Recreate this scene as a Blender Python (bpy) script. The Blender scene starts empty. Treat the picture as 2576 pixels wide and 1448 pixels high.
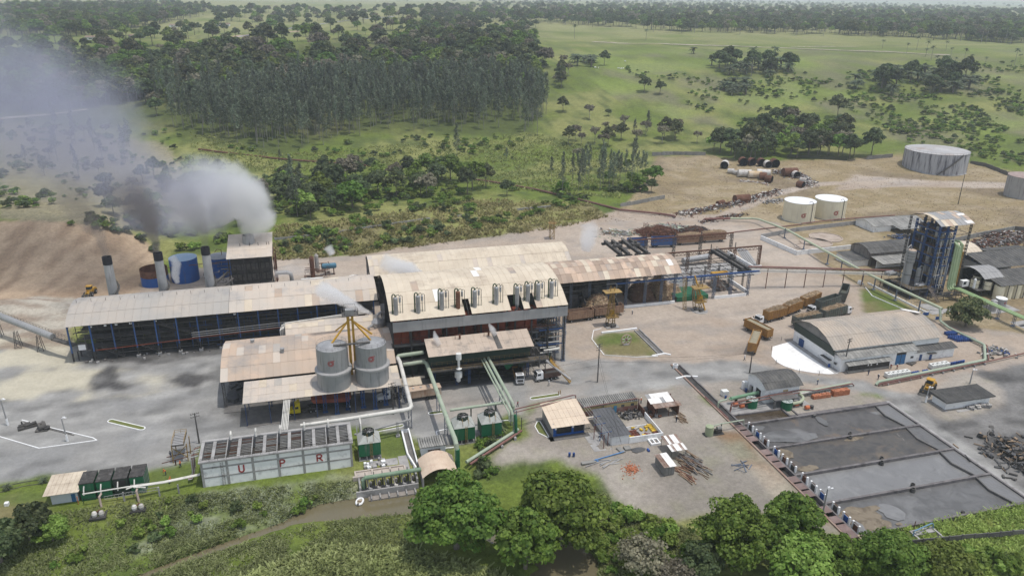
import bpy,math,random
import numpy as np
from mathutils import Vector,Matrix
R=math.radians
rnd=random.Random(7)
S=bpy.context.scene
FPX,CX,CY,CAMH=1899.0,1288.0,724.0,105.0
PITCH,ROLL,YAW=R(21.2),R(0.67),R(15.4)
CAM=np.array([29.04,-156.62,CAMH])
_r0=np.array([math.cos(YAW),-math.sin(YAW),0.]);_h=np.array([math.sin(YAW),math.cos(YAW),0.])
_u0=_h*math.sin(PITCH)+np.array([0,0,math.cos(PITCH)]);FW=_h*math.cos(PITCH)-np.array([0,0,math.sin(PITCH)])
UP=_u0*math.cos(ROLL)-_r0*math.sin(ROLL);RT=_r0*math.cos(ROLL)+_u0*math.sin(ROLL)
cd=bpy.data.cameras.new('camera');cam=bpy.data.objects.new('camera',cd);S.collection.objects.link(cam)
cd.sensor_width=36;cd.lens=36*FPX/2576;cd.clip_start=1;cd.clip_end=120000
m=Matrix.Identity(4)
for i in range(3):
 m[i][0],m[i][1],m[i][2],m[i][3]=RT[i],UP[i],-FW[i],CAM[i]
cam.matrix_world=m
S.camera=cam
SUNV=Vector((0.21,-0.11,1.0)).normalized()
W=bpy.data.worlds.new('World');S.world=W;W.use_nodes=True
nt=W.node_tree;bg=nt.nodes['Background']
sky=nt.nodes.new('ShaderNodeTexSky');sky.sky_type='NISHITA';sky.sun_disc=False
sky.sun_elevation=math.asin(SUNV.z);sky.sun_rotation=math.atan2(SUNV.x,SUNV.y)
sky.air_density=1.0;sky.dust_density=1.0;sky.ozone_density=1.0
hs=nt.nodes.new('ShaderNodeHueSaturation');hs.inputs['Saturation'].default_value=.5
nt.links.new(sky.outputs[0],hs.inputs['Color']);nt.links.new(hs.outputs[0],bg.inputs[0]);bg.inputs[1].default_value=0.15
sl=bpy.data.lights.new('sun','SUN');sl.energy=2.0;sl.angle=R(0.6);sl.color=(1.0,0.955,0.89)
so=bpy.data.objects.new('sun',sl);S.collection.objects.link(so)
so.rotation_euler=SUNV.to_track_quat('Z','Y').to_euler();so.location=(60,60,400)
S.view_settings.view_transform='Standard';S.view_settings.look='None'
S.view_settings.exposure=0.42;S.view_settings.gamma=1.0;S.view_settings.use_curve_mapping=False
S.render.engine='CYCLES'
cy=S.cycles
cy.use_denoising=True
cy.max_bounces=8;cy.diffuse_bounces=2;cy.glossy_bounces=2;cy.transmission_bounces=3;cy.transparent_max_bounces=6
cy.volume_bounces=4;cy.volume_step_rate=1.6;cy.volume_max_steps=96
def P(px,py,z=0.):
 d=FW*FPX+RT*(px-CX)-UP*(py-CY);return CAM+d*((z-CAMH)/d[2])
def Qa(v):
 v=np.asarray(v,float)-CAM;k=FPX/np.maximum(v@FW,1e-3)
 return CX+(v@RT)*k,CY-(v@UP)*k
def smooth(a,b,x):
 t=np.clip((np.asarray(x,float)-a)/(b-a),0,1);return t*t*(3-2*t)
def _hash(ix,iy,s):
 n=(ix.astype(np.int64)*374761393+iy.astype(np.int64)*668265263+s*974711)&0x7fffffff
 n=((n^(n>>13))*1274126177)&0x7fffffff
 return ((n^(n>>16))&0xffff)/65535.0
def vnoise(x,y,s=0):
 x=np.asarray(x,float);y=np.asarray(y,float)
 ix=np.floor(x);iy=np.floor(y);fx=x-ix;fy=y-iy
 fx=fx*fx*(3-2*fx);fy=fy*fy*(3-2*fy)
 a=_hash(ix,iy,s);b=_hash(ix+1,iy,s);c=_hash(ix,iy+1,s);d=_hash(ix+1,iy+1,s)
 return (a*(1-fx)+b*fx)*(1-fy)+(c*(1-fx)+d*fx)*fy
def fbm(x,y,s=0,o=4):
 t=0;a=.5
 for i in range(o):
  t=t+a*vnoise(np.asarray(x)*2**i,np.asarray(y)*2**i,s+i*17);a*=.5
 return t/(1-.5**o)
def in_poly(px,py,poly):
 inside=np.zeros(px.shape,bool);n=len(poly)
 for i in range(n):
  x1,y1=poly[i];x2,y2=poly[(i+1)%n]
  if y1==y2:continue
  c=((y1>py)!=(y2>py))&(px<(x2-x1)*(py-y1)/(y2-y1)+x1)
  inside^=c
 return inside
def seg_dist(x,y,pts):
 """distance to a polyline of (x, y, value) and the interpolated value at the nearest point"""
 best=np.full(np.shape(x),1e9);val=np.zeros(np.shape(x))
 for a,b in zip(pts[:-1],pts[1:]):
  dx,dy=b[0]-a[0],b[1]-a[1];L=dx*dx+dy*dy
  t=np.clip(((x-a[0])*dx+(y-a[1])*dy)/L,0,1)
  d=np.hypot(x-a[0]-t*dx,y-a[1]-t*dy);k=d<best
  best=np.where(k,d,best);val=np.where(k,a[2]+(b[2]-a[2])*t,val)
 return best,val
MATS={}
def srgb(h):
 c=[int(h[i:i+2],16)/255 for i in (0,2,4)]
 return tuple(x/12.92 if x<=.04045 else ((x+.055)/1.055)**2.4 for x in c)
def mat(name,col,col2=None,scale=.5,rough=.75,metal=0.,rand=0.,bump=0.,bscale=None,dirt=None,dscale=.25,damt=.5,streak=False,mid=(.35,.65)):
 """procedural paint / metal / masonry: two tones mixed by noise, per-object tone, stains with an outline of their own"""
 if name in MATS:return MATS[name]
 M=bpy.data.materials.new(name);MATS[name]=M;M.use_nodes=True
 t=M.node_tree;N=t.nodes;L=t.links;b=N['Principled BSDF']
 b.inputs['Roughness'].default_value=rough;b.inputs['Metallic'].default_value=metal
 b.inputs['Specular IOR Level'].default_value=.3
 col2=col2 or tuple(c*.78 for c in col)
 g=N.new('ShaderNodeNewGeometry')
 n=N.new('ShaderNodeTexNoise');n.inputs['Scale'].default_value=scale;n.inputs['Detail'].default_value=6;n.inputs['Roughness'].default_value=.62
 L.new(g.outputs['Position'],n.inputs['Vector'])
 r=N.new('ShaderNodeMapRange');r.inputs[1].default_value=mid[0];r.inputs[2].default_value=mid[1]
 L.new(n.outputs[0],r.inputs[0])
 mx=N.new('ShaderNodeMix');mx.data_type='RGBA';mx.inputs[6].default_value=(*col,1);mx.inputs[7].default_value=(*col2,1)
 L.new(r.outputs[0],mx.inputs[0]);out=mx.outputs[2]
 if rand:
  oi=N.new('ShaderNodeObjectInfo');rr=N.new('ShaderNodeMapRange')
  rr.inputs[3].default_value=1-rand;rr.inputs[4].default_value=1+rand*.6;L.new(oi.outputs['Random'],rr.inputs[0])
  hs=N.new('ShaderNodeHueSaturation');L.new(out,hs.inputs['Color']);L.new(rr.outputs[0],hs.inputs['Value']);out=hs.outputs[0]
 if dirt:
  d=N.new('ShaderNodeTexNoise');d.inputs['Scale'].default_value=dscale;d.inputs['Detail'].default_value=8;d.inputs['Roughness'].default_value=.7
  if streak:
   mp=N.new('ShaderNodeMapping');mp.inputs['Scale'].default_value=(4,4,.35);L.new(g.outputs['Position'],mp.inputs[0]);L.new(mp.outputs[0],d.inputs['Vector'])
  else:
   mp=N.new('ShaderNodeMapping');mp.inputs['Location'].default_value=(31,7,3);L.new(g.outputs['Position'],mp.inputs[0]);L.new(mp.outputs[0],d.inputs['Vector'])
  dr=N.new('ShaderNodeMapRange');dr.inputs[1].default_value=.66-.3*damt;dr.inputs[2].default_value=.8-.22*damt
  L.new(d.outputs[0],dr.inputs[0])
  m2=N.new('ShaderNodeMix');m2.data_type='RGBA';L.new(dr.outputs[0],m2.inputs[0]);L.new(out,m2.inputs[6]);m2.inputs[7].default_value=(*dirt,1);out=m2.outputs[2]
 L.new(out,b.inputs['Base Color'])
 if bump:
  bn=N.new('ShaderNodeTexNoise');bn.inputs['Scale'].default_value=bscale or scale*4;bn.inputs['Detail'].default_value=5
  L.new(g.outputs['Position'],bn.inputs['Vector'])
  bp=N.new('ShaderNodeBump');bp.inputs['Strength'].default_value=bump;bp.inputs['Distance'].default_value=.2
  L.new(bn.outputs[0],bp.inputs['Height']);L.new(bp.outputs[0],b.inputs['Normal'])
 return M
SOOT=(.035,.032,.03);RUST=(.13,.055,.03)
def c(h,k=1.):return tuple(x*k for x in srgb(h))
roof_cream=mat('roof_cream',(.62,.54,.42),(.52,.44,.335),.12,.6,rand=.045,dirt=(.36,.29,.22),dscale=.10,damt=.38)
roof_tan=mat('roof_tan',(.50,.37,.27),(.42,.34,.27),.08,.65,rand=.06,dirt=(.27,.25,.23),dscale=.06,damt=.5)
roof_grey=mat('roof_grey',(.34,.325,.30),(.42,.37,.315),.05,.6,rand=.03,dirt=(.26,.25,.24),dscale=.09,damt=.45)
roof_patch=mat('roof_patch',(.50,.37,.27),(.42,.32,.25),.3,.65,rand=.36,dirt=(.25,.2,.17),dscale=.2,damt=.4)
roof_pale=mat('roof_pale',(.47,.42,.36),(.52,.44,.36),.1,.6,rand=.035,dirt=(.33,.31,.29),dscale=.12,damt=.45)
roof_white=mat('roof_white',(.82,.80,.76),(.7,.67,.62),.3,.5,rand=.1)
fibre=mat('fibre_cement',(.085,.083,.08),(.125,.12,.11),.3,.9,rand=.16,dirt=(.05,.05,.05),dscale=.3,damt=.5)
fibre_pale=mat('fibre_cement_pale',(.30,.29,.265),(.22,.215,.20),.35,.9,rand=.22,dirt=(.12,.12,.115),dscale=.4,damt=.45)
fascia=mat('fascia_grey',(.33,.325,.315),(.28,.275,.27),.2,.55,rand=.08,dirt=(.22,.215,.21),dscale=.25,damt=.4,streak=True)
white_wall=mat('white_wall',(.82,.82,.80),(.72,.72,.70),.35,.85,rand=.04,dirt=(.42,.41,.40),dscale=.35,damt=.4)
lime=mat('lime_wash',(.84,.84,.82),(.74,.73,.71),.25,.9,rand=.05,dirt=(.55,.53,.5),dscale=.2,damt=.3)
cream_paint=mat('cream_paint',(.72,.66,.49),(.64,.58,.43),.2,.55,dirt=(.5,.44,.33),dscale=.3,damt=.3,streak=True)
steel=mat('steel_grey',(.40,.40,.40),(.31,.31,.31),.4,.45,.35,rand=.08,dirt=(.2,.19,.18),dscale=.3,damt=.4,streak=True)
silo_grey=mat('silo_grey',(.335,.335,.33),(.28,.28,.275),.15,.55,.2,dirt=(.17,.17,.165),dscale=.35,damt=.45,streak=True)
concrete=mat('concrete',(.36,.35,.335),(.27,.26,.25),.4,.9,rand=.06,dirt=(.15,.145,.14),dscale=.4,damt=.45)
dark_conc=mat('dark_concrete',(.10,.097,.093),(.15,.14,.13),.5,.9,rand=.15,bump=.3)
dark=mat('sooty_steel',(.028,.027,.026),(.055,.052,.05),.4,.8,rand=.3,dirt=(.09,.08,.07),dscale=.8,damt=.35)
dark2=mat('dusty_steel',(.075,.072,.068),(.12,.11,.10),.6,.8,rand=.3,dirt=(.03,.03,.03),dscale=.6,damt=.5)
blue_steel=mat('blue_steel',(.028,.075,.215),(.04,.085,.19),.7,.6,rand=.2,dirt=(.10,.10,.11),dscale=.5,damt=.4)
blue_grey=mat('blue_grey_steel',(.11,.14,.20),(.16,.175,.20),.6,.65,rand=.15,dirt=(.08,.08,.085),dscale=.5,damt=.4)
blue_paint=mat('blue_paint',(.018,.095,.33),(.014,.07,.25),.2,.5,dirt=(.08,.09,.13),dscale=.3,damt=.35,streak=True)
rust=mat('rust',(.105,.045,.028),(.17,.085,.055),.6,.9,rand=.25,dirt=(.04,.025,.02),dscale=.7,damt=.45)
rust_red=mat('rust_red',(.20,.045,.022),(.12,.028,.016),.5,.8,rand=.2,dirt=(.045,.02,.015),dscale=.5,damt=.4)
pipe_green=mat('pipe_green',(.30,.36,.26),(.36,.40,.31),.4,.55,rand=.05,dirt=(.24,.25,.21),dscale=.4,damt=.4)
pipe_bright=mat('pipe_bright_green',(.23,.34,.15),(.29,.38,.2),.4,.55,rand=.05)
pipe_cream=mat('pipe_cream',(.62,.60,.54),(.52,.50,.46),.3,.6,dirt=(.33,.33,.31),dscale=.3,damt=.4)
pipe_rust=mat('pipe_rust',(.16,.075,.065),(.21,.11,.09),.5,.8,rand=.15)
green_paint=mat('green_paint',(.012,.125,.055),(.016,.10,.048),.3,.55,rand=.08,dirt=(.12,.15,.12),dscale=.3,damt=.3,streak=True)
green_dark=mat('green_dark',(.018,.035,.026),(.03,.045,.035),.5,.7,rand=.2)
yellow=mat('yellow_paint',(.50,.28,.03),(.40,.22,.03),.4,.55,rand=.1,dirt=(.22,.14,.05),dscale=.5,damt=.4)
yellow_dull=mat('yellow_dull',(.36,.24,.075),(.26,.165,.06),.5,.7,rand=.1,dirt=(.12,.08,.05),dscale=.6,damt=.5)
yellow_car=mat('yellow_lacquer',(.62,.50,.02),(.55,.44,.02),.6,.35)
white_paint=mat('white_paint',(.80,.80,.79),(.7,.7,.69),.5,.4,rand=.05)
orange_trailer=mat('orange_trailer',(.36,.19,.055),(.28,.145,.045),.5,.65,rand=.12,dirt=(.18,.10,.05),dscale=.5,damt=.45)
tan_trailer=mat('tan_trailer',(.31,.20,.13),(.25,.155,.10),.5,.75,rand=.1,dirt=(.15,.085,.055),dscale=.6,damt=.5)
green_trailer=mat('green_trailer',(.085,.10,.085),(.12,.13,.11),.5,.7,rand=.1,dirt=(.10,.07,.055),dscale=.6,damt=.45)
blue_trailer=mat('blue_trailer',(.03,.09,.27),(.05,.10,.22),.5,.65,dirt=(.13,.12,.12),dscale=.5,damt=.4)
rubber=mat('rubber',(.022,.022,.022),(.05,.048,.045),.8,.9)
glass_dark=mat('dark_glass',(.02,.025,.03),(.03,.035,.04),.5,.12)
cane=mat('cane',(.40,.30,.19),(.24,.165,.10),1.6,.9,rand=.2,bump=.6,bscale=3)
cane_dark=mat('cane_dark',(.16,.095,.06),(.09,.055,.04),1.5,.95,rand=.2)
bagasse=mat('bagasse_load',(.30,.265,.18),(.24,.21,.15),1.2,.95,bump=.6,bscale=3)
brick_m=mat('clay_brick',(.42,.165,.085),(.34,.125,.065),1.2,.9,rand=.3)
sheet_rust=mat('rusty_sheet',(.36,.30,.26),(.21,.12,.08),.5,.7,rand=.3,dirt=(.13,.06,.035),dscale=.7,damt=.5)
scrap_white=mat('scrap_white',(.62,.60,.56),(.45,.42,.38),.5,.7,rand=.3,dirt=(.2,.1,.06),dscale=.8,damt=.45)
scrap_grey=mat('scrap_grey',(.25,.245,.24),(.15,.14,.135),.8,.7,rand=.4)
wood=mat('timber',(.30,.22,.15),(.22,.155,.10),.9,.85,rand=.25)
skin=mat('skin',(.20,.11,.07),rough=.6)
cl_blue=mat('cloth_navy',(.03,.045,.09),rough=.9)
cl_red=mat('cloth_red',(.24,.04,.035),rough=.9)
cl_orange=mat('cloth_orange',(.62,.16,.05),rough=.9)
cl_white=mat('cloth_white',(.6,.6,.6),rough=.9)
hat_white=mat('helmet_white',(.8,.8,.78),rough=.4)
hat_yellow=mat('helmet_yellow',(.75,.55,.12),rough=.4)
red_mark=mat('red_mark',(.36,.055,.05),(.30,.05,.045),.8,.7)
ibc_white=mat('plastic_white',(.70,.70,.66),(.6,.6,.56),1,.5)
drum_yellow=mat('drum_yellow',(.68,.46,.04),(.58,.38,.04),1,.5,rand=.25)
drum_blue=mat('drum_blue',(.03,.08,.26),(.025,.06,.2),1,.5,rand=.3)
drum_rust=mat('drum_rust',(.20,.06,.035),(.14,.05,.035),1,.7,rand=.3)
blue_door=mat('blue_door',(.05,.16,.33),(.04,.13,.27),1,.6)
tarp=mat('grey_tarp',(.07,.07,.072),(.1,.1,.1),.8,.7)
class MB:
 def __init__(s):s.v=[];s.f=[];s.m=[]
 def add(s,vs,fs,mi=0):
  o=len(s.v);s.v.extend(vs);s.f.extend([tuple(i+o for i in f) for f in fs]);s.m.extend([mi]*len(fs));return s
 def hexa(s,p,mi=0):
  return s.add(p,[(0,3,2,1),(4,5,6,7),(0,1,5,4),(1,2,6,5),(2,3,7,6),(3,0,4,7)],mi)
 def box(s,x0,x1,y0,y1,z0,z1,mi=0):
  return s.hexa([(x0,y0,z0),(x1,y0,z0),(x1,y1,z0),(x0,y1,z0),(x0,y0,z1),(x1,y0,z1),(x1,y1,z1),(x0,y1,z1)],mi)
 def obox(s,c,sx,sy,sz,rz=0.,rx=0.,mi=0):
  M=Matrix.Rotation(rz,3,'Z')@Matrix.Rotation(rx,3,'X');C=Vector(c)
  return s.hexa([tuple(C+M@Vector((a*sx/2,b*sy/2,d*sz/2))) for d in (-1,1) for a,b in ((-1,-1),(1,-1),(1,1),(-1,1))],mi)
 def beam(s,p,q,w,h=None,mi=0):
  h=h or w;p=Vector(p);q=Vector(q);d=(q-p)
  if d.length<1e-6:return s
  d.normalize();a=Vector((0,0,1)) if abs(d.z)<.9 else Vector((1,0,0))
  x=d.cross(a).normalized()*w/2;y=x.cross(d).normalized()*h/2
  return s.hexa([tuple(k+i*x+j*y) for k in (p,q) for i,j in ((-1,-1),(1,-1),(1,1),(-1,1))],mi)
 def tube(s,pts,r,n=8,cap=True,mi=0):
  pts=[Vector(p) for p in pts];rs=r if isinstance(r,(list,tuple)) else [r]*len(pts)
  T=[]
  for i in range(len(pts)):
   a=pts[max(i-1,0)];b=pts[min(i+1,len(pts)-1)];T.append((b-a).normalized())
  ref=Vector((0,0,1)) if abs(T[0].z)<.9 else Vector((1,0,0))
  X=T[0].cross(ref).normalized();vs=[];
  for i,p in enumerate(pts):
   X=(X-T[i]*X.dot(T[i]))
   X=X.normalized() if X.length>1e-6 else T[i].orthogonal().normalized()
   Y=T[i].cross(X)
   for k in range(n):
    a=2*math.pi*k/n;vs.append(tuple(p+(X*math.cos(a)+Y*math.sin(a))*rs[i]))
  fs=[(i*n+k,i*n+(k+1)%n,(i+1)*n+(k+1)%n,(i+1)*n+k) for i in range(len(pts)-1) for k in range(n)]
  if cap:fs+=[tuple(range(n-1,-1,-1)),tuple(range((len(pts)-1)*n,len(pts)*n))]
  return s.add(vs,fs,mi)
 def lathe(s,prof,c=(0,0,0),n=20,mi=0,cap0=True,cap1=True):
  vs=[];fs=[]
  for r,z in prof:
   for k in range(n):
    a=2*math.pi*k/n;vs.append((c[0]+r*math.cos(a),c[1]+r*math.sin(a),c[2]+z))
  for i in range(len(prof)-1):
   for k in range(n):fs.append((i*n+k,i*n+(k+1)%n,(i+1)*n+(k+1)%n,(i+1)*n+k))
  if cap0:fs.append(tuple(range(n-1,-1,-1)))
  if cap1:fs.append(tuple(range((len(prof)-1)*n,len(prof)*n)))
  return s.add(vs,fs,mi)
 def plate(s,poly,t,mi=0):
  """flat polygon (any plane) thickened downwards by t"""
  n=len(poly);lo=[(p[0],p[1],p[2]-t) for p in poly]
  return s.add(list(poly)+lo,[tuple(range(n)),tuple(range(2*n-1,n-1,-1))]+[(i,i+n,(i+1)%n+n,(i+1)%n) for i in range(n)],mi)
 def wall(s,poly,n,t,mi=0):
  """flat upright polygon thickened by t along n"""
  k=len(poly);N=Vector(n)*t;b=[tuple(Vector(p)+N) for p in poly]
  return s.add(list(poly)+b,[tuple(range(k)),tuple(range(2*k-1,k-1,-1))]+[(i,i+k,(i+1)%k+k,(i+1)%k) for i in range(k)],mi)
 def lattice(s,p,q,w,bar=.09,step=None,mi=0):
  """four chords with zig-zag lacing"""
  p=Vector(p);q=Vector(q);d=q-p;L=d.length;d.normalize()
  a=Vector((0,0,1)) if abs(d.z)<.9 else Vector((1,0,0));x=d.cross(a).normalized()*w/2;y=x.cross(d).normalized()*w/2
  cs=[x+y,x-y,-x-y,-x+y];k=max(2,int(L/(step or w*1.1)))
  for e in cs:s.beam(p+e,q+e,bar,bar,mi)
  for f in range(4):
   for i in range(k):
    e0,e1=(cs[f],cs[(f+1)%4]) if i%2==0 else (cs[(f+1)%4],cs[f])
    s.beam(p+d*(L*i/k)+e0,p+d*(L*(i+1)/k)+e1,bar*.6,bar*.6,mi)
  return s
 def truss(s,p,q,h,bar=.12,step=None,mi=0):
  """upright flat truss below the line p-q"""
  p=Vector(p);q=Vector(q);dn=Vector((0,0,-h));k=max(2,int((q-p).length/(step or h)))
  s.beam(p,q,bar*1.5,bar*1.8,mi);s.beam(p+dn,q+dn,bar,bar,mi)
  for i in range(k):
   a=p+(q-p)*(i/k);b=p+(q-p)*((i+.5)/k);e=p+(q-p)*((i+1)/k)
   s.beam(a+dn,b,bar*.7,bar*.7,mi);s.beam(b,e+dn,bar*.7,bar*.7,mi)
  return s
 def rail(s,pts,h=1.0,bar=.05,step=1.6,mi=0):
  for p,q in zip(pts[:-1],pts[1:]):
   p=Vector(p);q=Vector(q);k=max(1,int((q-p).length/step))
   for z in (h,h*.5):s.beam(p+Vector((0,0,z)),q+Vector((0,0,z)),bar,bar,mi)
   for i in range(k+1):
    a=p+(q-p)*(i/k);s.beam(a,a+Vector((0,0,h)),bar,bar,mi)
  return s
 def mesh(s,name,mats,off=(0,0,0),smooth=False):
  me=bpy.data.meshes.new(name);o=Vector(off)
  me.from_pydata([(a[0]-o[0],a[1]-o[1],a[2]-o[2]) for a in s.v],[],s.f)
  mats=mats if isinstance(mats,(list,tuple)) else [mats]
  for k in mats:me.materials.append(k)
  if len(mats)>1:me.polygons.foreach_set('material_index',s.m)
  if smooth:me.polygons.foreach_set('use_smooth',[True]*len(me.polygons))
  me.update();return me
 def obj(s,name,mats,parent=None,smooth=False,kind=None,label=None):
  off=wloc(parent) if parent else (0,0,0)
  o=bpy.data.objects.new(name,s.mesh(name,mats,off,smooth));LINK(o)
  if parent:o.parent=parent
  if kind:o['kind']=kind
  if label:o['label']=label
  return o
LINK=S.collection.objects.link
def wloc(o):
 v=Vector(o.location)
 while o.parent:o=o.parent;v+=Vector(o.location)
 return v
def thing(name,label,cat,loc=(0,0,0),group=None,rz=0.):
 o=bpy.data.objects.new(name,None);LINK(o);o.location=loc;o.rotation_euler=(0,0,rz);o.empty_display_size=.5
 o['label']=label;o['category']=cat
 if group:o['group']=group
 return o
def tag(o,label,cat,group=None):
 o['label']=label;o['category']=cat
 if group:o['group']=group
 return o
def single(mb,name,mats,label,cat,loc,group=None,smooth=False):
 """a thing that is one mesh, its origin at loc"""
 o=bpy.data.objects.new(name,mb.mesh(name,mats,loc,smooth));LINK(o);o.location=loc
 return tag(o,label,cat,group)
def struct(o):o['kind']='structure';return o
KIDS={}
def copy_tree(o,parent=None):
 n=o.copy();LINK(n)
 if parent:n.parent=parent
 if not KIDS.get(o.name):
  KIDS[o.name]=list(o.children)
 for ch in KIDS[o.name]:copy_tree(ch,n)
 return n
def place(proto,loc,rz=0.,label=None,used=set(),scale=None,group=None):
 """first use moves the prototype itself, later uses copy it with its parts"""
 o=copy_tree(proto) if proto.name in used else proto
 used.add(proto.name);o.location=loc;o.rotation_euler=(0,0,rz)
 if label:o['label']=label
 if group:o['group']=group
 if scale:o.scale=scale if isinstance(scale,(tuple,list)) else (scale,)*3
 return o
def piece(name,me,parent,loc,rot=(0,0,0),m=None):
 """one of many alike pieces sharing a mesh; loc in world metres"""
 o=bpy.data.objects.new(name,me);LINK(o);o.parent=parent;o.location=Vector(loc)-wloc(parent);o.rotation_euler=rot
 if m:
  o.material_slots[0].link='OBJECT';o.material_slots[0].material=m
 return o
def arc(v0,z0,v1,z1,rise,n):
 return [(v0+(v1-v0)*t,z0+(z1-z0)*t+rise*4*t*(1-t)) for t in [i/n for i in range(n+1)]]
def sheet_roof(parent,u0,u1,prof,pitch,m,alt=(),axis='x',skip=None,name='roof_sheet',t=.05,jit=.012,sub=2):
 """metal roof of single sheets: prof is the section as (v, z) from eave to eave, one row of sheets per leg"""
 n=max(1,round((u1-u0)/pitch));w=(u1-u0)/n
 for i in range(len(prof)-1):
  (a,za),(b,zb)=prof[i],prof[i+1]
  up=zb>za
  d=Vector((0,b-a,zb-za));ln=d.length;d.normalize()
  e=d*.14;mid=Vector((0,(a+b)/2,(za+zb)/2))
  A=Vector((0,a,za))-e*(1 if up else .0)-mid;B=Vector((0,b,zb))+e*(0 if up else 1.)-mid
  nz=Vector((0,-d.z,d.y));
  if nz.z<0:nz=-nz
  lift=.045;lo=(A,B) if up else (B,A)
  mb=MB();hw=w/2-.015
  P0=lo[0]+nz*lift;P1=lo[1];P1b=P1-nz*t;P0b=P0-nz*t
  def X(x,p):return (x,p.y,p.z) if axis=='x' else (p.y,-x,p.z)
  mb.hexa([X(-hw,P0b),X(hw,P0b),X(hw,P1b),X(-hw,P1b),X(-hw,P0),X(hw,P0),X(hw,P1),X(-hw,P1)])
  mb.hexa([X(hw-.07,P0),X(hw+.02,P0),X(hw+.02,P1),X(hw-.07,P1),X(hw-.07,P0+nz*.06),X(hw+.02,P0+nz*.06),X(hw+.02,P1+nz*.06),X(hw-.07,P1+nz*.06)])
  me=mb.mesh(name,m)
  for k in range(n):
   u=u0+w*(k+.5)
   if skip and skip(i,u):continue
   mm=None
   for am,pr in alt:
    if rnd.random()<pr:mm=am
   dz=rnd.uniform(-jit,jit)
   loc=(u,mid.y,mid.z+dz) if axis=='x' else (mid.y,-u,mid.z+dz)
   piece(name,me,parent,loc,m=mm)
RIVER=[(300,1475,.15),(420,1425,.25),(520,1388,.3),(640,1345,.3),(720,1318,.4),(760,1300,1.6),(810,1288,2.7),(900,1276,3.2),(1000,1266,3.6),(1075,1262,3.8),(1180,1290,4.0),(1290,1345,4.5),(1380,1385,4.8),(1440,1420,5.2),(1410,1470,6.5),(1390,1540,8)]
RIV=[(*P(a,b,-2.3)[:2],w) for a,b,w in RIVER]
WATER_Z=-2.3
def fieldXY(u,v):
 du=np.asarray(u,float)-CAM[0];dv=np.asarray(v,float)-CAM[1]
 return du*math.cos(YAW)-dv*math.sin(YAW),du*math.sin(YAW)+dv*math.cos(YAW)
def height(u,v):
 u=np.asarray(u,float);v=np.asarray(v,float);X,Y=fieldXY(u,v)
 h=46*smooth(470,960,Y)+12*smooth(1000,2600,Y)
 far=smooth(360,640,Y)
 h=h+far*(6.5*(fbm(X/150,Y/120,3,3)-.5)+3.5*(fbm(X/45,Y/40,9,3)-.5))
 h=h+smooth(1050,1350,Y)*7*(fbm(X/260,Y/200,21,3)-.5)
 mx=smooth(-330,-290,X)*(1-smooth(-190,-150,X))
 my=smooth(266,318,Y)*(1-.55*smooth(335,380,Y))
 h=h+13*mx*my*(.85+.3*fbm(X/14,Y/14,5,3))
 pil=(1-smooth(0,1,np.hypot((X+178)/26,(Y-245)/11)))*3.0+(1-smooth(0,1,np.hypot((X+205)/20,(Y-236)/8)))*2.5
 h=h+pil*(.5+fbm(X/5,Y/5,8,3))
 h=h+3.2*smooth(318,345,Y)*smooth(-150,-110,X)*(1-smooth(30,70,X))*(1-smooth(380,470,Y))
 h=h+2.5*smooth(200,290,v)*smooth(255,330,u)*(1-smooth(650,900,Y))
 low=1-smooth(66,92,u+.75*(v+10))
 h=h-1.5*smooth(-3,-9,v)*low-1.0*smooth(-38,-50,v)*(1-low)*(1-smooth(118,128,u))
 near=np.hypot(u-40,v+25)<190
 d,w=seg_dist(u,v,RIV)
 carve=smooth(w+1.6,w*.8,d)
 tgt=WATER_Z-.7
 h=np.where(near,h*(1-carve)+tgt*carve,h)
 plant=smooth(-6,4,v)*(1-smooth(150,190,v))*smooth(-60,-40,u)*(1-smooth(300,330,u))
 pond=smooth(126,131,u)*(1-smooth(182,187,u))*smooth(-57,-52,v)
 plant=np.maximum(plant,pond)
 h=h+(1-plant)*(.35*(fbm(u/6,v/6,31,3)-.5)+.25*(fbm(u/1.7,v/1.7,33,2)-.5))
 return h
def hz(u,v):return float(height(np.array([u]),np.array([v]))[0])
def PT(px,py,z=0.):
 """where the line of sight through a picture point meets the land"""
 d=FW*FPX+RT*(px-CX)-UP*(py-CY);d=d/np.linalg.norm(d)
 t=np.concatenate([np.arange(90,700,3.),np.arange(700,9000,12.)])
 q=CAM[None]+d[None]*t[:,None]
 k=np.nonzero(q[:,2]<height(q[:,0],q[:,1])+z)[0]
 i=k[0] if len(k) else len(t)-1
 a,b=(t[i-1] if i else t[0]),t[i]
 for _ in range(12):
  m=(a+b)/2;q=CAM+d*m
  if q[2]<hz(q[0],q[1])+z:b=m
  else:a=m
 q=CAM+d*b;return np.array([q[0],q[1],q[2]])
def PTs(pts):
 """the same for many points at once"""
 pts=np.asarray(pts,float)
 d=FW[None]*FPX+RT[None]*(pts[:,:1]-CX)-UP[None]*(pts[:,1:2]-CY);d=d/np.linalg.norm(d,axis=1)[:,None]
 t=np.full(len(pts),90.);live=np.ones(len(pts),bool)
 for _ in range(420):
  q=CAM+d*t[:,None];g=q[:,2]-height(q[:,0],q[:,1])
  live=g>.15
  if not live.any() or _>400:break
  t=np.where(live,t+np.clip(g*.8/np.maximum(-d[:,2],.03),.3,60)*.6,t)
 q=CAM+d*t[:,None];q[:,2]=height(q[:,0],q[:,1]);return q
def axis_pts(a,b,st,lo,hi,g):
 mid=list(np.arange(a,b+.01,st));x=b;s=st;hi_l=[]
 while x<hi:s*=g;x+=s;hi_l.append(x)
 x=a;s=st;lo_l=[]
 while x>lo:s*=g;x-=s;lo_l.append(x)
 return np.array(lo_l[::-1]+mid+hi_l)
us=axis_pts(-150,300,1.25,-26000,42000,1.03);vs=axis_pts(-70,230,1.25,-230,60000,1.03)
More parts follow.
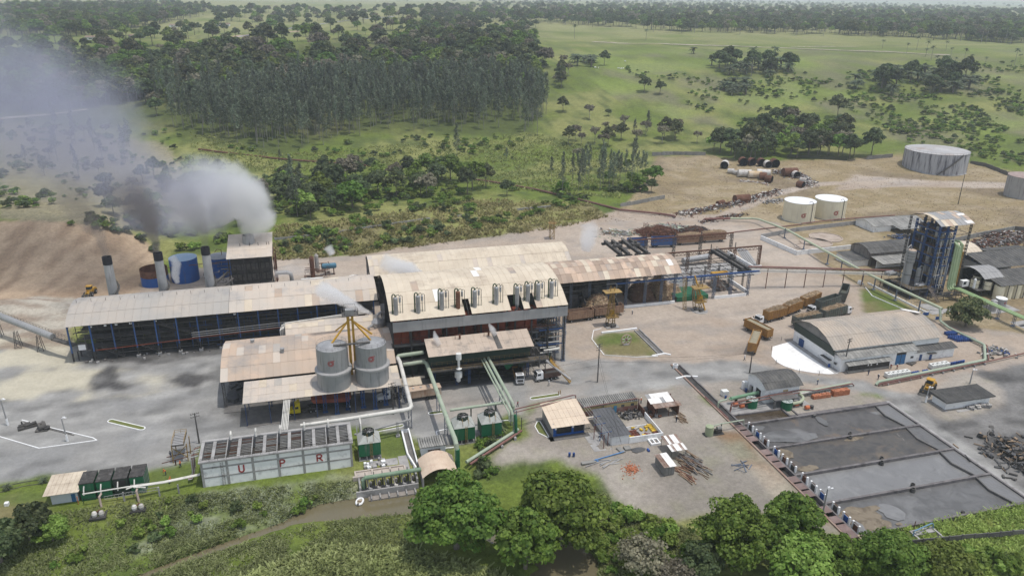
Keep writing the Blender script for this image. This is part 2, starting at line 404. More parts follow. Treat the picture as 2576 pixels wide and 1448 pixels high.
U,V=np.meshgrid(us,vs);Hh=height(U,V)
px,py=Qa(np.stack([U,V,Hh],-1))
wx=14*(fbm(U/7,V/7,41,4)-.5)*2;wy=7*(fbm(U/7+50,V/7,42,4)-.5)*2
fx,fy=px+wx,py+wy;Xf,Yf=fieldXY(U,V)
GRASS,DRY,DIRT,PAVE,DARK,EARTH,SCRUB,ASH,LAWN,YARD,BANK=range(11)
PAL=np.array([(.125,.165,.032),(.30,.235,.135),(.42,.345,.275),(.285,.278,.262),(.085,.082,.08),(.37,.275,.18),(.055,.075,.025),(.45,.41,.34),(.115,.15,.04),(.31,.275,.235),(.24,.225,.16)])
cls=np.full(U.shape,GRASS);col=None
def paint(cl,poly,k=1.0):
 x=px+wx*k;y=py+wy*k
 cls[in_poly(x,y,poly)&(Yf>60)]=cl
paint(DIRT,[(330,750),(580,655),(960,640),(1530,545),(2020,600),(2160,720),(2720,700),(2720,980),(1450,1000),(1400,880),(960,850),(400,860)],.5)
paint(DRY,[(1990,600),(2720,560),(2720,880),(2440,830),(2330,800),(2200,724),(2160,720),(2050,650)],.5)
paint(DRY,[(1500,560),(1560,530),(1640,430),(1650,395),(1790,388),(1850,405),(2130,400),(2270,385),(2290,420),(2450,410),(2700,470),(2700,640),(2250,600),(1900,620),(1700,590)],.6)
paint(DIRT,[(690,655),(900,642),(1050,615),(1200,600),(1400,575),(1500,545),(1560,525),(1640,535),(1790,540),(1960,560),(2010,600),(2050,650),(2160,722),(2000,745),(1700,770),(1400,700),(900,705),(700,700)],.5)
paint(DIRT,[(1780,555),(1850,515),(1960,478),(2060,458),(2300,450),(2060,468),(1960,492),(1840,545)],.3)
paint(DIRT,[(2150,440),(2350,455),(2576,460),(2576,475),(2300,470),(2100,478)],.4)
paint(EARTH,[(-200,560),(20,556),(150,558),(330,583),(385,628),(405,690),(420,760),(230,750),(0,775),(-200,790)],.8)
paint(ASH,[(-200,765),(100,745),(260,752),(340,745),(240,800),(175,830),(170,885),(-200,905)],.8)
paint(DIRT,[(400,690),(580,660),(700,655),(950,650),(950,760),(400,800),(330,750)],.6)
paint(PAVE,[(-200,890),(170,870),(560,860),(960,880),(1420,880),(1500,900),(1560,930),(1700,950),(1720,975),(1500,1000),(1340,1012),(1300,1075),(1120,1130),(1040,1100),(880,1070),(500,1120),(490,1165),(385,1190),(120,1195),(-200,1255)],.5)
paint(DIRT,[(1425,815),(1560,780),(1890,742),(2010,735),(2160,718),(2170,790),(2220,808),(2330,800),(2360,830),(2020,862),(1945,890),(1990,930),(2100,945),(2210,958),(2480,900),(2470,860),(2420,820),(2700,850),(2700,890),(2480,912),(2230,975),(2080,985),(2000,990),(1900,950),(1760,960),(1560,960),(1500,925),(1425,905)],.6)
paint(PAVE,[(1425,900),(1560,905),(1690,915),(1860,905),(1990,935),(2120,950),(2200,970),(2340,1000),(2300,1015),(2210,990),(2080,972),(1940,955),(1800,968),(1700,980),(1500,1000)],1.2)
paint(YARD,[(1225,1165),(1300,1085),(1350,1015),(1500,998),(1690,970),(1720,962),(1790,1020),(1860,1070),(2000,1210),(2150,1352),(2070,1345),(1960,1300),(1850,1280),(1700,1310),(1600,1290),(1530,1240),(1500,1190),(1380,1150),(1290,1165)],.9)
paint(BANK,[(1780,1080),(1850,1078),(1930,1160),(2060,1280),(2140,1350),(2040,1300),(1900,1200)],1.4)
paint(YARD,[(1850,1065),(1760,960),(1900,955),(2100,985),(2240,1000),(2240,1025),(1980,1050)],.5)
paint(DARK,[(2230,1010),(2330,985),(2420,940),(2576,915),(2720,905),(2720,1330),(2576,1255),(2430,1130)],1.2)
paint(YARD,[(2320,1000),(2420,930),(2500,960),(2530,1010),(2450,1045),(2380,1060),(2330,1030)],.7)
paint(PAVE,[(2235,1012),(2275,1015),(2420,1110),(2576,1235),(2576,1262),(2400,1130)],.5)
paint(DARK,[(2440,1075),(2576,1030),(2620,1200),(2520,1150)],1.5)
paint(DARK,[(185,905),(230,918),(420,912),(560,890),(730,880),(950,850),(950,820),(400,860),(190,880)],1.2)
paint(DARK,[(985,905),(1100,975),(1290,962),(1340,925),(1410,905),(1400,840),(985,870)],.5)
paint(DARK,[(565,1035),(625,1075),(1000,1020),(1010,930),(570,970)],.2)
paint(DARK,[(225,950),(270,922),(300,925),(285,960),(330,975),(360,960),(300,985),(240,985)],1.6)
paint(DARK,[(405,950),(470,935),(560,940),(560,958),(520,955),(480,972),(430,965)],1.8)
paint(DIRT,[(1940,890),(2010,845),(2380,815),(2490,850),(2490,912),(2215,962),(2090,950),(1985,930)],.3)
paint(LAWN,[(1489,853),(1520,893),(1655,896),(1600,833),(1522,838)],.12)
paint(LAWN,[(2163,726),(2172,783),(2219,806),(2330,797),(2250,748),(2195,722)],.15)
paint(GRASS,[(1250,1010+40),(1290,1040),(1325,1060),(1330,1100),(1300,1112),(1262,1085)],.3)
paint(LAWN,[(960,1090),(1025,1075),(1040,1150),(990,1155),(955,1140)],.3)
paint(LAWN,[(375,1180),(500,1155),(505,1210),(380,1225)],.3)
paint(LAWN,[(-100,1250),(130,1235),(130,1290),(-100,1330)],.3)
n1=fbm(U/9,V/9,51,4);n2=fbm(U/38,V/38,53,3);n3=fbm(U/2.6,V/2.6,55,3);n4=fbm(U/120,V/90,57,3)
col=PAL[cls].astype(float)
def blend(mask,c1,f):
 f=np.clip(f,0,1)[...,None]*mask[...,None];return col*(1-f)+np.array(c1)*f
g=cls==GRASS
col=blend(g,(.235,.235,.085),smooth(.42,.68,n2)*.9)
col=blend(g,(.29,.26,.14),smooth(.50,.72,n1)*.55*smooth(300,800,Yf))
col=blend(g,(.075,.105,.028),smooth(.50,.66,n1)*.8*(1-.5*smooth(900,1400,Yf)))
col=blend(g,(.30,.28,.14),smooth(900,1500,Yf)*.55*smooth(.35,.6,n4+.1))
rp=in_poly(fx,fy,[(1400,130),(2700,120),(2700,420),(1900,345),(1560,260)])
col=blend(g&rp,(.165,.155,.095),smooth(.47,.58,fbm(U/26,V/30,85,4))*.75);col=blend(g&rp,(.20,.255,.06),smooth(.55,.68,fbm(U/60,V/50,87,3))*.6)  # scrub and bright grass tones, painted partly in place of hummock shading and highlights
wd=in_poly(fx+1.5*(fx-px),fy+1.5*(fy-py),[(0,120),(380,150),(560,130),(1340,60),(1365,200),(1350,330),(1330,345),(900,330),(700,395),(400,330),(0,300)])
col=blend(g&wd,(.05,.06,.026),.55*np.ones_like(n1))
dg=in_poly(fx,fy,[(520,1232),(910,1190),(905,1255),(740,1320),(520,1360),(330,1400),(380,1300)])
col=blend(g&dg,(.24,.25,.19),smooth(.38,.6,n3)*.8)
sl=in_poly(fx,fy,[(690,655),(690,600),(900,560),(1200,505),(1480,510),(1530,545),(1400,575),(1150,605),(900,645)])
col=blend(g&sl,(.23,.19,.10),smooth(.42,.62,n1)*.7)
s2=in_poly(fx,fy,[(0,300),(420,360),(480,470),(470,560),(330,580),(0,550)])
col=blend(g&s2,(.27,.235,.165),.8*np.ones_like(n1))
k=cls==DIRT;col=blend(k,(.36,.285,.22),smooth(.42,.7,n1)*.6);col=blend(k,(.50,.43,.36),smooth(.5,.7,n2)*.6);col=blend(k,(.27,.235,.2),smooth(.6,.75,n3)*.5)
k=cls==DRY;col=blend(k,(.37,.30,.20),smooth(.45,.6,n1)*.8);col=blend(k,(.20,.155,.105),smooth(.52,.7,n2)*.7);col=blend(k,(.17,.15,.07),smooth(.62,.75,n3)*.5)
k=cls==PAVE;col=blend(k,(.26,.258,.25),smooth(.45,.62,n1)*.8);col=blend(k,(.36,.35,.325),smooth(.52,.68,n2)*.7);col=blend(k,(.19,.188,.18),smooth(.60,.72,n3)*.6)
k=cls==PAVE;col=blend(k,(.13,.128,.122),smooth(.60,.63,fbm(U/7+9,V/3.2,71,6))*.6);col=blend(k,(.46,.45,.42),smooth(.60,.66,fbm(U/5+3,V/2.6,73,5))*.5)
lf=in_poly(fx,fy,[(-200,830),(170,855),(200,915),(440,945),(430,985),(200,1010),(-200,1000)])
col=blend(lf&(k|(cls==ASH)),(.53,.485,.37),smooth(.33,.55,n1)*.85)
ss=in_poly(fx,fy,[(1000,940),(1420,905),(1700,920),(1500,990),(1300,1070),(1100,1060)])
col=blend(ss&k,(.42,.375,.325),smooth(.38,.6,n1)*.7)
k=cls==DIRT;col=blend(k,(.30,.27,.24),smooth(.57,.66,fbm(U/11,V/3.4,75,5))*.55)
k=cls==YARD;col=blend(k,(.40,.36,.31),smooth(.45,.6,n1)*.7);col=blend(k,(.23,.21,.18),smooth(.5,.66,n2)*.6);col=blend(k,(.19,.19,.10),smooth(.6,.72,n3)*.35)
k=cls==BANK;col=blend(k,(.25,.155,.09),smooth(.4,.6,n1)*.9);col=blend(k,(.40,.35,.28),smooth(.55,.7,n2)*.8)
k=cls==DARK;col=blend(k,(.2,.195,.185),smooth(.45,.65,n1)*.7);col=blend(k,(.05,.048,.046),smooth(.5,.66,n3)*.7)
k=(cls==DARK)&(px>2150);col=blend(k,(.20,.193,.183),smooth(.30,.52,fbm(U/13,V/7,81,4))*.9);col=blend(k,(.07,.067,.065),smooth(.58,.66,fbm(U/8,V/5,83,4))*.7)
k=cls==EARTH;col=blend(k,(.47,.355,.245),smooth(.4,.62,n2)*.8);col=blend(k,(.30,.215,.145),smooth(.46,.62,fbm(Xf/4,Yf/16,61,4))*.8)
k=cls==ASH;col=blend(k,(.27,.21,.16),smooth(.45,.6,fbm(Xf/14,Yf/4,62,4))*.85)
k=cls==LAWN;col=blend(k,(.20,.165,.085),smooth(.45,.62,n1)*.8)
for pl,w in (([(1000,1060),(1300,985),(1600,935),(1850,880),(2050,845)],2.2),([(1420,860),(1600,810),(1900,770),(2130,745)],2.5),([(1100,1010),(1420,955),(1800,940),(2150,965),(2420,1060)],2.4),([(1450,1100),(1700,1200),(1900,1290)],1.8)):
 d,_=seg_dist(U,V,[(*P(a,b)[:2],0) for a,b in pl])
 tr=(np.exp(-((d-w)/.7)**2)+np.exp(-(d/4.5)**2)*.5)*smooth(.3,.6,n1)
 col=col*(1-.16*np.clip(tr,0,1)*np.isin(cls,[DIRT,PAVE,YARD]))[...,None]
col=col*(.86+.28*n3[...,None])*np.array([.9,.84,.86,.90,.95,.80,.9,.86,.9,.85,.85])[cls][...,None]
cb=col.copy()
cb[1:-1,1:-1]=(col[1:-1,1:-1]*2+col[:-2,1:-1]+col[2:,1:-1]+col[1:-1,:-2]+col[1:-1,2:])/6
col=cb
def ground_mat():
 M=bpy.data.materials.new('ground_cover');M.use_nodes=True;t=M.node_tree;N=t.nodes;L=t.links;b=N['Principled BSDF']
 b.inputs['Roughness'].default_value=.95;b.inputs['Specular IOR Level'].default_value=.12
 a=N.new('ShaderNodeVertexColor');a.layer_name='cover';g=N.new('ShaderNodeNewGeometry')
 out=a.outputs[0]
 for sc,lo,hi,s in ((.9,.70,1.32,0),(.22,.84,1.18,3),(3.1,.80,1.2,5)):
  n=N.new('ShaderNodeTexNoise');n.inputs['Scale'].default_value=sc;n.inputs['Detail'].default_value=5;n.inputs['Roughness'].default_value=.65
  mp=N.new('ShaderNodeMapping');mp.inputs['Location'].default_value=(s,s*2,0);L.new(g.outputs['Position'],mp.inputs[0]);L.new(mp.outputs[0],n.inputs['Vector'])
  r=N.new('ShaderNodeMapRange');r.inputs[1].default_value=.3;r.inputs[2].default_value=.7;r.inputs[3].default_value=lo;r.inputs[4].default_value=hi;L.new(n.outputs[0],r.inputs[0])
  k=N.new('ShaderNodeMix');k.data_type='FLOAT';k.inputs[2].default_value=1;L.new(a.outputs['Alpha'],k.inputs[0]);L.new(r.outputs[0],k.inputs[3])
  h=N.new('ShaderNodeVectorMath');h.operation='SCALE';L.new(out,h.inputs[0]);L.new(k.outputs[0],h.inputs[3]);out=h.outputs[0]
 L.new(out,b.inputs['Base Color'])
 n=N.new('ShaderNodeTexNoise');n.inputs['Scale'].default_value=1.4;n.inputs['Detail'].default_value=6;L.new(g.outputs['Position'],n.inputs['Vector'])
 bp=N.new('ShaderNodeBump');bp.inputs['Strength'].default_value=.35;bp.inputs['Distance'].default_value=.35;L.new(n.outputs[0],bp.inputs['Height']);L.new(bp.outputs[0],b.inputs['Normal'])
 return M
GM=ground_mat()
ny,nx=U.shape
idx=np.arange(nx*ny).reshape(ny,nx)
quads=np.stack([idx[:-1,:-1],idx[:-1,1:],idx[1:,1:],idx[1:,:-1]],-1).reshape(-1,4)
qc=cls[:-1,:-1].reshape(-1)
qcx=(U[:-1,:-1]+U[1:,1:]).reshape(-1)/2;qcy=(V[:-1,:-1]+V[1:,1:]).reshape(-1)/2
dug=((qcx>131.2)&(qcx<180.4)&(qcy>-52.4)&(qcy<-5.0))
co=np.stack([U,V,Hh],-1).reshape(-1,3);cc=np.concatenate([col.reshape(-1,3),np.array([1,.8,.42,.30,.55,.6,1,.6,.6,.5,.7])[cls].reshape(-1,1)],1)
def ground_obj(name,sel):
 q=quads[sel];vi,inv=np.unique(q,return_inverse=True);inv=inv.reshape(-1)
 me=bpy.data.meshes.new(name);me.vertices.add(len(vi));me.vertices.foreach_set('co',co[vi].astype(np.float32).reshape(-1))
 me.loops.add(len(inv));me.loops.foreach_set('vertex_index',inv.astype(np.int32))
 me.polygons.add(len(q));me.polygons.foreach_set('loop_start',np.arange(0,len(inv),4,dtype=np.int32));me.polygons.foreach_set('loop_total',np.full(len(q),4,np.int32))
 me.polygons.foreach_set('use_smooth',np.ones(len(q),bool))
 at=me.color_attributes.new('cover','FLOAT_COLOR','POINT');at.data.foreach_set('color',cc[vi].astype(np.float32).reshape(-1))
 me.materials.append(GM);me.update(calc_edges=True);me.validate()
 o=bpy.data.objects.new(name,me);LINK(o);return struct(o)
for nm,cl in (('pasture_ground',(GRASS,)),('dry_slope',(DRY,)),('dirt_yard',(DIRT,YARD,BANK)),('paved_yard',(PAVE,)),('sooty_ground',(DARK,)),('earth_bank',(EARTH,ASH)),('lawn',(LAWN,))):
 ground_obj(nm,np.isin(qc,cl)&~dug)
def water_mat():
 M=bpy.data.materials.new('muddy_water');M.use_nodes=True;t=M.node_tree;N=t.nodes;L=t.links;b=N['Principled BSDF']
 b.inputs['Roughness'].default_value=.12;b.inputs['Specular IOR Level'].default_value=.5
 g=N.new('ShaderNodeNewGeometry');n=N.new('ShaderNodeTexNoise');n.inputs['Scale'].default_value=.09;n.inputs['Detail'].default_value=4;L.new(g.outputs['Position'],n.inputs['Vector'])
 mx=N.new('ShaderNodeMix');mx.data_type='RGBA';mx.inputs[6].default_value=(.16,.13,.07,1);mx.inputs[7].default_value=(.125,.115,.075,1);L.new(n.outputs[0],mx.inputs[0]);L.new(mx.outputs[2],b.inputs['Base Color'])
 n2=N.new('ShaderNodeTexNoise');n2.inputs['Scale'].default_value=1.6;n2.inputs['Detail'].default_value=3;L.new(g.outputs['Position'],n2.inputs['Vector'])
 bp=N.new('ShaderNodeBump');bp.inputs['Strength'].default_value=.05;L.new(n2.outputs[0],bp.inputs['Height']);L.new(bp.outputs[0],b.inputs['Normal'])
 return M
mb=MB()
L1=[];L2=[]
for i,(x,y,w) in enumerate(RIV):
 a=RIV[max(i-1,0)];b=RIV[min(i+1,len(RIV)-1)];d=Vector((b[0]-a[0],b[1]-a[1],0)).normalized();nrm=Vector((-d.y,d.x,0))*(w+1.4)
 L1.append((x+nrm.x,y+nrm.y,WATER_Z));L2.append((x-nrm.x,y-nrm.y,WATER_Z))
mb.add(L1+L2,[(i,i+1,len(L1)+i+1,len(L1)+i) for i in range(len(L1)-1)])
o=mb.obj('stream_water',water_mat());struct(o)
def clutter(mb,x0,x1,y0,y1,z0,z1,n,seed,rr=(.06,.18),mi=0):
 """runs of pipe that turn square corners"""
 q=random.Random(seed)
 for _ in range(n):
  p=[q.uniform(x0,x1),q.uniform(y0,y1),q.uniform(z0,z1)];pts=[tuple(p)]
  for k in range(q.randint(1,3)):
   a=q.choice((0,0,1,2,2));lo,hi=((x0,x1),(y0,y1),(z0,z1))[a]
   L=(hi-lo)*q.uniform(.15,.6)*q.choice((-1,1));p[a]=min(max(p[a]+L,lo),hi)
   if (Vector(p)-Vector(pts[-1])).length>.3:pts.append(tuple(p))
  if len(pts)>1:mb.tube(pts,q.uniform(*rr),6,True,mi)
 return mb
def hit(px,py,fn):
 d=FW*FPX+RT*(px-CX)-UP*(py-CY);d=d/np.linalg.norm(d);t=120.
 while t<600:
  q=CAM+d*t
  if q[2]<fn(q[0],q[1]):return q
  t+=.1
 return CAM+d*t
def emblem(mb,cx,cy,r,z,ang,s,mi=0):
 """ring mark with a tail, wrapped on a round tank"""
 def pt(x,y,o=.03):
  a=ang+x*s/r;return (cx+(r+o)*math.cos(a),cy+(r+o)*math.sin(a),z+y*s)
 for r0,r1 in ((.36,.58),(.66,.80),(.88,1.0)):
  n=20
  for k in range(n):
   a,b=2*math.pi*k/n,2*math.pi*(k+1)/n
   q=[(r0*math.cos(a),r0*math.sin(a)),(r1*math.cos(a),r1*math.sin(a)),(r1*math.cos(b),r1*math.sin(b)),(r0*math.cos(b),r0*math.sin(b))]
   mb.add([pt(*p) for p in q]+[pt(*p,o=-.01) for p in q],[(0,1,2,3),(7,6,5,4)],mi)
 for y0,y1 in ((.66,.80),(.88,1.0)):
  q=[(.1,y0),(1.25,y0+.06),(1.25,y1+.06),(.1,y1)]
  mb.add([pt(*p,o=.035) for p in q],[(0,1,2,3)],mi)
 return mb
def stair(mb,p,q,w=1.0,mi=0,n=None):
 p=Vector(p);q=Vector(q);d=q-p;hd=Vector((d.x,d.y,0)).normalized();sd=Vector((-hd.y,hd.x,0))*w/2
 n=n or max(3,int(abs(d.z)/.3))
 for s in (-1,1):
  mb.beam(p+sd*s,q+sd*s,.08,.22,mi);mb.rail([p+sd*s,q+sd*s],.95,.045,1.5,mi)
 for i in range(n):
  a=p+d*((i+.5)/n);mb.beam(a-sd,a+sd,.24,.05,mi)
 return mb
bh=thing('boiler_house','long open-sided boiler shed with dusty grey metal roof, blue posts and soot-black boilers','boiler house',(0,75,0))
prof=arc(74.4,12.1,97.0,12.1,3.5,5)
sheet_roof(bh,-44.4,1.5,prof,2.3,roof_grey);sheet_roof(bh,1.55,47.4,prof,2.3,roof_pale,alt=((roof_cream,.03),(roof_tan,.03)))
pm=MB().box(-.2,.2,-.2,.2,3.2,12.2,0).box(-.2,.2,-.2,.2,0.4,3.2,1).mesh('post',[blue_steel,dark])
fm=MB().box(-.55,.55,-.5,.5,-.1,.75).mesh('footing',concrete)
for k in range(16):
 u=-44+6.0*k
 piece('post',pm,bh,(u,75,0));piece('post',pm,bh,(u,96.5,0))
 if k>2:piece('footing',fm,bh,(u,75,0))
for k in range(14):
 u=-20+4.6*k
 if u<46:piece('post',MB().box(-.14,.14,-.14,.14,0,9).mesh('inner_post',blue_steel) if k==0 else bpy.data.meshes['inner_post'],bh,(u,78.6,0))
m=MB()
for k in range(17):m.truss((-44+5.75*k,75.2,12),(-44+5.75*k,96.4,12),.9,.1,2.2)
m.obj('roof_truss',dark,bh,kind='stuff')
for i in range(6):
 u=-39+14.2*i;m=MB()
 m.box(u,u+11.5,82,94,.2,8.8);m.box(u+.5,u+11,83,93,8.8,10.4)
 m.tube([(u+.4,81.2,9.4),(u+11,81.2,9.4)],.75,10);m.tube([(u+.4,80.6,2.4),(u+11,80.6,2.4)],.5,10)
 for k in range(6):m.box(u+.7+1.8*k,u+1.9+1.8*k,81.3,82,3.2,5.2);
 for k in range(9):m.beam((u+.6+1.3*k,81.3,9.2),(u+.6+1.3*k,80.7,2.6),.14)
 m.obj('boiler',[dark,dark2][i%2],bh)
for z in (3.7,6.7,9.6):
 m=MB().box(-41,46,76.6,80.2,z-.12,z);m.rail([(-41,76.6,z),(46,76.6,z)],1.0,.05,1.9);m.obj('walkway',dark2,bh)
for a,b in (((-30,76,.2),(-36,76,3.7)),((-19,76,.2),(-25.5,76,3.7)),((-5,76,3.7),(-12,76,6.7)),((-12,76,6.7),(-18.5,76,9.6))):stair(MB(),a,b,.9).obj('stair',dark2,bh)
m=clutter(MB(),-43,46,76.2,81,.6,11.5,120,3,(.05,.16));m.obj('pipework',dark2,bh,kind='stuff')
m=clutter(MB(),-10,46,75.6,79,1,10,26,5,(.06,.12));m.obj('conduit',blue_steel,bh,kind='stuff')
MB().tube([(-37.5,74.6,3.6),(15,74.6,5.3),(17,74.6,5.3)],.11,6).obj('fire_pipe',rust_red,bh)
m=MB()
for k in range(3):m.tube([(-10,74.2,5.2+.7*k),(18,74.2,5.9+.7*k)],.09,6)
m.obj('steam_pipe',fascia,bh)
m=MB()
for u in (-38,-34,-31,-27,-20,3):m.obox((u,76.3,10.8),.7,.5,.5)
m.obj('floodlight',white_paint,bh,kind='stuff')
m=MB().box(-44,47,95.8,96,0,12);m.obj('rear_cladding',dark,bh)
m=MB()
for k in range(26):m.beam((-44+rnd.random()*90,86+rnd.uniform(-9,9),14.6),(-44+rnd.random()*.1+k*3.5,86,15.2),.05)
m=MB()
for k in range(22):
 u=-43+4.1*k;m.beam((u,85,15.5),(u,85,16.5),.09)
m.obj('vent_pipe',dark2,bh,kind='stuff')
m=MB()
for k in range(60):
 u=rnd.uniform(-42,46);v=rnd.uniform(72.5,76.5);s=rnd.uniform(.25,.9);m.obox((u,v,s*.3),s,s*rnd.uniform(.4,1),s*.6,rnd.random()*3,0,rnd.randint(0,2))
o=m.obj('debris',[concrete,dark2,scrap_grey]);o['kind']='stuff'
ph=thing('process_house','tall process building with arched cream metal roof and grey fascia over red vessels','factory building',(74,40,0))
PR=dict(v0=40.0,v1=76.0,z=19.05,rise=5.6)
prof=arc(PR['v0'],PR['z'],PR['v1'],PR['z'],PR['rise'],7)
def rz_main(v):t=(v-PR['v0'])/(PR['v1']-PR['v0']);return PR['z']+PR['rise']*4*t*(1-t)
sheet_roof(ph,47.8,100.6,prof,1.95,roof_cream,alt=((roof_white,.02),(roof_tan,.015)),skip=lambda i,u:i==0 and (69.2<u<72.2 or 83.8<u<87.3 or 88.3<u<91))
m=MB()
for k in range(15):
 e=arc(40.4,18.9,75.6,18.9,5.5,10);u=48.2+3.7*k
 for a,b in zip(e[:-1],e[1:]):m.beam((u,a[0],a[1]-.1),(u,b[0],b[1]-.1),.16,.3)
m.obj('roof_arch',dark,ph,kind='stuff')
fp=MB().box(-2.0,2.0,-.06,.06,15.35,18.45).mesh('fascia_panel',fascia)
for k in range(13):piece('fascia_panel',fp,ph,(50.4+4.02*k,40.15+rnd.uniform(-.02,.02),0))
pm=MB().box(-.22,.22,-.22,.22,0,19).mesh('post',dark)
for k in range(11):piece('post',pm,ph,(48.4+5.15*k,40.7,0));piece('post',pm,ph,(48.4+5.15*k,75.4,0))
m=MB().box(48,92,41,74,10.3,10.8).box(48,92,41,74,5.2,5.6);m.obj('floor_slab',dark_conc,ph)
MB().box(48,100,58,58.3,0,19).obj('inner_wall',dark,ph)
vm=MB().lathe([(2.1,10.9),(2.1,16.6),(1.2,17.6)],n=16).mesh('vessel',rust_red,smooth=False)
for k in range(9):piece('vessel',vm,ph,(51.2+4.9*k,45.0,0))
wm=MB().box(-1.1,1.1,-.05,.05,11.0,15.3).mesh('red_panel',rust_red)
for k,u in enumerate((49.6,52,57.6,61.5,75.6,78,80.4,86.5,89)):piece('red_panel',wm,ph,(u,41.6,0))
m=MB();m.rail([(48.4,41,10.8),(96,41,10.8)],1.05,.06,2.0)
for k in range(9):m.beam((48.4+5.15*k,41,13),(53.5+5.15*k,41,13),.12)
m.tube([(77,40.6,11.2),(88,40.6,11.4),(90,40.6,12.4),(97,40.6,12.6)],.16,6);m.obj('railing',rust,ph)
m=clutter(MB(),49,92,41.5,52,.5,10,70,11,(.08,.3));m.obj('pipework',dark2,ph,kind='stuff')
for k in range(6):
 u=51+7*k;MB().box(u,u+4.4,43,50,0,4.2).tube([(u,42.6,7),(u+5,42.6,7)],1.1,12).obj('machine',[green_dark,dark][k%2],ph)
lm=MB().lattice((0,0,0),(0,0,15.4),.8,.13,.9).box(-.6,.6,-.6,.6,0,.35).mesh('lattice_post',blue_grey)
for u,v in ((100,41),(97.4,42.2),(100,47),(100,54),(100,61),(100,68),(100,75)):piece('lattice_post',lm,ph,(u,v,0))
m=MB()
for v in (41,47,54,61,68):m.beam((100,v,15.5),(100,v+7,15.5),.3,.4);m.beam((100,v,10.6),(100,v+7,10.6),.2,.3)
m.beam((92,41,11),(100,41,11),.25,.4);m.beam((92,41,6),(100,41,6),.2,.3);m.obj('side_beam',blue_steel,ph)
m=MB();q=random.Random(5)
for k in range(16):
 u,v=q.uniform(91.5,98.5),q.uniform(41.5,48);z1=q.uniform(5,14);m.tube([(u,v,.3),(u,v,z1),(u+q.uniform(-2,2),v,z1),(u+q.uniform(-2,2),v,z1+.01)],q.uniform(.12,.3),7)
for k in range(18):
 z=q.uniform(1.5,13.5);v=q.uniform(40.5,47);m.tube([(91,v,z),(q.uniform(96,99),v,z)],q.uniform(.08,.24),7)
m.obj('pipe_rack',[blue_grey],ph,kind='stuff')
m=MB()
for k in range(6):u,v,z=92+k*1.2,40.2+.3*k,2.2+1.5*k;m.tube([(u-2,v,z),(u+3,v,z),(u+3,v,z-1.4)],.17,7)
m.tube([(93.5,40.3,4.4),(98.5,40.3,4.7)],.38,8);m.obj('light_pipe',pipe_cream,ph,kind='stuff')
MB().lathe([(.9,0),(.9,3.6),(.3,4.2)],(95.8,43.5,.2),14).obj('tank',green_paint,ph)
m=MB().lattice((96,45,8),(96,45,15.2),1.6,.09,1.4);m.rail([(92.5,40.9,8.2),(99,40.9,8.2)],1,.05);m.obj('ladder_frame',yellow_dull,ph)
m=clutter(MB(),92,99,41,57,.3,15,60,19,(.06,.2));m.obj('service_pipe',dark2,ph,kind='stuff')
for k,(u,v,z) in enumerate(((94,46,6),(97,44,10.8),(95,52,6))):MB().box(u-3,u+3,v-3,v+3,z-.15,z).rail([(u-3,v-3,z),(u+3,v-3,z),(u+3,v+3,z)],1,.05).obj('platform',dark2,ph)
cpx=[(240,580,0),(543,556,0),(865,512,0),(1086,494,1),(1313,478,0),(1606,438,0),(1888,425,0),(2035,395,0),(2176,380,0),(2356,352,0)]
tops=[385,355,320,300,275,245,220,180,175,160]
def condenser(rusty):
 t=thing('condenser','x','condenser')
 m=MB().lathe([(.12,-2.6),(.62,-.9),(.68,-.5),(.68,4.7),(.6,4.95),(.15,5.15)],n=16);m.obj('vessel',rust if rusty==2 else steel,t,smooth=False)
 MB().tube([(-.95,.1,-.6),(-.95,.1,5.2),(-.85,.1,5.75),(-.5,.1,6.0),(-.1,.05,5.75),(0,0,5.1)],.2,8).obj('vapour_pipe',mat('vapour_green',(.055,.085,.045),rough=.6),t)
 MB().lathe([(.08,3.1),(.33,3.5),(.33,4.9),(.1,5.1)],(1.25,.1,0),10).obj('separator',steel,t)
 MB().tube([(0,.1,5.0),(.5,.1,5.7),(.95,.1,5.75),(1.25,.1,5.0)],.1,6).tube([(1.25,.1,3.2),(1.25,.1,-.7)],.09,6).tube([(1.25,.1,4.9),(1.55,.1,5.6),(2.0,.1,5.2),(2.0,.1,-.5)],.09,6).tube([(-.95,.1,2.5),(-.5,0,2.5)],.1,6).tube([(-.95,.1,.8),(-.5,0,.8)],.1,6).obj('pipe',green_dark,t)
 return t
CL=['first grey condenser from the warehouse end of the cream arched roof','grey condenser second from the warehouse end of the arched roof','dull brownish condenser third along the cream arched roof','rust-brown condenser fourth along the cream arched roof','condenser with pointed base standing alone in a torn roof opening','stained condenser in the long gap between roof openings','slim condenser at the near edge of the large torn opening','tallest condenser of the cluster in the torn roof opening','condenser with bright cap beside the jagged roof sheet','last condenser beside the lattice post end of the roof']
for i,(x,y,r_) in enumerate(cpx):
 X,Y=1500*.6351+x*.1849,1080*.6351+y*.1849
 q=hit(X,Y,lambda a,b:rz_main(b) if b>40 else -9)
 t=condenser(2 if i==3 else 0);t['label']=CL[i];t['group']='condensers on the process house roof'
 t.location=(q[0],q[1]+.6,q[2]+.35);t.scale=(.98,.98,.98)
 if i in (2,5):t.scale=(1.0,1.0,1.02)
fs=thing('filter_station','low lean-to with tan roof and yellow-railed platform before the process house','annex',(72,34,0))
sheet_roof(fs,56.9,87.5,[(31.0,11.1),(34.8,12.15),(38.6,13.2)],2.04,mat('roof_dusty',(.47,.385,.31),(.42,.34,.27),.3,.8,rand=.04,dirt=(.20,.18,.16),dscale=.2,damt=.5))
MB().box(57.5,87,33.5,38,6.9,11.0).obj('wall_panel',green_dark,fs)
m=MB().box(56.6,92,30.6,33.4,6.2,6.5);m.obj('platform',dark2,fs)
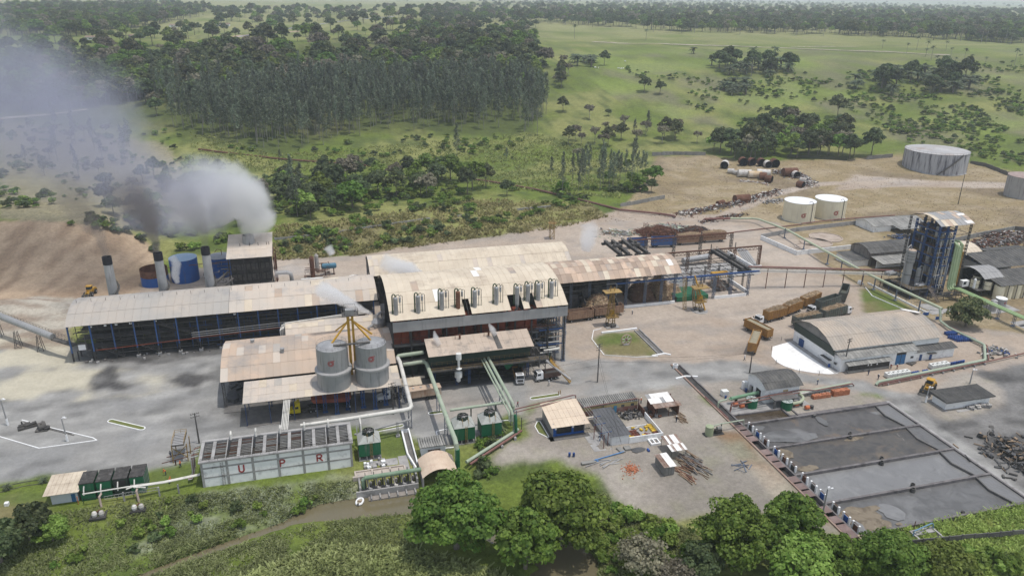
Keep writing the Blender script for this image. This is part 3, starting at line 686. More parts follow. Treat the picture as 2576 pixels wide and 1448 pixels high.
m=MB();m.rail([(56.6,30.6,6.5),(92,30.6,6.5)],1.05,.06,2.1);m.rail([(58,33.3,7.0),(87,33.3,7.0)],1.0,.05,1.5);m.rail([(56.6,30.6,6.5),(56.6,36,6.5)],1.05,.06,2.1);m.obj('railing',yellow_dull,fs)
pm=MB().lattice((0,0,0),(0,0,6.2),.5,.1,.8).mesh('post',blue_steel)
for u in (58.8,65.3,68.9,76,86.5):piece('post',pm,fs,(u,33.6,0))
for u in (58.8,68.9,76,86.5):piece('post',pm,fs,(u,38.2,0))
for u in (80.3,84.4):
 MB().add([(u-1.9,31.6,6.2),(u+1.9,31.6,6.2),(u+1.9,36,6.2),(u-1.9,36,6.2),(u-.3,33.4,3.2),(u+.3,33.4,3.2),(u+.3,34,3.2),(u-.3,34,3.2)],[(0,1,2,3),(7,6,5,4),(0,4,5,1),(1,5,6,2),(2,6,7,3),(3,7,4,0)]).obj('hopper',green_paint if u<82 else green_dark,fs)
MB().lathe([(.35,7.0),(.35,9.2),(.8,9.5),(.8,11.3)],(65.4,30.9,0),14).lathe([(.9,6.6),(.35,7.0)],(65.4,30.9,0),14).lathe([(.2,2.0),(.6,2.3),(.6,3.4),(1.1,3.6),(1.1,5.2),(.5,5.6)],(65.4,31.6,0),14).obj('vessel',ibc_white,fs)
m=MB();stair(m,(92.2,30.0,6.5),(97.5,26.6,.2),1.1);m.obj('stair',yellow,fs)
MB().beam((91,30.2,6.4),(97.2,26.0,1.6),.9,.3).obj('conveyor',fascia,fs)
m=clutter(MB(),87,92,30.5,40,2,9,26,23,(.06,.16));m.obj('pipework',dark2,fs,kind='stuff')
m=MB()
for u in (67,75.5):m.tube([(u,37,13),(u,37,14.2)],.3,8).tube([(u-1.3,37.2,12.8),(u-1.3,37.2,14),(u,37,14)],.09,6)
m.obj('roof_stack',rust,fs)
MB().plate([(76.8,31.2,11.28),(78.3,31.2,11.28),(77.9,38.3,13.32),(76.6,38.3,13.32)],.04).obj('patched_sheet',dark2,fs)
m=clutter(MB(),58,86,34,40,.2,5.5,40,29,(.1,.3));m.obj('machinery',dark,fs,kind='stuff')
MB().box(57,92,39.2,39.5,0,6.2).obj('back_wall',dark,fs)
wh=thing('sugar_warehouse','warehouse with arched pinkish roof and a low canopy over truck bays','warehouse',(25,30,0))
prof=arc(35.8,8.0,62.0,8.0,3.6,6)
sheet_roof(wh,1.6,48.4,prof,1.95,roof_tan,alt=((roof_pale,.07),(roof_grey,.04)))
sheet_roof(wh,7.8,48.4,[(24.3,6.95),(27.4,7.4),(30.6,7.85),(33.8,8.3)],1.9,roof_pale,alt=((roof_cream,.08),(roof_grey,.06)),skip=lambda i,u:min(math.hypot(u-31.1,[25.8,29,32.2][i]-28.8),math.hypot(u-41.2,[25.8,29,32.2][i]-29.0))<2.6)
pm=MB().lattice((0,0,0),(0,0,8),.6,.12,.8).mesh('lattice_post',dark2)
for u in (2.2,14,26,38,48):piece('lattice_post',pm,wh,(u,36.2,0));piece('lattice_post',pm,wh,(u,61.5,0))
pm=MB().box(-.12,.12,-.12,.12,0,7).mesh('post',mat('blue_post',(.05,.07,.14),rough=.7))
for u in (8.3,14.2,20.2,26,36,47.6):piece('post',pm,wh,(u,24.7,0));piece('post',pm,wh,(u,33.5,0))
m=MB()
for u in (2.4,12,24,36,47):m.truss((u,36.2,7.9),(u,61.4,7.9),.8,.1,2)
m.beam((1.8,36,7.9),(48.2,36,7.9),.2,.3);m.beam((8,24.6,6.8),(48.2,24.6,6.8),.15,.25);m.obj('roof_beam',dark,wh,kind='stuff')
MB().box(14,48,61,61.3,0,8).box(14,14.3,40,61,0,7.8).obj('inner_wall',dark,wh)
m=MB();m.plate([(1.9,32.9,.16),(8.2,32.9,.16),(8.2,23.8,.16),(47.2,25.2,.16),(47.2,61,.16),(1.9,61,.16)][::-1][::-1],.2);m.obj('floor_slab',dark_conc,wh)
for u,v in ((17.8,44),(9.5,52)):
 MB().lathe([(.5,0),(.5,1.1),(.62,1.1),(.62,1.4)],(u,v,10.9),12).obj('roof_vent',fascia,wh)
pm=MB().lattice((0,0,.1),(0,0,7.3),.75,.16,1.2).box(-.7,.7,-.5,.5,0,.3).mesh('silo_leg',blue_steel)
for cx in (31.1,41.2):
 for du,dv in ((-3,-2),(3,-2),(0,-3.6),(-3,3),(3,3)):piece('silo_leg',pm,wh,(cx+du,28.9+dv,0))
m=MB();q=random.Random(2)
for k in range(90):u,v=q.uniform(3,13),q.uniform(38,58);m.obox((u,v,.5),q.uniform(.8,3),q.uniform(.8,2),q.uniform(.5,1.6),q.random())
m.obj('covered_heap',tarp,wh,kind='stuff')
SL=('grey steel silo with red ring mark nearer the yellow truck bay','grey steel silo with red ring mark nearer the process house')
for i,(cx,cyy) in enumerate(((31.1,28.8),(41.2,29.0))):
 t=thing('silo',SL[i],'silo',(cx,cyy,7.3),'steel silos above the warehouse canopy')
 MB().lathe([(4.45,6.9),(4.45,11.7)],(cx,cyy,0),40,cap1=False).obj('lower_shell',silo_grey,t,smooth=False)
 MB().lathe([(4.0,11.6),(4.85,11.7),(4.85,12.25),(4.1,12.5)],(cx,cyy,0),40).obj('ring_beam',fascia,t)
 zt=18.6-.3*i
 MB().lathe([(4.05,12.3),(4.05,zt),(3.9,zt+.05)],(cx,cyy,0),40,cap1=False).obj('upper_shell',silo_grey,t)
 MB().lathe([(3.98,zt-.02),(.6,zt+.85),(.1,zt+.9)],(cx,cyy,0),24).obj('roof_cone',steel,t)
 m=MB()
 for z in (.55,1.05):
  for k in range(24):
   a,b=2*math.pi*k/24,2*math.pi*(k+1)/24;m.beam((cx+3.95*math.cos(a),cyy+3.95*math.sin(a),zt+z),(cx+3.95*math.cos(b),cyy+3.95*math.sin(b),zt+z),.04)
 for k in range(16):
  a=2*math.pi*k/16;m.beam((cx+3.95*math.cos(a),cyy+3.95*math.sin(a),zt),(cx+3.95*math.cos(a),cyy+3.95*math.sin(a),zt+1.05),.04)
 m.obj('railing',dark2,t)
 emblem(MB(),cx,cyy,4.05,15.3,R(-99+4*i),.82).obj('red_mark',red_mark,t)
 m=MB()
 for k in range(14):
  a=2*math.pi*k/14;m.beam((cx+4.07*math.cos(a),cyy+4.07*math.sin(a),12.4),(cx+4.07*math.cos(a),cyy+4.07*math.sin(a),zt),.05)
 m.obj('seam',silo_grey,t,kind='stuff')
be=thing('bucket_elevator','yellow bucket elevator mast with braces rising between the two grey silos','elevator',(36.3,33,0))
MB().box(35.55,36.25,31.6,32.4,3,25.6).box(36.75,37.35,31.6,32.4,6,25.6).obj('casing',yellow,be)
m=MB()
for a,b in (((36.3,32,24.4),(31.2,28.6,19.4)),((36.6,32,24.4),(41.2,28.8,19.2)),((36.3,32,24.0),(32.6,34,20.5)),((36.6,32,24.2),(41.9,31.0,19.8))):m.beam(a,b,.38,.38)
m.beam((31.2,28.6,19.4),(31.2,28.6,18.6),.45);m.beam((41.2,28.8,19.2),(41.2,28.8,18.4),.45);m.obj('chute',yellow,be)
MB().box(34.4,38.6,30.6,33.6,25.6,25.75).rail([(34.4,30.6,25.75),(38.6,30.6,25.75),(38.6,33.6,25.75),(34.4,33.6,25.75),(34.4,30.6,25.75)],1.1,.06,1.4).obj('head_platform',dark2,be)
MB().box(35.3,37.6,31.2,32.8,25.75,27.2).beam((35.0,32,25.7),(35.0,32,28.6),.1).beam((38.0,32,25.7),(38.0,32,28.6),.1).beam((35,32,28.6),(38,32,28.6),.1).obj('head_drive',fascia,be)
MB().beam((31.5,27.2,19.3),(41,27.6,19.1),.7,.25).rail([(31.5,26.8,19.4),(41,27.2,19.2)],1,.05).obj('catwalk',dark2,be)
an=thing('dryer_annex','pale long curved roof between the warehouse and the boiler house','annex',(33,62,0))
sheet_roof(an,18.2,47.5,arc(62.4,8.0,70,8.6,1.5,4),1.95,roof_pale,alt=((roof_cream,.3),))
MB().box(18.4,47,69.6,69.9,0,8.6).box(18.4,47,62.6,62.9,0,8).obj('side_wall',dark,an)
t=thing('steam_line','twin cream steam pipes bending over the dryer annex beside the boiler house','pipeline',(17.2,68,0))
for k in range(3):MB().tube([(16.7+.5*k,65+.1*k,.1),(16.7+.5*k,65+.1*k,8.6+.25*k),(17.2+.5*k,67.5,9.2+.3*k),(44,69.6,9.9+.3*k)],.2,8).obj('pipe',pipe_cream,t)
for i,(u,v,r,h,lab) in enumerate(((45.6,57,1.9,13,'tall grey cylindrical evaporator beside the process house gable'),(42.5,52.5,1.2,11,'slim grey evaporator column with a bent duct near the gable'),(44.8,49,1.5,9.5,'shorter grey evaporator vessel at the corner of the warehouse roof'))):
 t=thing('evaporator',lab,'evaporator',(u,v,0),'evaporators beside the process house')
 MB().lathe([(r*.7,0),(r,.8),(r,h-1),(r*.6,h-.2),(.3,h)],(u,v,0),20).obj('shell',steel,t)
 MB().tube([(u,v,h),(u,v,h+1.2),(u+1.2,v+.5,h+1.8),(u+2,v+1,h+.6),(u+2,v+1,h-3)],.4,8).obj('duct',silo_grey,t)
 MB().lathe([(r+.5,h*.55),(r+.5,h*.55+.1)],(u,v,0),18).obj('platform',dark2,t)
bs=thing('back_shed','long arched cream-roofed shed behind the process house','factory shed',(84,98,0))
prof=arc(97.3,12.0,117.0,12.0,3.7,5)
sheet_roof(bs,47.0,122.2,prof,1.8,roof_cream,alt=((roof_pale,.06),))
pm=MB().box(-.2,.2,-.2,.2,0,12).mesh('post',blue_grey)
for k in range(13):piece('post',pm,bs,(47.4+6.2*k,97.8,0));piece('post',pm,bs,(47.4+6.2*k,116.5,0))
m=MB().box(47.2,122,103,103.3,0,12);m.obj('inner_wall',dark,bs)
e=arc(97.5,11.9,116.8,11.9,3.6,12)
MB().wall([(47.2,a,b) for a,b in e]+[(47.2,116.8,9),(47.2,97.5,9)],(1,0,0),.1).obj('gable_sheet',dark2,bs)
m=MB()
for k in range(8):u=50+9*k;m.box(u,u+6,98.5,102.5,0,rnd.uniform(3,8))
m.obj('machine',dark,bs,kind='stuff')
MB().beam((47,97.6,11.7),(122,97.6,11.7),.25,.5).beam((47,97.6,9.2),(122,97.6,9.2),.2,.3).obj('eave_beam',dark2,bs)
cs=thing('cane_shed','arched shed with patchwork of brown and pale roof sheets over cane heaps','factory shed',(128,74,0))
prof=arc(73.6,12.5,92.0,12.5,3.9,6)
sheet_roof(cs,100.8,155.8,prof,1.95,roof_patch,alt=((roof_cream,.16),(roof_tan,.2),(roof_white,.02)),jit=.03)
pm=MB().lattice((0,0,0),(0,0,12.5),.65,.13,.9).mesh('post',blue_grey)
for u in (101,108,115,122,129,136.1,143.6,150,155.3):piece('post',pm,cs,(u,77,0));piece('post',pm,cs,(u,91.5,0))
m=MB()
for u in (101,108,115,122,129,136.1,143.6,150,155.3):m.truss((u,74,12.4),(u,91.8,12.4),.9,.1,2)
for z in (12.2,10.6):m.beam((101,76.8,z),(155.5,76.8,z),.18,.25)
for k in range(27):m.beam((101+2*k,76.8,10.6),(102+2*k,76.8,12.2),.1);m.beam((102+2*k,76.8,12.2),(103+2*k,76.8,10.6),.1)
m.obj('roof_truss',dark,cs,kind='stuff')
MB().box(101,142,89,89.3,0,12.3).obj('rear_wall',dark,cs)
m=MB()
for k in range(7):u=102+4.6*k;m.box(u,u+3.2,80,87,0,rnd.uniform(3,8))
for z in (4.5,7.2,9.4):m.beam((101,78.5,z),(135,78.5,z),.35,.3)
clutter(m,101,135,77.6,84,.6,10,36,31,(.06,.2));m.obj('mill_machinery',dark2,cs,kind='stuff')
MB().tube([(101,76,7.4),(110.6,76,7.6),(111,76,7.2),(111,76,3.5)],.16,7).tube([(128,76.2,9.6),(131.5,76.2,9.6),(132,76.2,9.2),(132,76.2,5)],.16,7).obj('pipe',fascia,cs)
m=MB()
for a,b,h in ((135,150,1.0),(144,154.9,1.1)):pass
for k in range(4):m.box(135+5*k+.03,140+5*k-.03,75.2+rnd.uniform(-.03,.03),75.6,0,1.05)
m.obj('kerb_wall',white_wall,cs)
sc=thing('scrubber_house','open dark building with single-slope pale roof below the largest smoke cloud','scrubber building',(5.5,130,0))
sheet_roof(sc,-2.6,13.6,[(121.8,14.0),(127.4,15.3),(133,16.7),(139.4,18.1)],2.0,roof_pale)
for u in (-2,3.2,8.4,13):
 MB().box(u-.2,u+.2,122.2,122.6,0,14).box(u-.2,u+.2,138.8,139.2,0,18).obj('post',dark,sc)
MB().box(-1.5,12.5,124,138,3.5,13).obj('casing',dark,sc)
m=MB()
for k in range(8):m.box(-1.1+1.7*k,.2+1.7*k,123.7,124,8.8,11);m.box(-1.1+1.7*k,.2+1.7*k,123.7,124,4.6,7)
m.obj('inspection_panel',dark2,sc,kind='stuff')
m=MB().box(-2.5,13.5,122.6,124,3.3,3.5);m.rail([(-2.5,122.6,3.5),(13.5,122.6,3.5)],1,.06,1.8);m.rail([(-2.5,122.6,8),(13.5,122.6,8)],1,.06,1.8);m.obj('walkway',dark2,sc)
m=MB()
for u in (2,5.5,8.5,11.5,12.4):m.beam((u,130,16),(u,130,17.1),.18)
m.obj('roof_pin',dark,sc,kind='stuff')
MB().tube([(14,124,6.5),(18,124,6.5),(19.4,124,5.8),(19.6,124,4),(19.6,124,0)],.75,12).obj('duct',silo_grey,sc)
MB().lathe([(2.4,16),(2.0,19.5)],(5,133,0),20,cap0=False,cap1=False).obj('exhaust_stack',steel,sc)
m=MB()
for z in (2,5,9,12.5):m.beam((13.6,122.4,z),(13.6,139,z),.2)
for v in (124,129,134):m.beam((14.2,v,0),(14.2,v,13),.25)
m.obj('side_frame',rust,sc)
m=MB().truss((14,121,3.6),(46,117,3.8),1.2,.14,1.4).truss((14,119.6,3.6),(46,115.6,3.8),1.2,.14,1.4);m.add([(14,119.6,3.7),(46,115.6,3.9),(46,117,3.9),(14,121,3.7)],[(0,1,2,3)])
single(m,'ash_conveyor',dark2,'dark lattice ash conveyor running behind the boiler house roof','conveyor',(14,120,0))
CHL=('grey chimney with black cap nearest the earth bank','grey chimney with black cap standing before the rusty open tank','grey chimney with black cap beside the scrubber building')
for i,(u,zt) in enumerate(((-37.1,23.7),(-21.6,23.9),(-6.7,24.7))):
 t=thing('chimney',CHL[i],'chimney',(u,104,0),'boiler house chimneys')
 MB().lathe([(1.5,0),(1.5,12),(1.38,zt-2.6)],(u,104,0),22,cap1=False).obj('shaft',mat('chimney_grey',(.36,.36,.355),(.28,.28,.275),.25,.6,rand=.05,dirt=(.2,.19,.18),dscale=.35,damt=.4,streak=True),t,smooth=True)
 MB().lathe([(1.32,zt-2.7),(1.46,zt-2.6),(1.46,zt),(1.22,zt),(1.2,zt-2)],(u,104,0),22,cap1=True).obj('cap',mat('black_cap',(.018,.018,.024),rough=.7),t)
 m=MB();pts=[]
 for k in range(15):
  a=R(-130+14*k)+i*.3;pts.append((u+1.95*math.cos(a),104+1.95*math.sin(a),9+.38*k))
 for a,b in zip(pts[:-1],pts[1:]):m.beam(a,b,.7,.12)
 m.rail(pts,1.0,.05,9);m.obj('spiral_stair',dark2,t)
def tank(name,label,u,v,r,h,body,top,z0=0,group=None,ladder=False,cone=.5):
 t=thing(name,label,'tank',(u,v,z0),group)
 MB().lathe([(r,z0),(r,z0+h)],(u,v,0),40,cap1=False).obj('shell',body,t)
 MB().lathe([(r*1.01,z0+h-.12),(r*1.01,z0+h),(.2,z0+h+cone)],(u,v,0),40,cap0=False).obj('roof',top,t)
 return t
tblue=mat('tank_top_blue',(.22,.33,.45),(.27,.36,.46),.2,.55)
t=tank('storage_tank','large blue storage tank with pale top behind the chimneys',-20.6,143,5.1,9.2,blue_paint,tblue)
t=tank('storage_tank','blue storage tank half hidden by the last chimney',-7.6,146,4.6,7.8,blue_paint,mat('tank_top_grey',(.25,.26,.28),rough=.6))
m=MB().lathe([(4.9,0),(4.9,3.6)],n=36,cap1=False,cap0=False,mi=0).lathe([(4.9,3.6),(4.9,6.4)],n=36,cap0=False,cap1=False,mi=1).lathe([(4.8,6.4),(4.8,.4),(.1,.4)],n=36,cap0=False,mi=1)
single(MB().add([(a+(-31.2),b+141,z) for a,b,z in m.v],m.f,0),'open_tank',[rust],'open rust-rimmed tank with blue lower wall behind the second chimney','tank',(-31.2,141,0))
o=bpy.data.objects['open_tank'];o.data.materials.clear();o.data.materials.append(blue_paint);o.data.materials.append(rust);o.data.polygons.foreach_set('material_index',m.m)
t=thing('tank_gantry','dark pipe gantry between the blue tanks','pipework',(-12,140,0))
MB().tube([(-26,138,7),(-14,139,7.2),(-2,139,7.4)],.12,6).tube([(-13,139,7),(-13,139,0)],.14,6).tube([(-6,140,10),(-6,140,12),(-7.5,140,12.4),(-8.5,141,11)],.14,6).obj('pipe',rust,t)
m=clutter(MB(),-12,-2,127,138,.5,8,34,41,(.06,.2));m.obj('pipe_tangle',dark2,t,kind='stuff')
MB().beam((-16,112,1),(-2.5,124,8.5),1.0,.5).beam((-12,112,.5),(-1,122,6.5),.8,.4).obj('inclined_belt',dark2,t)
t=thing('reactor_column','rusty and white column with ladder in the yard behind the boiler roof','process column',(28,134,0))
MB().lathe([(.9,0),(.9,8),(.5,8.8)],(27.4,134,0),14).obj('rusty_shell',rust,t)
MB().lathe([(.8,2),(.8,8.6),(.3,9.4)],(29.3,135,0),14).obj('white_shell',scrap_white,t)
m=clutter(MB(),24,34,131,137,0,6,30,43,(.06,.18));m.obj('pipe_frame',rust,t,kind='stuff')
t=thing('horizontal_tank','blue horizontal tank beside the rusty column','tank',(33,136,0))
MB().tube([(30.8,136,3.6),(31.2,136,3.6),(36.4,136,3.6),(36.8,136,3.6)],[.6,1.1,1.1,.6],16).obj('shell',mat('tank_teal',(.07,.19,.27),rough=.5),t)
MB().box(32,32.4,135.2,136.8,0,2.8).box(35.4,35.8,135.2,136.8,0,2.8).obj('support',rust,t)
m=MB();q=random.Random(9)
for k in range(70):m.obox((q.uniform(22,48),q.uniform(118.5,128),q.uniform(.2,1.6)),q.uniform(.5,3),q.uniform(.3,1.5),q.uniform(.2,1.2),q.random()*3,q.uniform(-.4,.4),q.randint(0,2))
o=m.obj('white_debris',[scrap_white,scrap_grey,scrap_white]);o['kind']='stuff'
for i,(u,v) in enumerate(((27,121),(38,119.6))):
 single(MB().box(u-4,u+4,v-.6,v+.6,3.2,4.4).box(u-3.6,u-3.2,v-.3,v+.3,0,3.2).box(u+3.2,u+3.6,v-.3,v+.3,0,3.2),'cable_tray',pipe_cream,('cream cable tray nearer the smoke building','cream cable tray nearer the back shed')[i],'cable tray',(u,v,0),'cream cable trays')
t=thing('bagasse_conveyor','inclined grey tube conveyor on lattice trestles entering the boiler house','conveyor',(-60,92,0))
MB().tube([(-84,114,7.9),(-50.5,82,6.2)],1.05,14).obj('tube_cover',silo_grey,t)
MB().beam((-50.5,82,5.6),(-43.5,76.8,5.0),1.6,.5).rail([(-84,113,7),(-44,76.5,5.4)],1.2,.06,1.6).rail([(-83,115.4,7),(-43.5,78,5.4)],1.2,.06,1.6).obj('belt_deck',dark2,t)
for u,v,h in ((-63.4,90.8,5.6),(-56,86.6,5.3),(-72,101.5,6.3)):
 m=MB()
 for s in (-1,1):
  m.beam((u+s*.9,v+s*.8,0),(u+s*.4,v+s*.4,h),.14)
  m.beam((u+s*.9,v-s*.8,0),(u+s*.4,v-s*.4,h),.14)
 for k in range(5):z=h*k/5;m.beam((u-.9+.1*k,v-.8+.1*k,z),(u+.9-.1*k,v-.8+.1*k,z+h/5),.07);m.beam((u+.9-.1*k,v-.8,z),(u-.9+.1*k,v-.8,z+h/5),.07)
 m.obj('trestle',dark2,t)
t=thing('conveyor_house','dark feed frame with white panel at the open end of the boiler house','machinery',(-41,78,0))
MB().box(-43,-39,76.5,79.5,3,3.3).box(-42.6,-40,76.2,76.4,3.4,5.6).obj('frame',dark2,t)
for u,v in ((-43,76.5),(-39,76.5),(-43,79.5),(-39,79.5)):MB().box(u-.15,u+.15,v-.15,v+.15,0,3).obj('leg',dark,t)
MB().box(-42.4,-40.4,76.0,76.15,3.5,5.2).obj('white_panel',white_paint,t)
def slat_basin():
 t=thing('cooling_basin','long white-panelled concrete basin with red letters U P R and slatted open top','concrete basin',(0,0,0))
 L,D,Hh_=33.5,8.6,6.9
 MB().box(.15,L-.15,.15,.4,-3,Hh_-.6).box(.15,L-.15,D-.4,D-.15,-1,Hh_-.2).box(.15,.4,.4,D-.4,-2,Hh_-.4).box(L-.4,L-.15,.4,D-.4,-2,Hh_-.4).obj('wall',concrete,t)
 n=6;w=L/n;zs=((-.9,2.15),(2.55,4.65),(5.1,6.15))
 for j,(z0,z1) in enumerate(zs):
  me=MB().box(-w/2+.28,w/2-.28,-.02,.16,z0,z1).mesh('wall_panel',white_wall)
  for k in range(n):piece('wall_panel',me,t,(w*(k+.5),0,0))
 pmh=MB().box(-.25,.25,-.1,.2,-2.6,Hh_-.55).mesh('pilaster',concrete)
 for k in range(n+1):piece('pilaster',pmh,t,(min(max(w*k,.25),L-.25),0,0))
 m=MB().box(.5,L-.5,-.06,.15,2.17,2.53).box(.5,L-.5,-.06,.15,4.67,5.08);m.obj('band',concrete,t)
 MB().box(-.3,L+.3,-.35,.5,Hh_-.55,Hh_-.2).box(-.3,L+.3,D-.5,D+.3,Hh_-.35,Hh_).box(-.3,.4,.5,D-.5,Hh_-.5,Hh_-.05).box(L-.4,L+.3,.5,D-.5,Hh_-.5,Hh_-.05).obj('coping',concrete,t)
 MB().box(.4,L-.4,.4,D-.4,3.6,3.8).obj('water',mat('basin_dark',(.05,.045,.04),rough=.5),t)
 bays=[]
 for k in range(6):
  c_=w*(k+.5)-.15;bays+=[(w*k+.55,c_-.42),(c_+.42,w*(k+1)-.1)]
  piece('walkway_slab',bpy.data.meshes.get('walkway_slab') or MB().box(-.36,.36,.5,D-.5,Hh_-.4,Hh_-.2).mesh('walkway_slab',concrete),t,(c_,0,0))
  piece('divider',bpy.data.meshes.get('divider') or MB().box(-.1,.1,.5,D-.5,Hh_-.42,Hh_-.16).mesh('divider',concrete),t,(w*(k+1)-.1 if k<5 else L-.5,0,0))
 slm=[MB().box(-.5,.5,-.09,.09,-.06,.06).mesh('slat',mm) for mm in (fibre_pale,rust,concrete)]
 for b,(x0,x1) in enumerate(bays):
  for j in range(11):
   o=piece('slat',slm[0 if rnd.random()<.7 else (1 if b<8 else 2)],t,((x0+x1)/2,.9+.67*j,Hh_-.42+rnd.uniform(-.05,.03)),(rnd.uniform(-.4,-.1),0,rnd.uniform(-.015,.015)));o.scale=(x1-x0,1,1)
 def bar(mb,pts,wd=.34):
  for a,b_ in zip(pts[:-1],pts[1:]):mb.beam((a[0],-.06,a[1]),(b_[0],-.06,b_[1]),.08,wd)
 def curve(cx,cz,r,a0,a1,n=8):return [(cx+r*math.cos(R(a0+(a1-a0)*i/n)),cz+r*math.sin(R(a0+(a1-a0)*i/n))) for i in range(n+1)]
 x=8.1;m=MB();bar(m,[(x,4.6),(x,3.3)]+curve(x+.52,3.25,.52,180,360)+[(x+1.04,4.6)]);m.obj('letter_u',red_mark,t)
 x=17.1;m=MB();bar(m,[(x,2.7),(x,4.5),(x+.55,4.5)]+curve(x+.55,4.05,.45,90,-90)+[(x,3.6)]);m.obj('letter_p',red_mark,t)
 x=25.4;m=MB();bar(m,[(x,2.75),(x,4.55),(x+.6,4.55)]+curve(x+.6,4.1,.45,90,-90)+[(x,3.65)]);bar(m,[(x+.45,3.65),(x+1.2,2.75)]);m.obj('letter_r',red_mark,t)
 m=MB()
 for s in (0,.55):m.beam((4.3+s,-.35,-1),(4.3+s,-.35,6.2),.06)
 for k in range(18):m.beam((4.3,-.35,-.8+.4*k),(4.85,-.35,-.8+.4*k),.05)
 m.obj('ladder',dark2,t)
 m=MB();m.rail([(.2,-.2,Hh_-.2),(L,-.2,Hh_-.2)],.9,.045,1.8);m.obj('railing',dark2,t)
 for k in range(5):
  u=6.2+w*k;MB().tube([(u,D+.5,Hh_-.3),(u,D+.5,Hh_+1.1),(u,D+.1,Hh_+1.5),(u,D-.6,Hh_+1.2),(u,D-.9,Hh_)],.24,8).obj('inlet_bend',pipe_cream,t)
 MB().box(.6,.62,.6,.62,0,.1)
slat_basin()
t=thing('feed_pipe','large cream pipe turning along the slatted basin from the process house','pipeline',(45,12,0))
MB().tube([(22,9.6,7.25),(33,10.4,6.9),(47.6,11.8,6.6),(48.8,12.1,6.6),(49.4,13,6.7),(49.4,35,8.6),(49.0,37.2,8.9)],[.36,.48,.55,.55,.55,.55,.55],14).obj('cream_run',pipe_cream,t)
MB().tube([(49.0,37.2,8.9),(49.4,38,9),(50.6,38.2,9),(56.6,38.2,9.2)],.57,14).obj('green_run',pipe_green,t)
for u,v in ((49,13.5),(49.2,26.4)):MB().lattice((u,v,0),(u,v,6.4 if v<20 else 7.7),.8,.1,.9).obj('trestle',blue_grey,t)
MB().tube([(36.2,10.7,6.7),(36.2,8.0,6.5),(36.2,6.8,4)],.22,8).obj('branch',pipe_cream,t)
MB().beam((34.6,8.4,3.4),(48.6,11.6,3.7),.5,.35).lattice((45.4,10.4,0),(45.4,10.4,4.2),.4,.08).box(44.9,45.9,9.9,10.9,0,.4).beam((35.2,6,0),(35.2,8,6.6),.25).beam((36,9.6,0),(36,9.6,6.4),.22).obj('cable_bridge',fascia,t)
def gpipe(name,lab,pts,r,m,trest=(),extra=None):
 t=thing(name,lab,'pipeline',pts[0]);MB().tube(pts,r,14).obj('pipe',m,t)
 for u,v,h in trest:MB().lattice((u,v,0),(u,v,h),.75,.09,.85).obj('trestle',blue_grey,t)
 return t
t=gpipe('overhead_pipe','pale green pipe crossing the road on two lattice trestles to the river bank',[(50.5,37,6.6),(55.0,37,6.8),(56.4,36.6,7),(56.9,35,7.2),(57.0,0,7.3),(57.2,-5,7.0),(57.3,-5.9,6.2),(57.4,-6.2,4.5),(57.5,-6.3,-1)],.56,pipe_green,((57.4,19.6,6.6),(57.4,7.9,6.7)))
MB().lathe([(.6,-1),(.6,4.9)],(57.5,-6.3,0),16).obj('green_foot',green_paint,t)
t=thing('overhead_pipe','trio of pale green pipes crossing the road beside the cooling towers','pipeline',(74,20,0))
for du,r,z,e in ((-1.0,.22,7.2,4),(-.2,.36,7.4,4),(.95,.45,7.6,7.5)):MB().tube([(73.6+du,40,z),(73.6+du,e+1,z),(73.7+du,e,z-.2),(73.8+du,e-.6,z-.9),(73.8+du,e-.7,4.5 if du<.5 else 5.5)],r,12).obj('pipe',pipe_green,t)
for v in (20.4,8.6,4.5):MB().lattice((75 if v>5 else 74.6,v,0),(75 if v>5 else 74.6,v,6.9),.75,.09,.85).obj('trestle',blue_grey,t)
MB().tube([(74.2,3.4,6.2),(74.4,3.0,5.0),(74.5,2.9,.5)],.42,12).obj('green_drop',green_paint,t)
t=thing('manifold_pipe','green header pipe on posts behind the pair of cooling towers','pipeline',(66,9,0))
MB().tube([(59,10.6,5.6),(72.4,10.0,6.2),(73.4,9.2,6.4)],.36,12).obj('pipe',pipe_green,t)
for u in (64.4,71.0):MB().box(u-.14,u+.14,10.1,10.4,0,5.7).obj('post',green_dark,t)
t=thing('condensate_pipe','thin rust-red pipes running above the cream-roofed store to the brick-base building','pipeline',(90,9,0))
MB().tube([(74.5,6.5,5.8),(92.6,11.3,5.0),(93.4,11.4,4.8),(93.4,10.9,3.6),(94.2,6.9,3.4),(109.6,7.8,3.6),(110.4,7.8,3.4),(110.4,7.6,.2)],.16,8).tube([(74.5,6.0,5.2),(92,10.6,4.5)],.12,8).obj('pipe',pipe_rust,t)
for u,v in ((76.4,4.6),(84.2,8.0),(100,7.6)):MB().beam((u,v,0),(u,v,4.4),.16).obj('post',dark2,t)
t=thing('ground_pipe','long green and rust pipe lying on sleepers down to the river','pipeline',(68,-1,0))
MB().tube([(75.4,4.2,1.3),(59.6,-6.4,1.0)],.42,10).obj('green_pipe',pipe_green,t)
MB().tube([(76.2,3.7,1.1),(60.4,-7.0,.7)],.3,10).obj('rust_pipe',pipe_rust,t)
MB().box(64,64.6,-4.8,-2,-.2,.7).box(69.5,70.1,-1.4,1.2,-.2,.7).box(73.6,74.2,1.2,3.8,-.2,.8).obj('sleeper',concrete,t)
t=thing('overhead_pipe','five slim white pipes running from the truck canopy to the slatted basin','pipeline',(18,16,0))
for k in range(5):MB().tube([(18.0+.36*k,24.4,6.6),(17.5+.36*k,9.3,6.7)],.13,7).obj('pipe',pipe_cream,t)
t=thing('end_pipes','bundle of rusty pipes bending down at the end of the slatted basin','pipework',(-2,6,0))
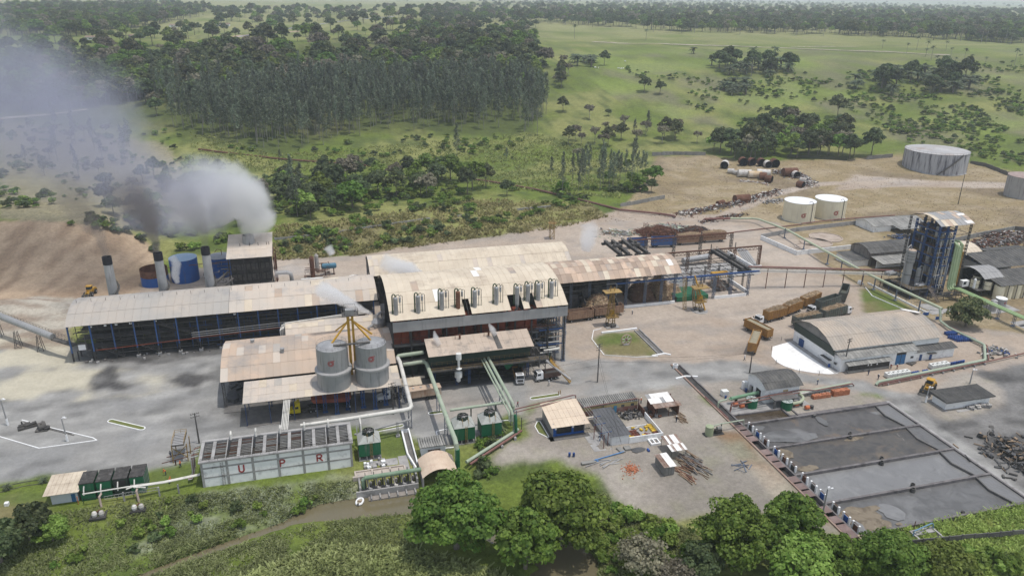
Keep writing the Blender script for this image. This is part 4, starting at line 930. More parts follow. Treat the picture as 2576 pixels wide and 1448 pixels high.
for k in range(6):MB().tube([(-.6,7.8-.9*k,6.4),(-1.7-.1*k,7.6-.9*k,6.3),(-2.2,7.4-.9*k,5.6),(-2.3,7.2-.9*k,1.4),(-2.6,5-.5*k,1.0),(-3.4,3.4-.2*k,1.0)],.13,7).obj('pipe',[fascia,pipe_rust,fascia][k%3],t)
def cooling_tower():
 t=thing('cooling_tower','x','cooling tower')
 MB().box(-2.6,2.6,-2.4,2.4,1.2,4.7).obj('body',green_paint,t)
 me=MB().box(-.235,.235,-.03,.03,1.25,4.65).mesh('cladding_strip',green_paint)
 for k in range(11):
  piece('cladding_strip',me,t,(-2.36+.472*k,-2.42-.02*(k%2),0))
 m=MB();s=1.5
 m.add([(-2.7,-2.5,4.7),(2.7,-2.5,4.7),(2.7,2.5,4.7),(-2.7,2.5,4.7),(-1.2,-1.2,6.2),(1.2,-1.2,6.2),(1.2,1.2,6.2),(-1.2,1.2,6.2)],[(0,1,5,4),(1,2,6,5),(2,3,7,6),(3,0,4,7),(3,2,1,0)])
 for a,b in (((-2.7,-2.5),(-1.2,-1.2)),((2.7,-2.5),(1.2,-1.2)),((2.7,2.5),(1.2,1.2)),((-2.7,2.5),(-1.2,1.2))):m.beam((*a,4.74),(*b,6.24),.09)
 m.obj('hood',mat('hood_grey',(.42,.43,.40),(.36,.37,.34),.5,.6,dirt=(.3,.3,.27),dscale=.5,damt=.3),t)
 MB().lathe([(1.45,6.0),(1.38,6.9),(1.3,6.9),(1.3,6.1)],n=22,cap0=False,cap1=False).obj('fan_ring',green_dark,t)
 MB().lathe([(1.3,6.12),(.05,6.13)],n=22,cap0=False).obj('fan_well',mat('fan_black',(.01,.01,.01)),t)
 f=MB().lathe([(.22,6.4),(.22,6.75)],n=10);
 for k in range(6):
  a=2*math.pi*k/6;f.obox((.75*math.cos(a),.75*math.sin(a),6.6),1.05,.22,.03,a,.35)
 f.obj('fan_blades',fascia,t)
 MB().beam((-1.4,.1,6.95),(1.4,.1,6.95),.16).obox((0,.1,7.1),.5,.4,.45).obj('motor_beam',dark2,t)
 m=MB()
 for s in (-.25,.25):m.beam((.35+s,-2.6,0),(.35+s,-2.6,5.3),.06)
 for k in range(13):m.beam((.1,-2.6,.4+.38*k),(.6,-2.6,.4+.38*k),.05)
 m.rail([(-.4,-2.3,4.9),(-.4,-1.3,5.9)],.9,.05);m.rail([(1.1,-2.3,4.9),(1.1,-1.3,5.9)],.9,.05);m.obj('ladder',yellow_dull,t)
 m=MB().box(-2.7,2.7,-2.5,2.5,-.2,.15)
 for x in (-2.5,-.8,.8,2.5):
  for y in (-2.3,2.3):m.box(x-.12,x+.12,y-.12,y+.12,.15,1.2)
 m.obj('base_frame',concrete,t)
 return t
proto=cooling_tower()
for u,v,lab in ((61.2,5.2,'green cooling tower of the pair nearer the pale green crossing pipe'),(68.2,5.6,'green cooling tower of the pair nearer the cream-roofed store'),(37.7,4.0,'green cooling tower with bent hood at the end of the slatted basin')):
 place(proto,(u,v,0),0,lab,group='green cooling towers')
t=thing('pump_house','small pump house with ribbed roof and peach barrel roof over the water intake','pump house',(52,-2,0))
MB().box(49.8,55.6,-1.0,2.3,-2,3.2).obj('wall',white_wall,t)
MB().box(51.3,54.3,-1.1,-.95,1.3,2.3).obj('louvre',mat('louvre_brown',(.16,.11,.08)),t)
tm=MB().hexa([(-.26,-2.1,3.15),(.26,-2.1,3.15),(.26,2.1,3.5),(-.26,2.1,3.5),(-.17,-2.1,3.4),(.17,-2.1,3.4),(.17,2.1,3.75),(-.17,2.1,3.75)]).mesh('roof_tile',fibre_pale)
for k in range(12):piece('roof_tile',tm,t,(49.5+.58*k,.7,0))
e=arc(48.4,1.6,56.7,1.6,1.9,10);m=MB()
for (a,za),(b,zb) in zip(e[:-1],e[1:]):m.hexa([(a,-11.2,za-.08),(b,-11.2,zb-.08),(b,-3.4,zb-.08),(a,-3.4,za-.08),(a,-11.2,za),(b,-11.2,zb),(b,-3.4,zb),(a,-3.4,za)])
m.obj('barrel_roof',mat('peach_roof',(.62,.50,.38),(.52,.40,.30),.25,.7,dirt=(.45,.3,.22),dscale=.35,damt=.4),t)
MB().wall([(a,-3.4,z-.1) for a,z in e]+[(56.7,-3.4,-2),(48.4,-3.4,-2)],(0,.2,0),1).box(48.4,48.7,-11.2,-3.6,-2.5,1.5).box(56.4,56.7,-11.2,-3.6,-2.5,1.5).obj('barrel_wall',concrete,t)
t=thing('water_intake','concrete water intake with row of pumps under a green pipe at the stream','intake',(40,-8,0))
MB().box(33.4,47.6,-9.9,-9.5,-3.4,-.5).box(34.2,34.6,-9.5,-4.2,-3.4,.3).box(47.2,47.6,-9.5,-3.5,-3.4,.6).box(34.6,47.2,-9.4,-5.5,-3.4,-1.2).obj('basin_wall',concrete,t)
m=MB().box(33.0,45.4,-5.5,-4.9,-1,.55);m.box(33.5,45,-3.2,-2.8,-.5,.5)
for u in (33.5,37.4,41.6,45):m.box(u,u+.4,-4.9,-3.2,-.5,.5)
m.plate([(33.5,-4.9,.2),(45,-4.9,.2),(45,-3.2,.2),(33.5,-3.2,.2)],.2);m.obj('tank_rim',mat('pinkish_concrete',(.46,.40,.34),(.36,.32,.28),.4,.9),t)
MB().tube([(35.2,-8.4,-.6),(35.2,-8.4,1.6),(35.6,-8.4,2.1),(48.5,-8.2,2.1)],.5,12).obj('green_pipe',mat('pipe_moss',(.13,.21,.13),(.2,.27,.19),.5,.55),t)
for k in range(6):
 u=36.2+1.95*k;MB().tube([(u,-8.4,2.0),(u,-8.6,.6),(u+.2,-8.6,-.4)],.18,7).lathe([(.32,-.9),(.36,-.2),(.15,.2)],(u+.7,-7.4,0),10).tube([(u+.2,-8.7,-.6),(u+.5,-9,-.7),(u+.9,-9.2,-.6)],.3,8).obj('pump',[fascia,scrap_white][k%2],t)
 MB().box(u-.5,u-.35,-9.3,-6,-1,1.9).obj('frame',dark2,t)
for k in range(6):MB().box(36.5+2*k,36.8+2*k,-11.5,-9.9,-3.2,-1.5).obj('buttress',concrete,t)
MB().box(36,47,-11.4,-9.9,-3.2,-2.0).obj('apron',mat('apron',(.28,.25,.22),(.2,.18,.16),.5),t)
t=thing('inlet_channel','narrow white-walled concrete channel beside the pump house','channel',(48,4,0))
MB().box(46.4,46.8,1,12,-.5,.9).box(48.2,48.5,-3.4,12.4,-.5,.9).box(46.8,48.2,11.6,12.0,-.5,.9).obj('white_wall',lime,t)
MB().beam((46.6,1,.4),(47.8,-5,.2),.35,1.0).obj('wing_wall',lime,t)
MB().box(46.8,48.2,-3,11.6,-.9,.05).obj('bed',dark_conc,t)
struct(MB().box(36.2,44,-1.8,1.0,-.1,.06).box(44.2,46.4,-4.5,1.5,-.1,.05).obj('concrete_apron',concrete))
m=MB();q=random.Random(4)
for k in range(14):m.obox((q.uniform(36,41),q.uniform(-2.4,1),.4),q.uniform(.4,1),q.uniform(.4,1),q.uniform(.4,.9),q.random()*.3,0,k%2)
o=m.obj('pump_bases',[white_wall,concrete]);o['kind']='stuff'
t=thing('dinghy','small white inflatable dinghy floating on the muddy stream','boat',(*P(905,1262,-2.25)[:2],-2.25),rz=R(70))
def oval(mb,a,b,r,n=18):mb.tube([(a*math.cos(2*math.pi*k/n)*(1 if abs(math.cos(2*math.pi*k/n))<.8 else .95),b*math.sin(2*math.pi*k/n),.2) for k in range(n+1)],r,8,False);return mb
oval(MB(),1.25,.72,.24).obj('tube',white_paint,t).location=(0,0,0)
for o in t.children:o.location=(0,0,0)
def local(t,mb,name,m):
 o=bpy.data.objects.new(name,mb.mesh(name,m));LINK(o);o.parent=t;return o
for o in list(t.children):bpy.data.objects.remove(o)
local(t,oval(MB(),1.25,.72,.24),'tube',white_paint);local(t,MB().box(-1,1,-.5,.5,.05,.12),'floor',mat('boat_floor',(.45,.40,.30)));local(t,MB().box(-.2,.15,-.6,.6,.3,.38),'seat',wood);local(t,MB().obox((-1.3,0,.35),.3,.35,.6),'motor',dark2)
hut=thing('switch_hut','small white hut with single-slope cream roof beside the green tanks','hut',(-29,4,0))
MB().box(-31.2,-25.9,1.6,7.2,-1.5,2.9).obj('wall',mat('hut_wall',(.55,.60,.66),(.6,.63,.66),.3),hut)
sheet_roof(hut,-32.3,-25.2,[(.6,3.0),(4.2,3.25),(8.0,3.5)],.9,roof_cream)
MB().box(-27.2,-26.4,1.5,1.62,0,2).obj('door',blue_door,hut)
GT=('green square tank with blackened top nearest the cream-roofed hut','second green square tank from the cream-roofed hut','green square tank with a dark front opening','green square tank with pale side nearest the slatted basin')
for k in range(4):
 u=-25.2+3.38*k;t=thing('square_tank',GT[k],'tank',(u+1.4,3.5,0),'green square tanks')
 MB().box(u,u+2.9,1.2,5.9,-1.6,4.4).obj('shell',green_paint if k!=2 else green_dark,t)
 m=MB().box(u-.04,u+2.94,1.16,5.94,4.3,4.52);m.obj('lid',mat('black_crust',(.035,.033,.032),(.075,.07,.065),.9,.95,dirt=(.18,.17,.16),dscale=.8,damt=.35),t)
 m=MB()
 for j in range(4):m.box(u+2.9,u+2.98,1.4+1.15*j,1.55+1.15*j,-1,4.3)
 for z in (.4,2.4):m.box(u-.03,u+2.93,1.1,1.2,z,z+.12)
 m.obj('stiffener',fascia if k==3 else green_dark,t)
 if k==2:MB().box(u+.4,u+2.5,1.12,1.2,2.6,4.0).obj('opening',dark,t)
 MB().tube([(u+1.1,.9,4.0),(u+1.1,.1,3.2),(u+1.1,-.2,2.4)],.14,7).obj('outlet',pipe_cream,t)
t=thing('tank_pipes','cream pipes on a ladder rack running past the green tanks to the basin','pipeline',(-15,0,0))
for k in range(3):MB().tube([(-24.2 if k==0 else -19.5+4*k,-.6-.25*k,3.0-.1*k),(-14,-.4-.25*k,3.2),(-8,.6-.25*k,2.6),(-.6,2.0-.25*k,2.4)],.16,8).obj('pipe',pipe_cream,t)
MB().tube([(-20.4,-1,2.8),(-20.8,-1.6,2.4),(-20.6,-2.2,-.6),(-19.8,-3.4,-1.4)],.24,8).tube([(-13.2,-1,2.8),(-13.4,-1.4,2.4),(-13.1,-2,-.8),(-12.6,-2.8,-1.4)],.24,8).obj('drop_pipe',mat('pipe_pink',(.48,.38,.32)),t)
m=MB()
for z in (1.3,2.0):m.beam((-20,-1.2,z),(-9,-.6,z+.2),.08)
for k in range(16):m.beam((-20+.7*k,-1.2+.04*k,1.3),(-20+.7*k,-1.2+.04*k,2.05),.06)
m.obj('ladder_rack',fascia,t)
for u in (-16.2,-9,-5):MB().box(u-.15,u+.15,-1.2,-.9,-1.6,2.4).obj('post',concrete,t)
for k,(u,v) in enumerate(((-20.7,-4.6),(-12.9,-4.2))):
 t=thing('pump_set',('pair of pale pump motors on a black pit, nearer the cream-roofed hut','pair of pale pump motors on a black pit, nearer the slatted basin')[k],'pump',(u,v,-1.5),'river pump sets')
 z=hz(u,v);MB().box(u-1.6,u+1.6,v-1.4,v+1.4,z-.3,z+.15).obj('pit',dark,t)
 for s in (-.7,.7):MB().lathe([(.5,0),(.58,.5),(.4,1.0),(.1,1.2)],(u+s,v-.3,z+.15),14).obj('motor',scrap_white,t)
 MB().tube([(u-.6,v+.4,z+.4),(u,v+1.0,z+.6),(u+.6,v+.5,z+.4)],.2,8).obj('manifold',rust,t)
MB().box(-25.5,-11.6,-2.3,-1.9,-2.6,-.9)
single(MB().box(-25.5,-11.4,-2.2,-1.85,-2.4,-.75),'retaining_wall',concrete,'low grey retaining wall under the green tanks','wall',(-18,-2,-1.5))
single(MB().tube([(-46,-2.5,-.5),(-33,0,-.2),(-25.7,.3,-.3),(-25.7,.3,2)],.1,6),'rust_pipe',cl_orange,'thin orange-brown pipe across the grass by the hut','pipe',(-36,-1,-.4))
for i,(x,y) in enumerate(((19,1425/1.0*0+1240),(132,1243))):pass
for i,(x,y,lab) in enumerate(((18,1270,'white marker block on the grass by the picture edge pipe'),(142,1257,'white marker block under the orange-brown pipe near the hut'))):
 q=PT(x,y);single(MB().box(q[0]-.4,q[0]+.4,q[1]-.4,q[1]+.4,q[2]-.2,q[2]+.75),'marker_block',lime,lab,'marker block',tuple(q))
t=thing('loading_frame','yellow steel loading frame with grey belt deck beside the road','loading frame',(-6,14,0))
for u,v in ((-7.9,11.9),(-4.6,11.9),(-7.9,16.8),(-4.4,15.2)):MB().beam((u,v,0),(u+.1,v+.4,4.6),.2).obj('leg',yellow_dull,t)
MB().box(-7.6,-4.9,11.6,17.2,4.6,4.8).obj('deck',dark2,t)
me=MB().box(-1.25,1.25,-.25,.25,4.8,4.95).mesh('roller',fascia)
for k in range(7):piece('roller',me,t,(-6.25,12.1+.75*k,0))
MB().rail([(-7.6,11.6,4.8),(-7.6,17.2,4.8),(-4.9,17.2,4.8),(-4.9,11.6,4.8)],1.0,.06,1.3).obj('railing',yellow_dull,t)
MB().beam((-7.8,11.9,1.2),(-4.6,11.9,4.2),.14).beam((-4.6,11.9,1.2),(-7.8,11.9,4.2),.14).obj('brace',yellow_dull,t)
single(MB().beam((-9.5,13.2,1.0),(-3.0,14.6,1.1),.15).beam((-10,10,1.5),(-4.5,11.2,1.6),.15).beam((-7.2,10.8,0),(-7.2,10.8,1.5),.25),'barrier_beam',rust,'low rusty barrier beams under the yellow loading frame','barrier',(-7,12,0))
t=thing('old_mill_engine','dark old iron mill engine displayed on the kerbed triangle','old machine',(-42.2,35.7,0))
MB().tube([(-42.9,35.4,1.1),(-41.4,36.2,1.1)],1.05,16).box(-43.6,-40.8,34.6,36.8,0,.4).box(-42.2,-41.9,35,36.5,.4,2.2).obj('body',dark2,t)
MB().lathe([(.7,0),(.9,.3),(.9,.5),(.3,.6)],(-41.2,35.6,.3),14).obj('flywheel',dark,t)
t=thing('old_cane_roller','flat dark remains of an old cane roller beside the engine on the triangle','old machine',(-46,38,0))
MB().tube([(-48,37.6,.6),(-45.6,38.8,.7)],.5,10).tube([(-46.6,37.4,.8),(-44.2,38.6,.9)],.4,10).obox((-46.2,37.9,.3),4.2,1.8,.5,.4).beam((-47.2,38,.5),(-47.3,38,1.8),.3).obj('rollers',dark2,t)
m=MB()
for k in (0,1):m.beam((-48+1.6*k,41-1.2*k*0-1.6*k,.06),(-34.5+.8*k,31.8-1.0*k,.06),.12)
single(m,'old_rails',dark2,'pair of old rails on the kerbed triangle','rails',(-41,36,0))
def kerb(pts,lab,closed=True,w=.22,h=.14,m=lime,name='kerb'):
 mb=MB();q=[tuple(p) for p in pts]+([tuple(pts[0])] if closed else [])
 for a,b in zip(q[:-1],q[1:]):mb.beam((a[0],a[1],h/2-.02),(b[0],b[1],h/2-.02),w,h+.06)
 o=mb.obj(name,m);struct(o);return o
G=lambda l:[tuple(P(a,b)[:2]) for a,b in l]
kerb(G([(-40,1088),(0,1098),(98,1127),(244,1107),(234,1101),(117,1073),(55,1056)]),'',False)
def island(pts,lab,n=0):
 q=[tuple(p) for p in pts];kerb(q,'')
 cx,cy_=sum(p[0] for p in q)/len(q),sum(p[1] for p in q)/len(q)
 o=MB().add([(a,b,.10) for a,b in q]+[(cx,cy_,.2)],[(i,(i+1)%len(q),len(q)) for i in range(len(q))]).obj('grass_island',mat('short_grass',(.105,.135,.035),(.16,.16,.06),.8,.95,bump=.5,bscale=4));struct(o)
 return o
def stad(a,b,w):
 a=np.array(a);b=np.array(b);d=(b-a)/np.linalg.norm(b-a);n=np.array([-d[1],d[0]]);out=[]
 for c_,s in ((b,1),(a,-1)):
  for k in range(5):
   t_=R(90-45*k);out.append(tuple(c_+s*(d*math.cos(t_)+n*math.sin(t_))*w))
 return out
island(stad((-26.3,36.1),(-17.8,30.2),.75),'')
island(stad((84.2,20.6),(91.6,20.9),.75),'')
island(stad((55.4,19.6),(58.4,19.6),.7),'');island(stad((72.8,20.4),(76.2,20.4),.8),'');island(stad((37,13.9),(47,15.2),.55),'')
kerb([(55.2,10.3),(55.0,2.2),(58.2,2.0)],'',False,.3);kerb([(55.2,10.3),(59,10.9)],'',False,.3);kerb([(72,11.3),(77,10.8)],'',False)
island([(81.9,8.6),(80.6,6.4),(80.6,3.2),(82.2,.6),(82.6,.8),(82.6,8.4)],'')
kerb([(8.3,23.6),(48,25.0)],'',False,.25,.12,concrete);kerb(G([(1489,853),(1520,893),(1600,898),(1655,896)]),'',False);kerb(G([(1489,853),(1493,831),(1513,826)]),'',False)
o=kerb(G([(1513,838),(1560,833),(1602,827)]),'',False,.6,.5);o.name='white_kerb_wall'
o=kerb(G([(1640,896),(1655,893),(1672,890),(1687,893)]),'',False,.5,.35);o=kerb(G([(1700,953),(1725,947),(1755,948)]),'',False,.5,.35)
kerb(G([(2177,724),(2194,745),(2330,803)]),'',False,.2,.3);kerb(G([(0,1238),(60,1222),(130,1212)]),'',False,.15,.1,dark2);kerb(G([(0,1225),(60,1212),(120,1203)]),'',False,.15,.1,dark2)
t=thing('drain','narrow open concrete drain along the edge of the central lawn','drain',(131.5,46,0))
MB().beam((130.6,56.2,.15),(130.6,37.2,.15),.3,.4).beam((132.6,56.8,.15),(132.6,37.6,.15),.35,.4).obj('side_wall',concrete,t)
MB().box(130.75,132.4,37.5,56,.02,.05).obj('bed',dark_conc,t)
t=thing('iron_wheel','old spoked iron flywheel standing as a monument on the central lawn','flywheel',(123.5,46.7,0));m=MB();c_=Vector((123.5,46.7,1.85));n=22
m.tube([(c_.x+1.7*math.cos(2*math.pi*k/n),c_.y+.25*math.sin(2*math.pi*k/n)*.3,c_.z+1.7*math.sin(2*math.pi*k/n)) for k in range(n+1)],.17,6,False);m.obj('rim',mat('wheel_pink',(.42,.30,.24)),t)
m=MB()
for k in range(7):a=2*math.pi*k/7+.2;m.beam(c_,(c_.x+1.6*math.cos(a),c_.y,c_.z+1.6*math.sin(a)),.26,.12)
m.obj('spoke',pipe_cream,t);MB().tube([(c_.x,c_.y-.3,c_.z),(c_.x,c_.y+.3,c_.z)],.4,12).obj('hub',pipe_rust,t);MB().box(c_.x-1,c_.x+1,c_.y-.4,c_.y+.4,0,.35).obj('plinth',concrete,t)
single(MB().lathe([(.75,0),(.75,1.3),(.58,1.3),(.58,.1)],(131.5,27.9,0),20),'concrete_ring',white_wall,'white concrete well ring standing alone in the yard','concrete ring',(131.5,27.9,0))
def pole(u,v,h,lab,arms=2,lean=(0,0),lamp=False,base=False):
 z=hz(u,v);t=thing('utility_pole' if not lamp else 'lamp_post',lab,'utility pole' if not lamp else 'lamp post',(u,v,z))
 MB().tube([(u,v,z-.3),(u+lean[0],v+lean[1],z+h)],[.22,.13],8).obj('pole',dark2 if not lamp else fascia,t)
 if base:MB().lathe([(.26,0),(.24,2)],(u,v,z),10).obj('white_base',lime,t)
 x,y=u+lean[0],v+lean[1]
 if arms:
  m=MB()
  for k in range(arms):m.beam((x-1.0,y-.3,z+h-.25-.8*k),(x+1.0,y+.3,z+h-.25-.8*k),.1);
  for k in range(arms):
   for s in (-.9,-.4,.4,.9):m.beam((x+s,y+.3*s,z+h-.2-.8*k),(x+s,y+.3*s,z+h+.1-.8*k),.09)
  m.obj('crossarm',dark2,t)
 if lamp:MB().beam((x,y,z+h),(x+.9*(1 if lamp>0 else -1),y-.2,z+h+.1),.09).obox((x+.9*(1 if lamp>0 else -1),y-.2,z+h+.15),.55,.3,.1).obox((x+.5,y+.3,z+h+.15),.55,.3,.1).obj('lamp_head',white_paint,t)
 return t
pole(105.3,25.2,12.3,'tall rusty power pole standing in the yard before the lattice post',3)
pole(-2.9,19.4,8.6,'dark power pole beside the corner of the slatted basin',2);pole(45.6,21.6,9.5,'power pole with transformer rack between truck canopy and cream pipe',3)
pole(151.9,19.6,7.2,'power pole behind the white pump station',1);pole(180.3,14.0,10.6,'power pole at the corner of the workshop',2,(.5,0))
pole(-51.3,40.2,7.5,'lamp post with white base on the dark grass mound',0,(-.2,0),1,True);pole(-34.6,28.3,6.6,'lamp post with white base inside the kerbed triangle',0,(-.2,0),1,True)
pole(129.6,-45.2,8.2,'twin-headed lamp post beside the lowest sludge pond',0,(.1,0),1);pole(190.3,-8.3,4.6,'small lamp post with white base beside the wheel loader hut',0,(0,0),1,True);pole(211.5,-2.2,4.5,'thin lamp post behind the ribbed-roof hut',0,(0,0),1)
pole(372.9,169,17,'lone dark pole on the dry slope',0)
m=MB()
def wire(a,b,sag):
 pts=[tuple(np.array(a)+(np.array(b)-np.array(a))*k/8-np.array([0,0,sag*4*k/8*(1-k/8)])) for k in range(9)];return pts
for dz in (0,-2.4):m.tube(wire((105.3,25.2,9+dz),(151.9,19.6,6.8),1.2),.025,4).tube(wire((105.3,25.2,8+dz),(45.6,21.6,8.6),1.5),.025,4).tube(wire((105.3,25.2,9+dz),(96,-14,5),.8),.025,4)
single(m,'power_cable',dark,'thin sagging power cables between the yard poles','cable',(105.3,25.2,8))
t=thing('parking_sign_posts','short yellow bollard posts at the end of the grass island','bollard',(92,20.9,0));MB().box(91.8,92,20.8,21,0,1.2).box(92.3,92.5,20.8,21,0,1.4).obj('post',yellow_dull,t)
def sludge(name,base,spots,sc,mid,rough=.6):
 M=bpy.data.materials.new(name);M.use_nodes=True;t=M.node_tree;N=t.nodes;L=t.links;b=N['Principled BSDF'];g=N.new('ShaderNodeNewGeometry')
 b.inputs['Roughness'].default_value=rough;out=None
 prev=base
 for i,(c1,lo,hi,s,dist) in enumerate(spots):
  n=N.new('ShaderNodeTexNoise');n.inputs['Scale'].default_value=s;n.inputs['Detail'].default_value=7;n.inputs['Roughness'].default_value=.6;n.inputs['Distortion'].default_value=dist
  mp=N.new('ShaderNodeMapping');mp.inputs['Location'].default_value=(i*13+sc,i*7,0);L.new(g.outputs['Position'],mp.inputs[0]);L.new(mp.outputs[0],n.inputs['Vector'])
  r=N.new('ShaderNodeMapRange');r.inputs[1].default_value=lo;r.inputs[2].default_value=hi;L.new(n.outputs[0],r.inputs[0])
  mx=N.new('ShaderNodeMix');mx.data_type='RGBA';L.new(r.outputs[0],mx.inputs[0])
  if out:L.new(out,mx.inputs[6])
  else:mx.inputs[6].default_value=(*base,1)
  mx.inputs[7].default_value=(*c1,1);out=mx.outputs[2]
 L.new(out,b.inputs['Base Color'])
 bn=N.new('ShaderNodeTexNoise');bn.inputs['Scale'].default_value=1.2;bn.inputs['Detail'].default_value=6;L.new(g.outputs['Position'],bn.inputs['Vector'])
 bp=N.new('ShaderNodeBump');bp.inputs['Strength'].default_value=.4;bp.inputs['Distance'].default_value=.25;L.new(bn.outputs[0],bp.inputs['Height']);L.new(bp.outputs[0],b.inputs['Normal'])
 return M
S1=sludge('sludge_crust_dark',(.085,.08,.076),[((.055,.052,.05),.45,.62,.25,.4),((.125,.095,.07),.56,.66,.16,.3),((.16,.158,.155),.60,.68,.09,.8)],3,0)
S2=sludge('sludge_crust_brown',(.075,.068,.06),[((.05,.047,.045),.45,.6,.3,.5),((.12,.095,.07),.55,.68,.14,.6),((.20,.185,.16),.64,.7,.2,.8)],21,0)
S3=sludge('sludge_wet_grey',(.165,.163,.16),[((.20,.198,.192),.48,.62,.12,1.5),((.14,.138,.136),.55,.7,.4,.6)],37,0,.45)
S4=sludge('sludge_wet_dark',(.115,.113,.11),[((.085,.083,.08),.46,.6,.3,.6),((.15,.148,.144),.56,.66,.1,1.2)],51,0,.5)
S5=sludge('settled_water',(.155,.15,.145),[((.14,.136,.13),.4,.6,.2,.3)],71,0,.3)
straw=sludge('straw_crust',(.19,.155,.11),[((.12,.095,.065),.45,.6,.6,.5),((.26,.22,.16),.6,.7,.5,.5)],5,0,.9)
vv=[-6.2,-17.9,-29.4,-40.4,-51.4];U0,U1=134.3,179.4
POND=('dark crusted sludge pond nearest the pump station','brown crusted sludge pond, second from the pump station','smooth pale grey sludge pond, third from the pump station','grey sludge pond with straw islands nearest the lamp post')
def blob(mb,u,v,ru,rv,z,seed,mi=0,n=26):
 q=[(u+ru*math.cos(2*math.pi*k/n)*(.75+.5*float(vnoise(2.2*math.cos(2*math.pi*k/n)+seed,2.2*math.sin(2*math.pi*k/n),seed))),v+rv*math.sin(2*math.pi*k/n)*(.75+.5*float(vnoise(2.2*math.cos(2*math.pi*k/n)+seed,2.2*math.sin(2*math.pi*k/n)+9,seed))),z) for k in range(n)]
 return mb.add(q+[(u,v,z+.08)],[(k,(k+1)%n,n) for k in range(n)],mi)
for k in range(4):
 a,b=vv[k],vv[k+1];t=thing('sludge_pond',POND[k],'pond',(157,(a+b)/2,-.9),'sludge settling ponds')
 nx,ny=90,24;mb=MB();vs=[];z0=[-.35,-.3,-.5,-.45][k];am=[.30,.40,.02,.10][k]
 for j in range(ny+1):
  for i in range(nx+1):
   u=U0+(U1-U0)*i/nx;v=a+(b-a)*j/ny;vs.append((u,v,z0+am*(float(fbm(u/4+k*9,v/4,7,3))-.5)))
 mb.add(vs,[(j*(nx+1)+i,j*(nx+1)+i+1,(j+1)*(nx+1)+i+1,(j+1)*(nx+1)+i) for j in range(ny) for i in range(nx)]);mb.f=[f[::-1] for f in mb.f]
 mb.obj('sludge',[S1,S2,S3,S4][k],t,smooth=True)
 w=[(175.4,a),(174.3,(a+b)/2+.6),(175.9,b)];m=MB()
 for p,q in zip(w[:-1],w[1:]):m.beam((*p,-.35),(*q,-.35),.3,.9)
 m.obj('inner_wall',dark_conc,t)
 MB().add([(w[0][0],a,-.12),(w[1][0],w[1][1],-.12),(w[2][0],b,-.12),(U1,b,-.12),(U1,a,-.12)],[(0,1,2,3,4)]).obj('settled_strip',S5 if k!=1 else S4,t)
 if k==3:
  [blob(MB(),*a).obj('straw_island',straw,t) for a in ((139.0,-45.8,4.6,3.2,-.3,3),(143.6,-44.0,2.2,1.0,-.3,4),(140.5,-49,4.2,2.2,-.3,6),(145.6,-50,.8,.5,-.3,8))]
  [blob(MB(),*a).obj('wet_patch',S3,t) for a in ((136.8,-47.6,1.8,3.2,-.32,11),(147,-46.0,2.4,3.0,-.33,12))]
 if k==1:[blob(MB(),*a).obj('straw_island',straw,t) for a in ((137.5,-20.5,1.6,2.2,-.2,13),(158.5,-18.9,2.6,.8,-.2,14),(139.2,-27.4,2.6,1.2,-.15,15))]
 if k==0:[blob(MB(),*a).obj('wet_patch',S4,t) for a in ((139.5,-13,5,2.4,-.22,16),(146,-15,5,1.8,-.22,17),(156,-9.5,1.2,2.4,-.15,18),(137,-8.4,2,1.2,-.2,19))]
WL=('far concrete dividing wall below the pump station sump','concrete dividing wall between the dark and the brown pond','concrete dividing wall between the brown and the pale pond','concrete dividing wall between the pale and the straw-island pond','low end wall of the ponds along the grass bank')
rim=mat('pond_rim',(.19,.175,.17),(.12,.11,.11),.4,.9,dirt=(.06,.055,.055),dscale=.5,damt=.5)
for k in range(5):
 t=single(MB().box(U0-.4,U1+.5,vv[k]-.3,vv[k]+.3,-1.2,.28),'pond_wall',rim,WL[k],'wall',(157,vv[k],0),'pond dividing walls')
 if k in (1,2,3):
  for s,du in ((-1,0),(1,1.2)):
   u=[0,157.5,157.6,157.0][k]+du
   single(MB().lathe([(.5,-.6),(.5,.55),(.35,.55),(.35,-.2)],(u,vv[k]+s*.75,0),12),'overflow_drum',dark2,('brown-black overflow drum on the %s side of the wall by the %s pond'%(('lower','upper')[s>0],('','dark','brown','pale')[k])),'drum',(u,vv[k]+s*.75,0),'overflow drums on the pond walls')
single(MB().lathe([(.45,-.6),(.45,.5),(.3,.5)],(155.2,-7.0,0),12),'overflow_drum',dark2,'brown-black overflow drum below the far wall near the pump station','drum',(155.2,-7,0),'overflow drums on the pond walls')
single(MB().lathe([(.4,-.6),(.4,.5),(.3,.5)],(161.5,-50.8,0),12),'overflow_drum',dark,'black overflow drum at the end wall above the grass','drum',(161.5,-50.8,0),'overflow drums on the pond walls')
MB().box(U1+.1,U1+.5,vv[4],vv[0],-1,.15)
single(MB().box(U1+.1,U1+.6,vv[4],vv[0],-1,.2),'pond_wall',rim,'long side wall of the ponds beside the sooty track','wall',(179.6,-29,0),'pond dividing walls')
struct(MB().box(131.2,181,-52.6,-4.8,-1.8,-1.3).obj('pond_floor',dark_conc))
struct(MB().box(U1+.6,181.0,-52.4,-4.9,-.6,.012).obj('pond_apron',concrete));struct(MB().box(134,181,-6.0,-4.8,-.6,.01).obj('pond_kerb',rim))
t=thing('feed_channel','long sludge feed channel with rusty cover slabs along the pond heads','channel',(132.6,-22,0))
MB().box(131.0,131.5,-55,30,-1.2,.35).obj('outer_wall',mat('channel_rust',(.24,.155,.12),(.3,.22,.18),.5,.9),t)
MB().box(133.6,134.0,-52,-5.5,-1.2,.35).box(133.4,133.8,-5.5,29,-.8,.4).obj('inner_wall',rim,t)
MB().box(131.5,133.5,-52,29,-1.0,-.75).obj('bed',dark,t)
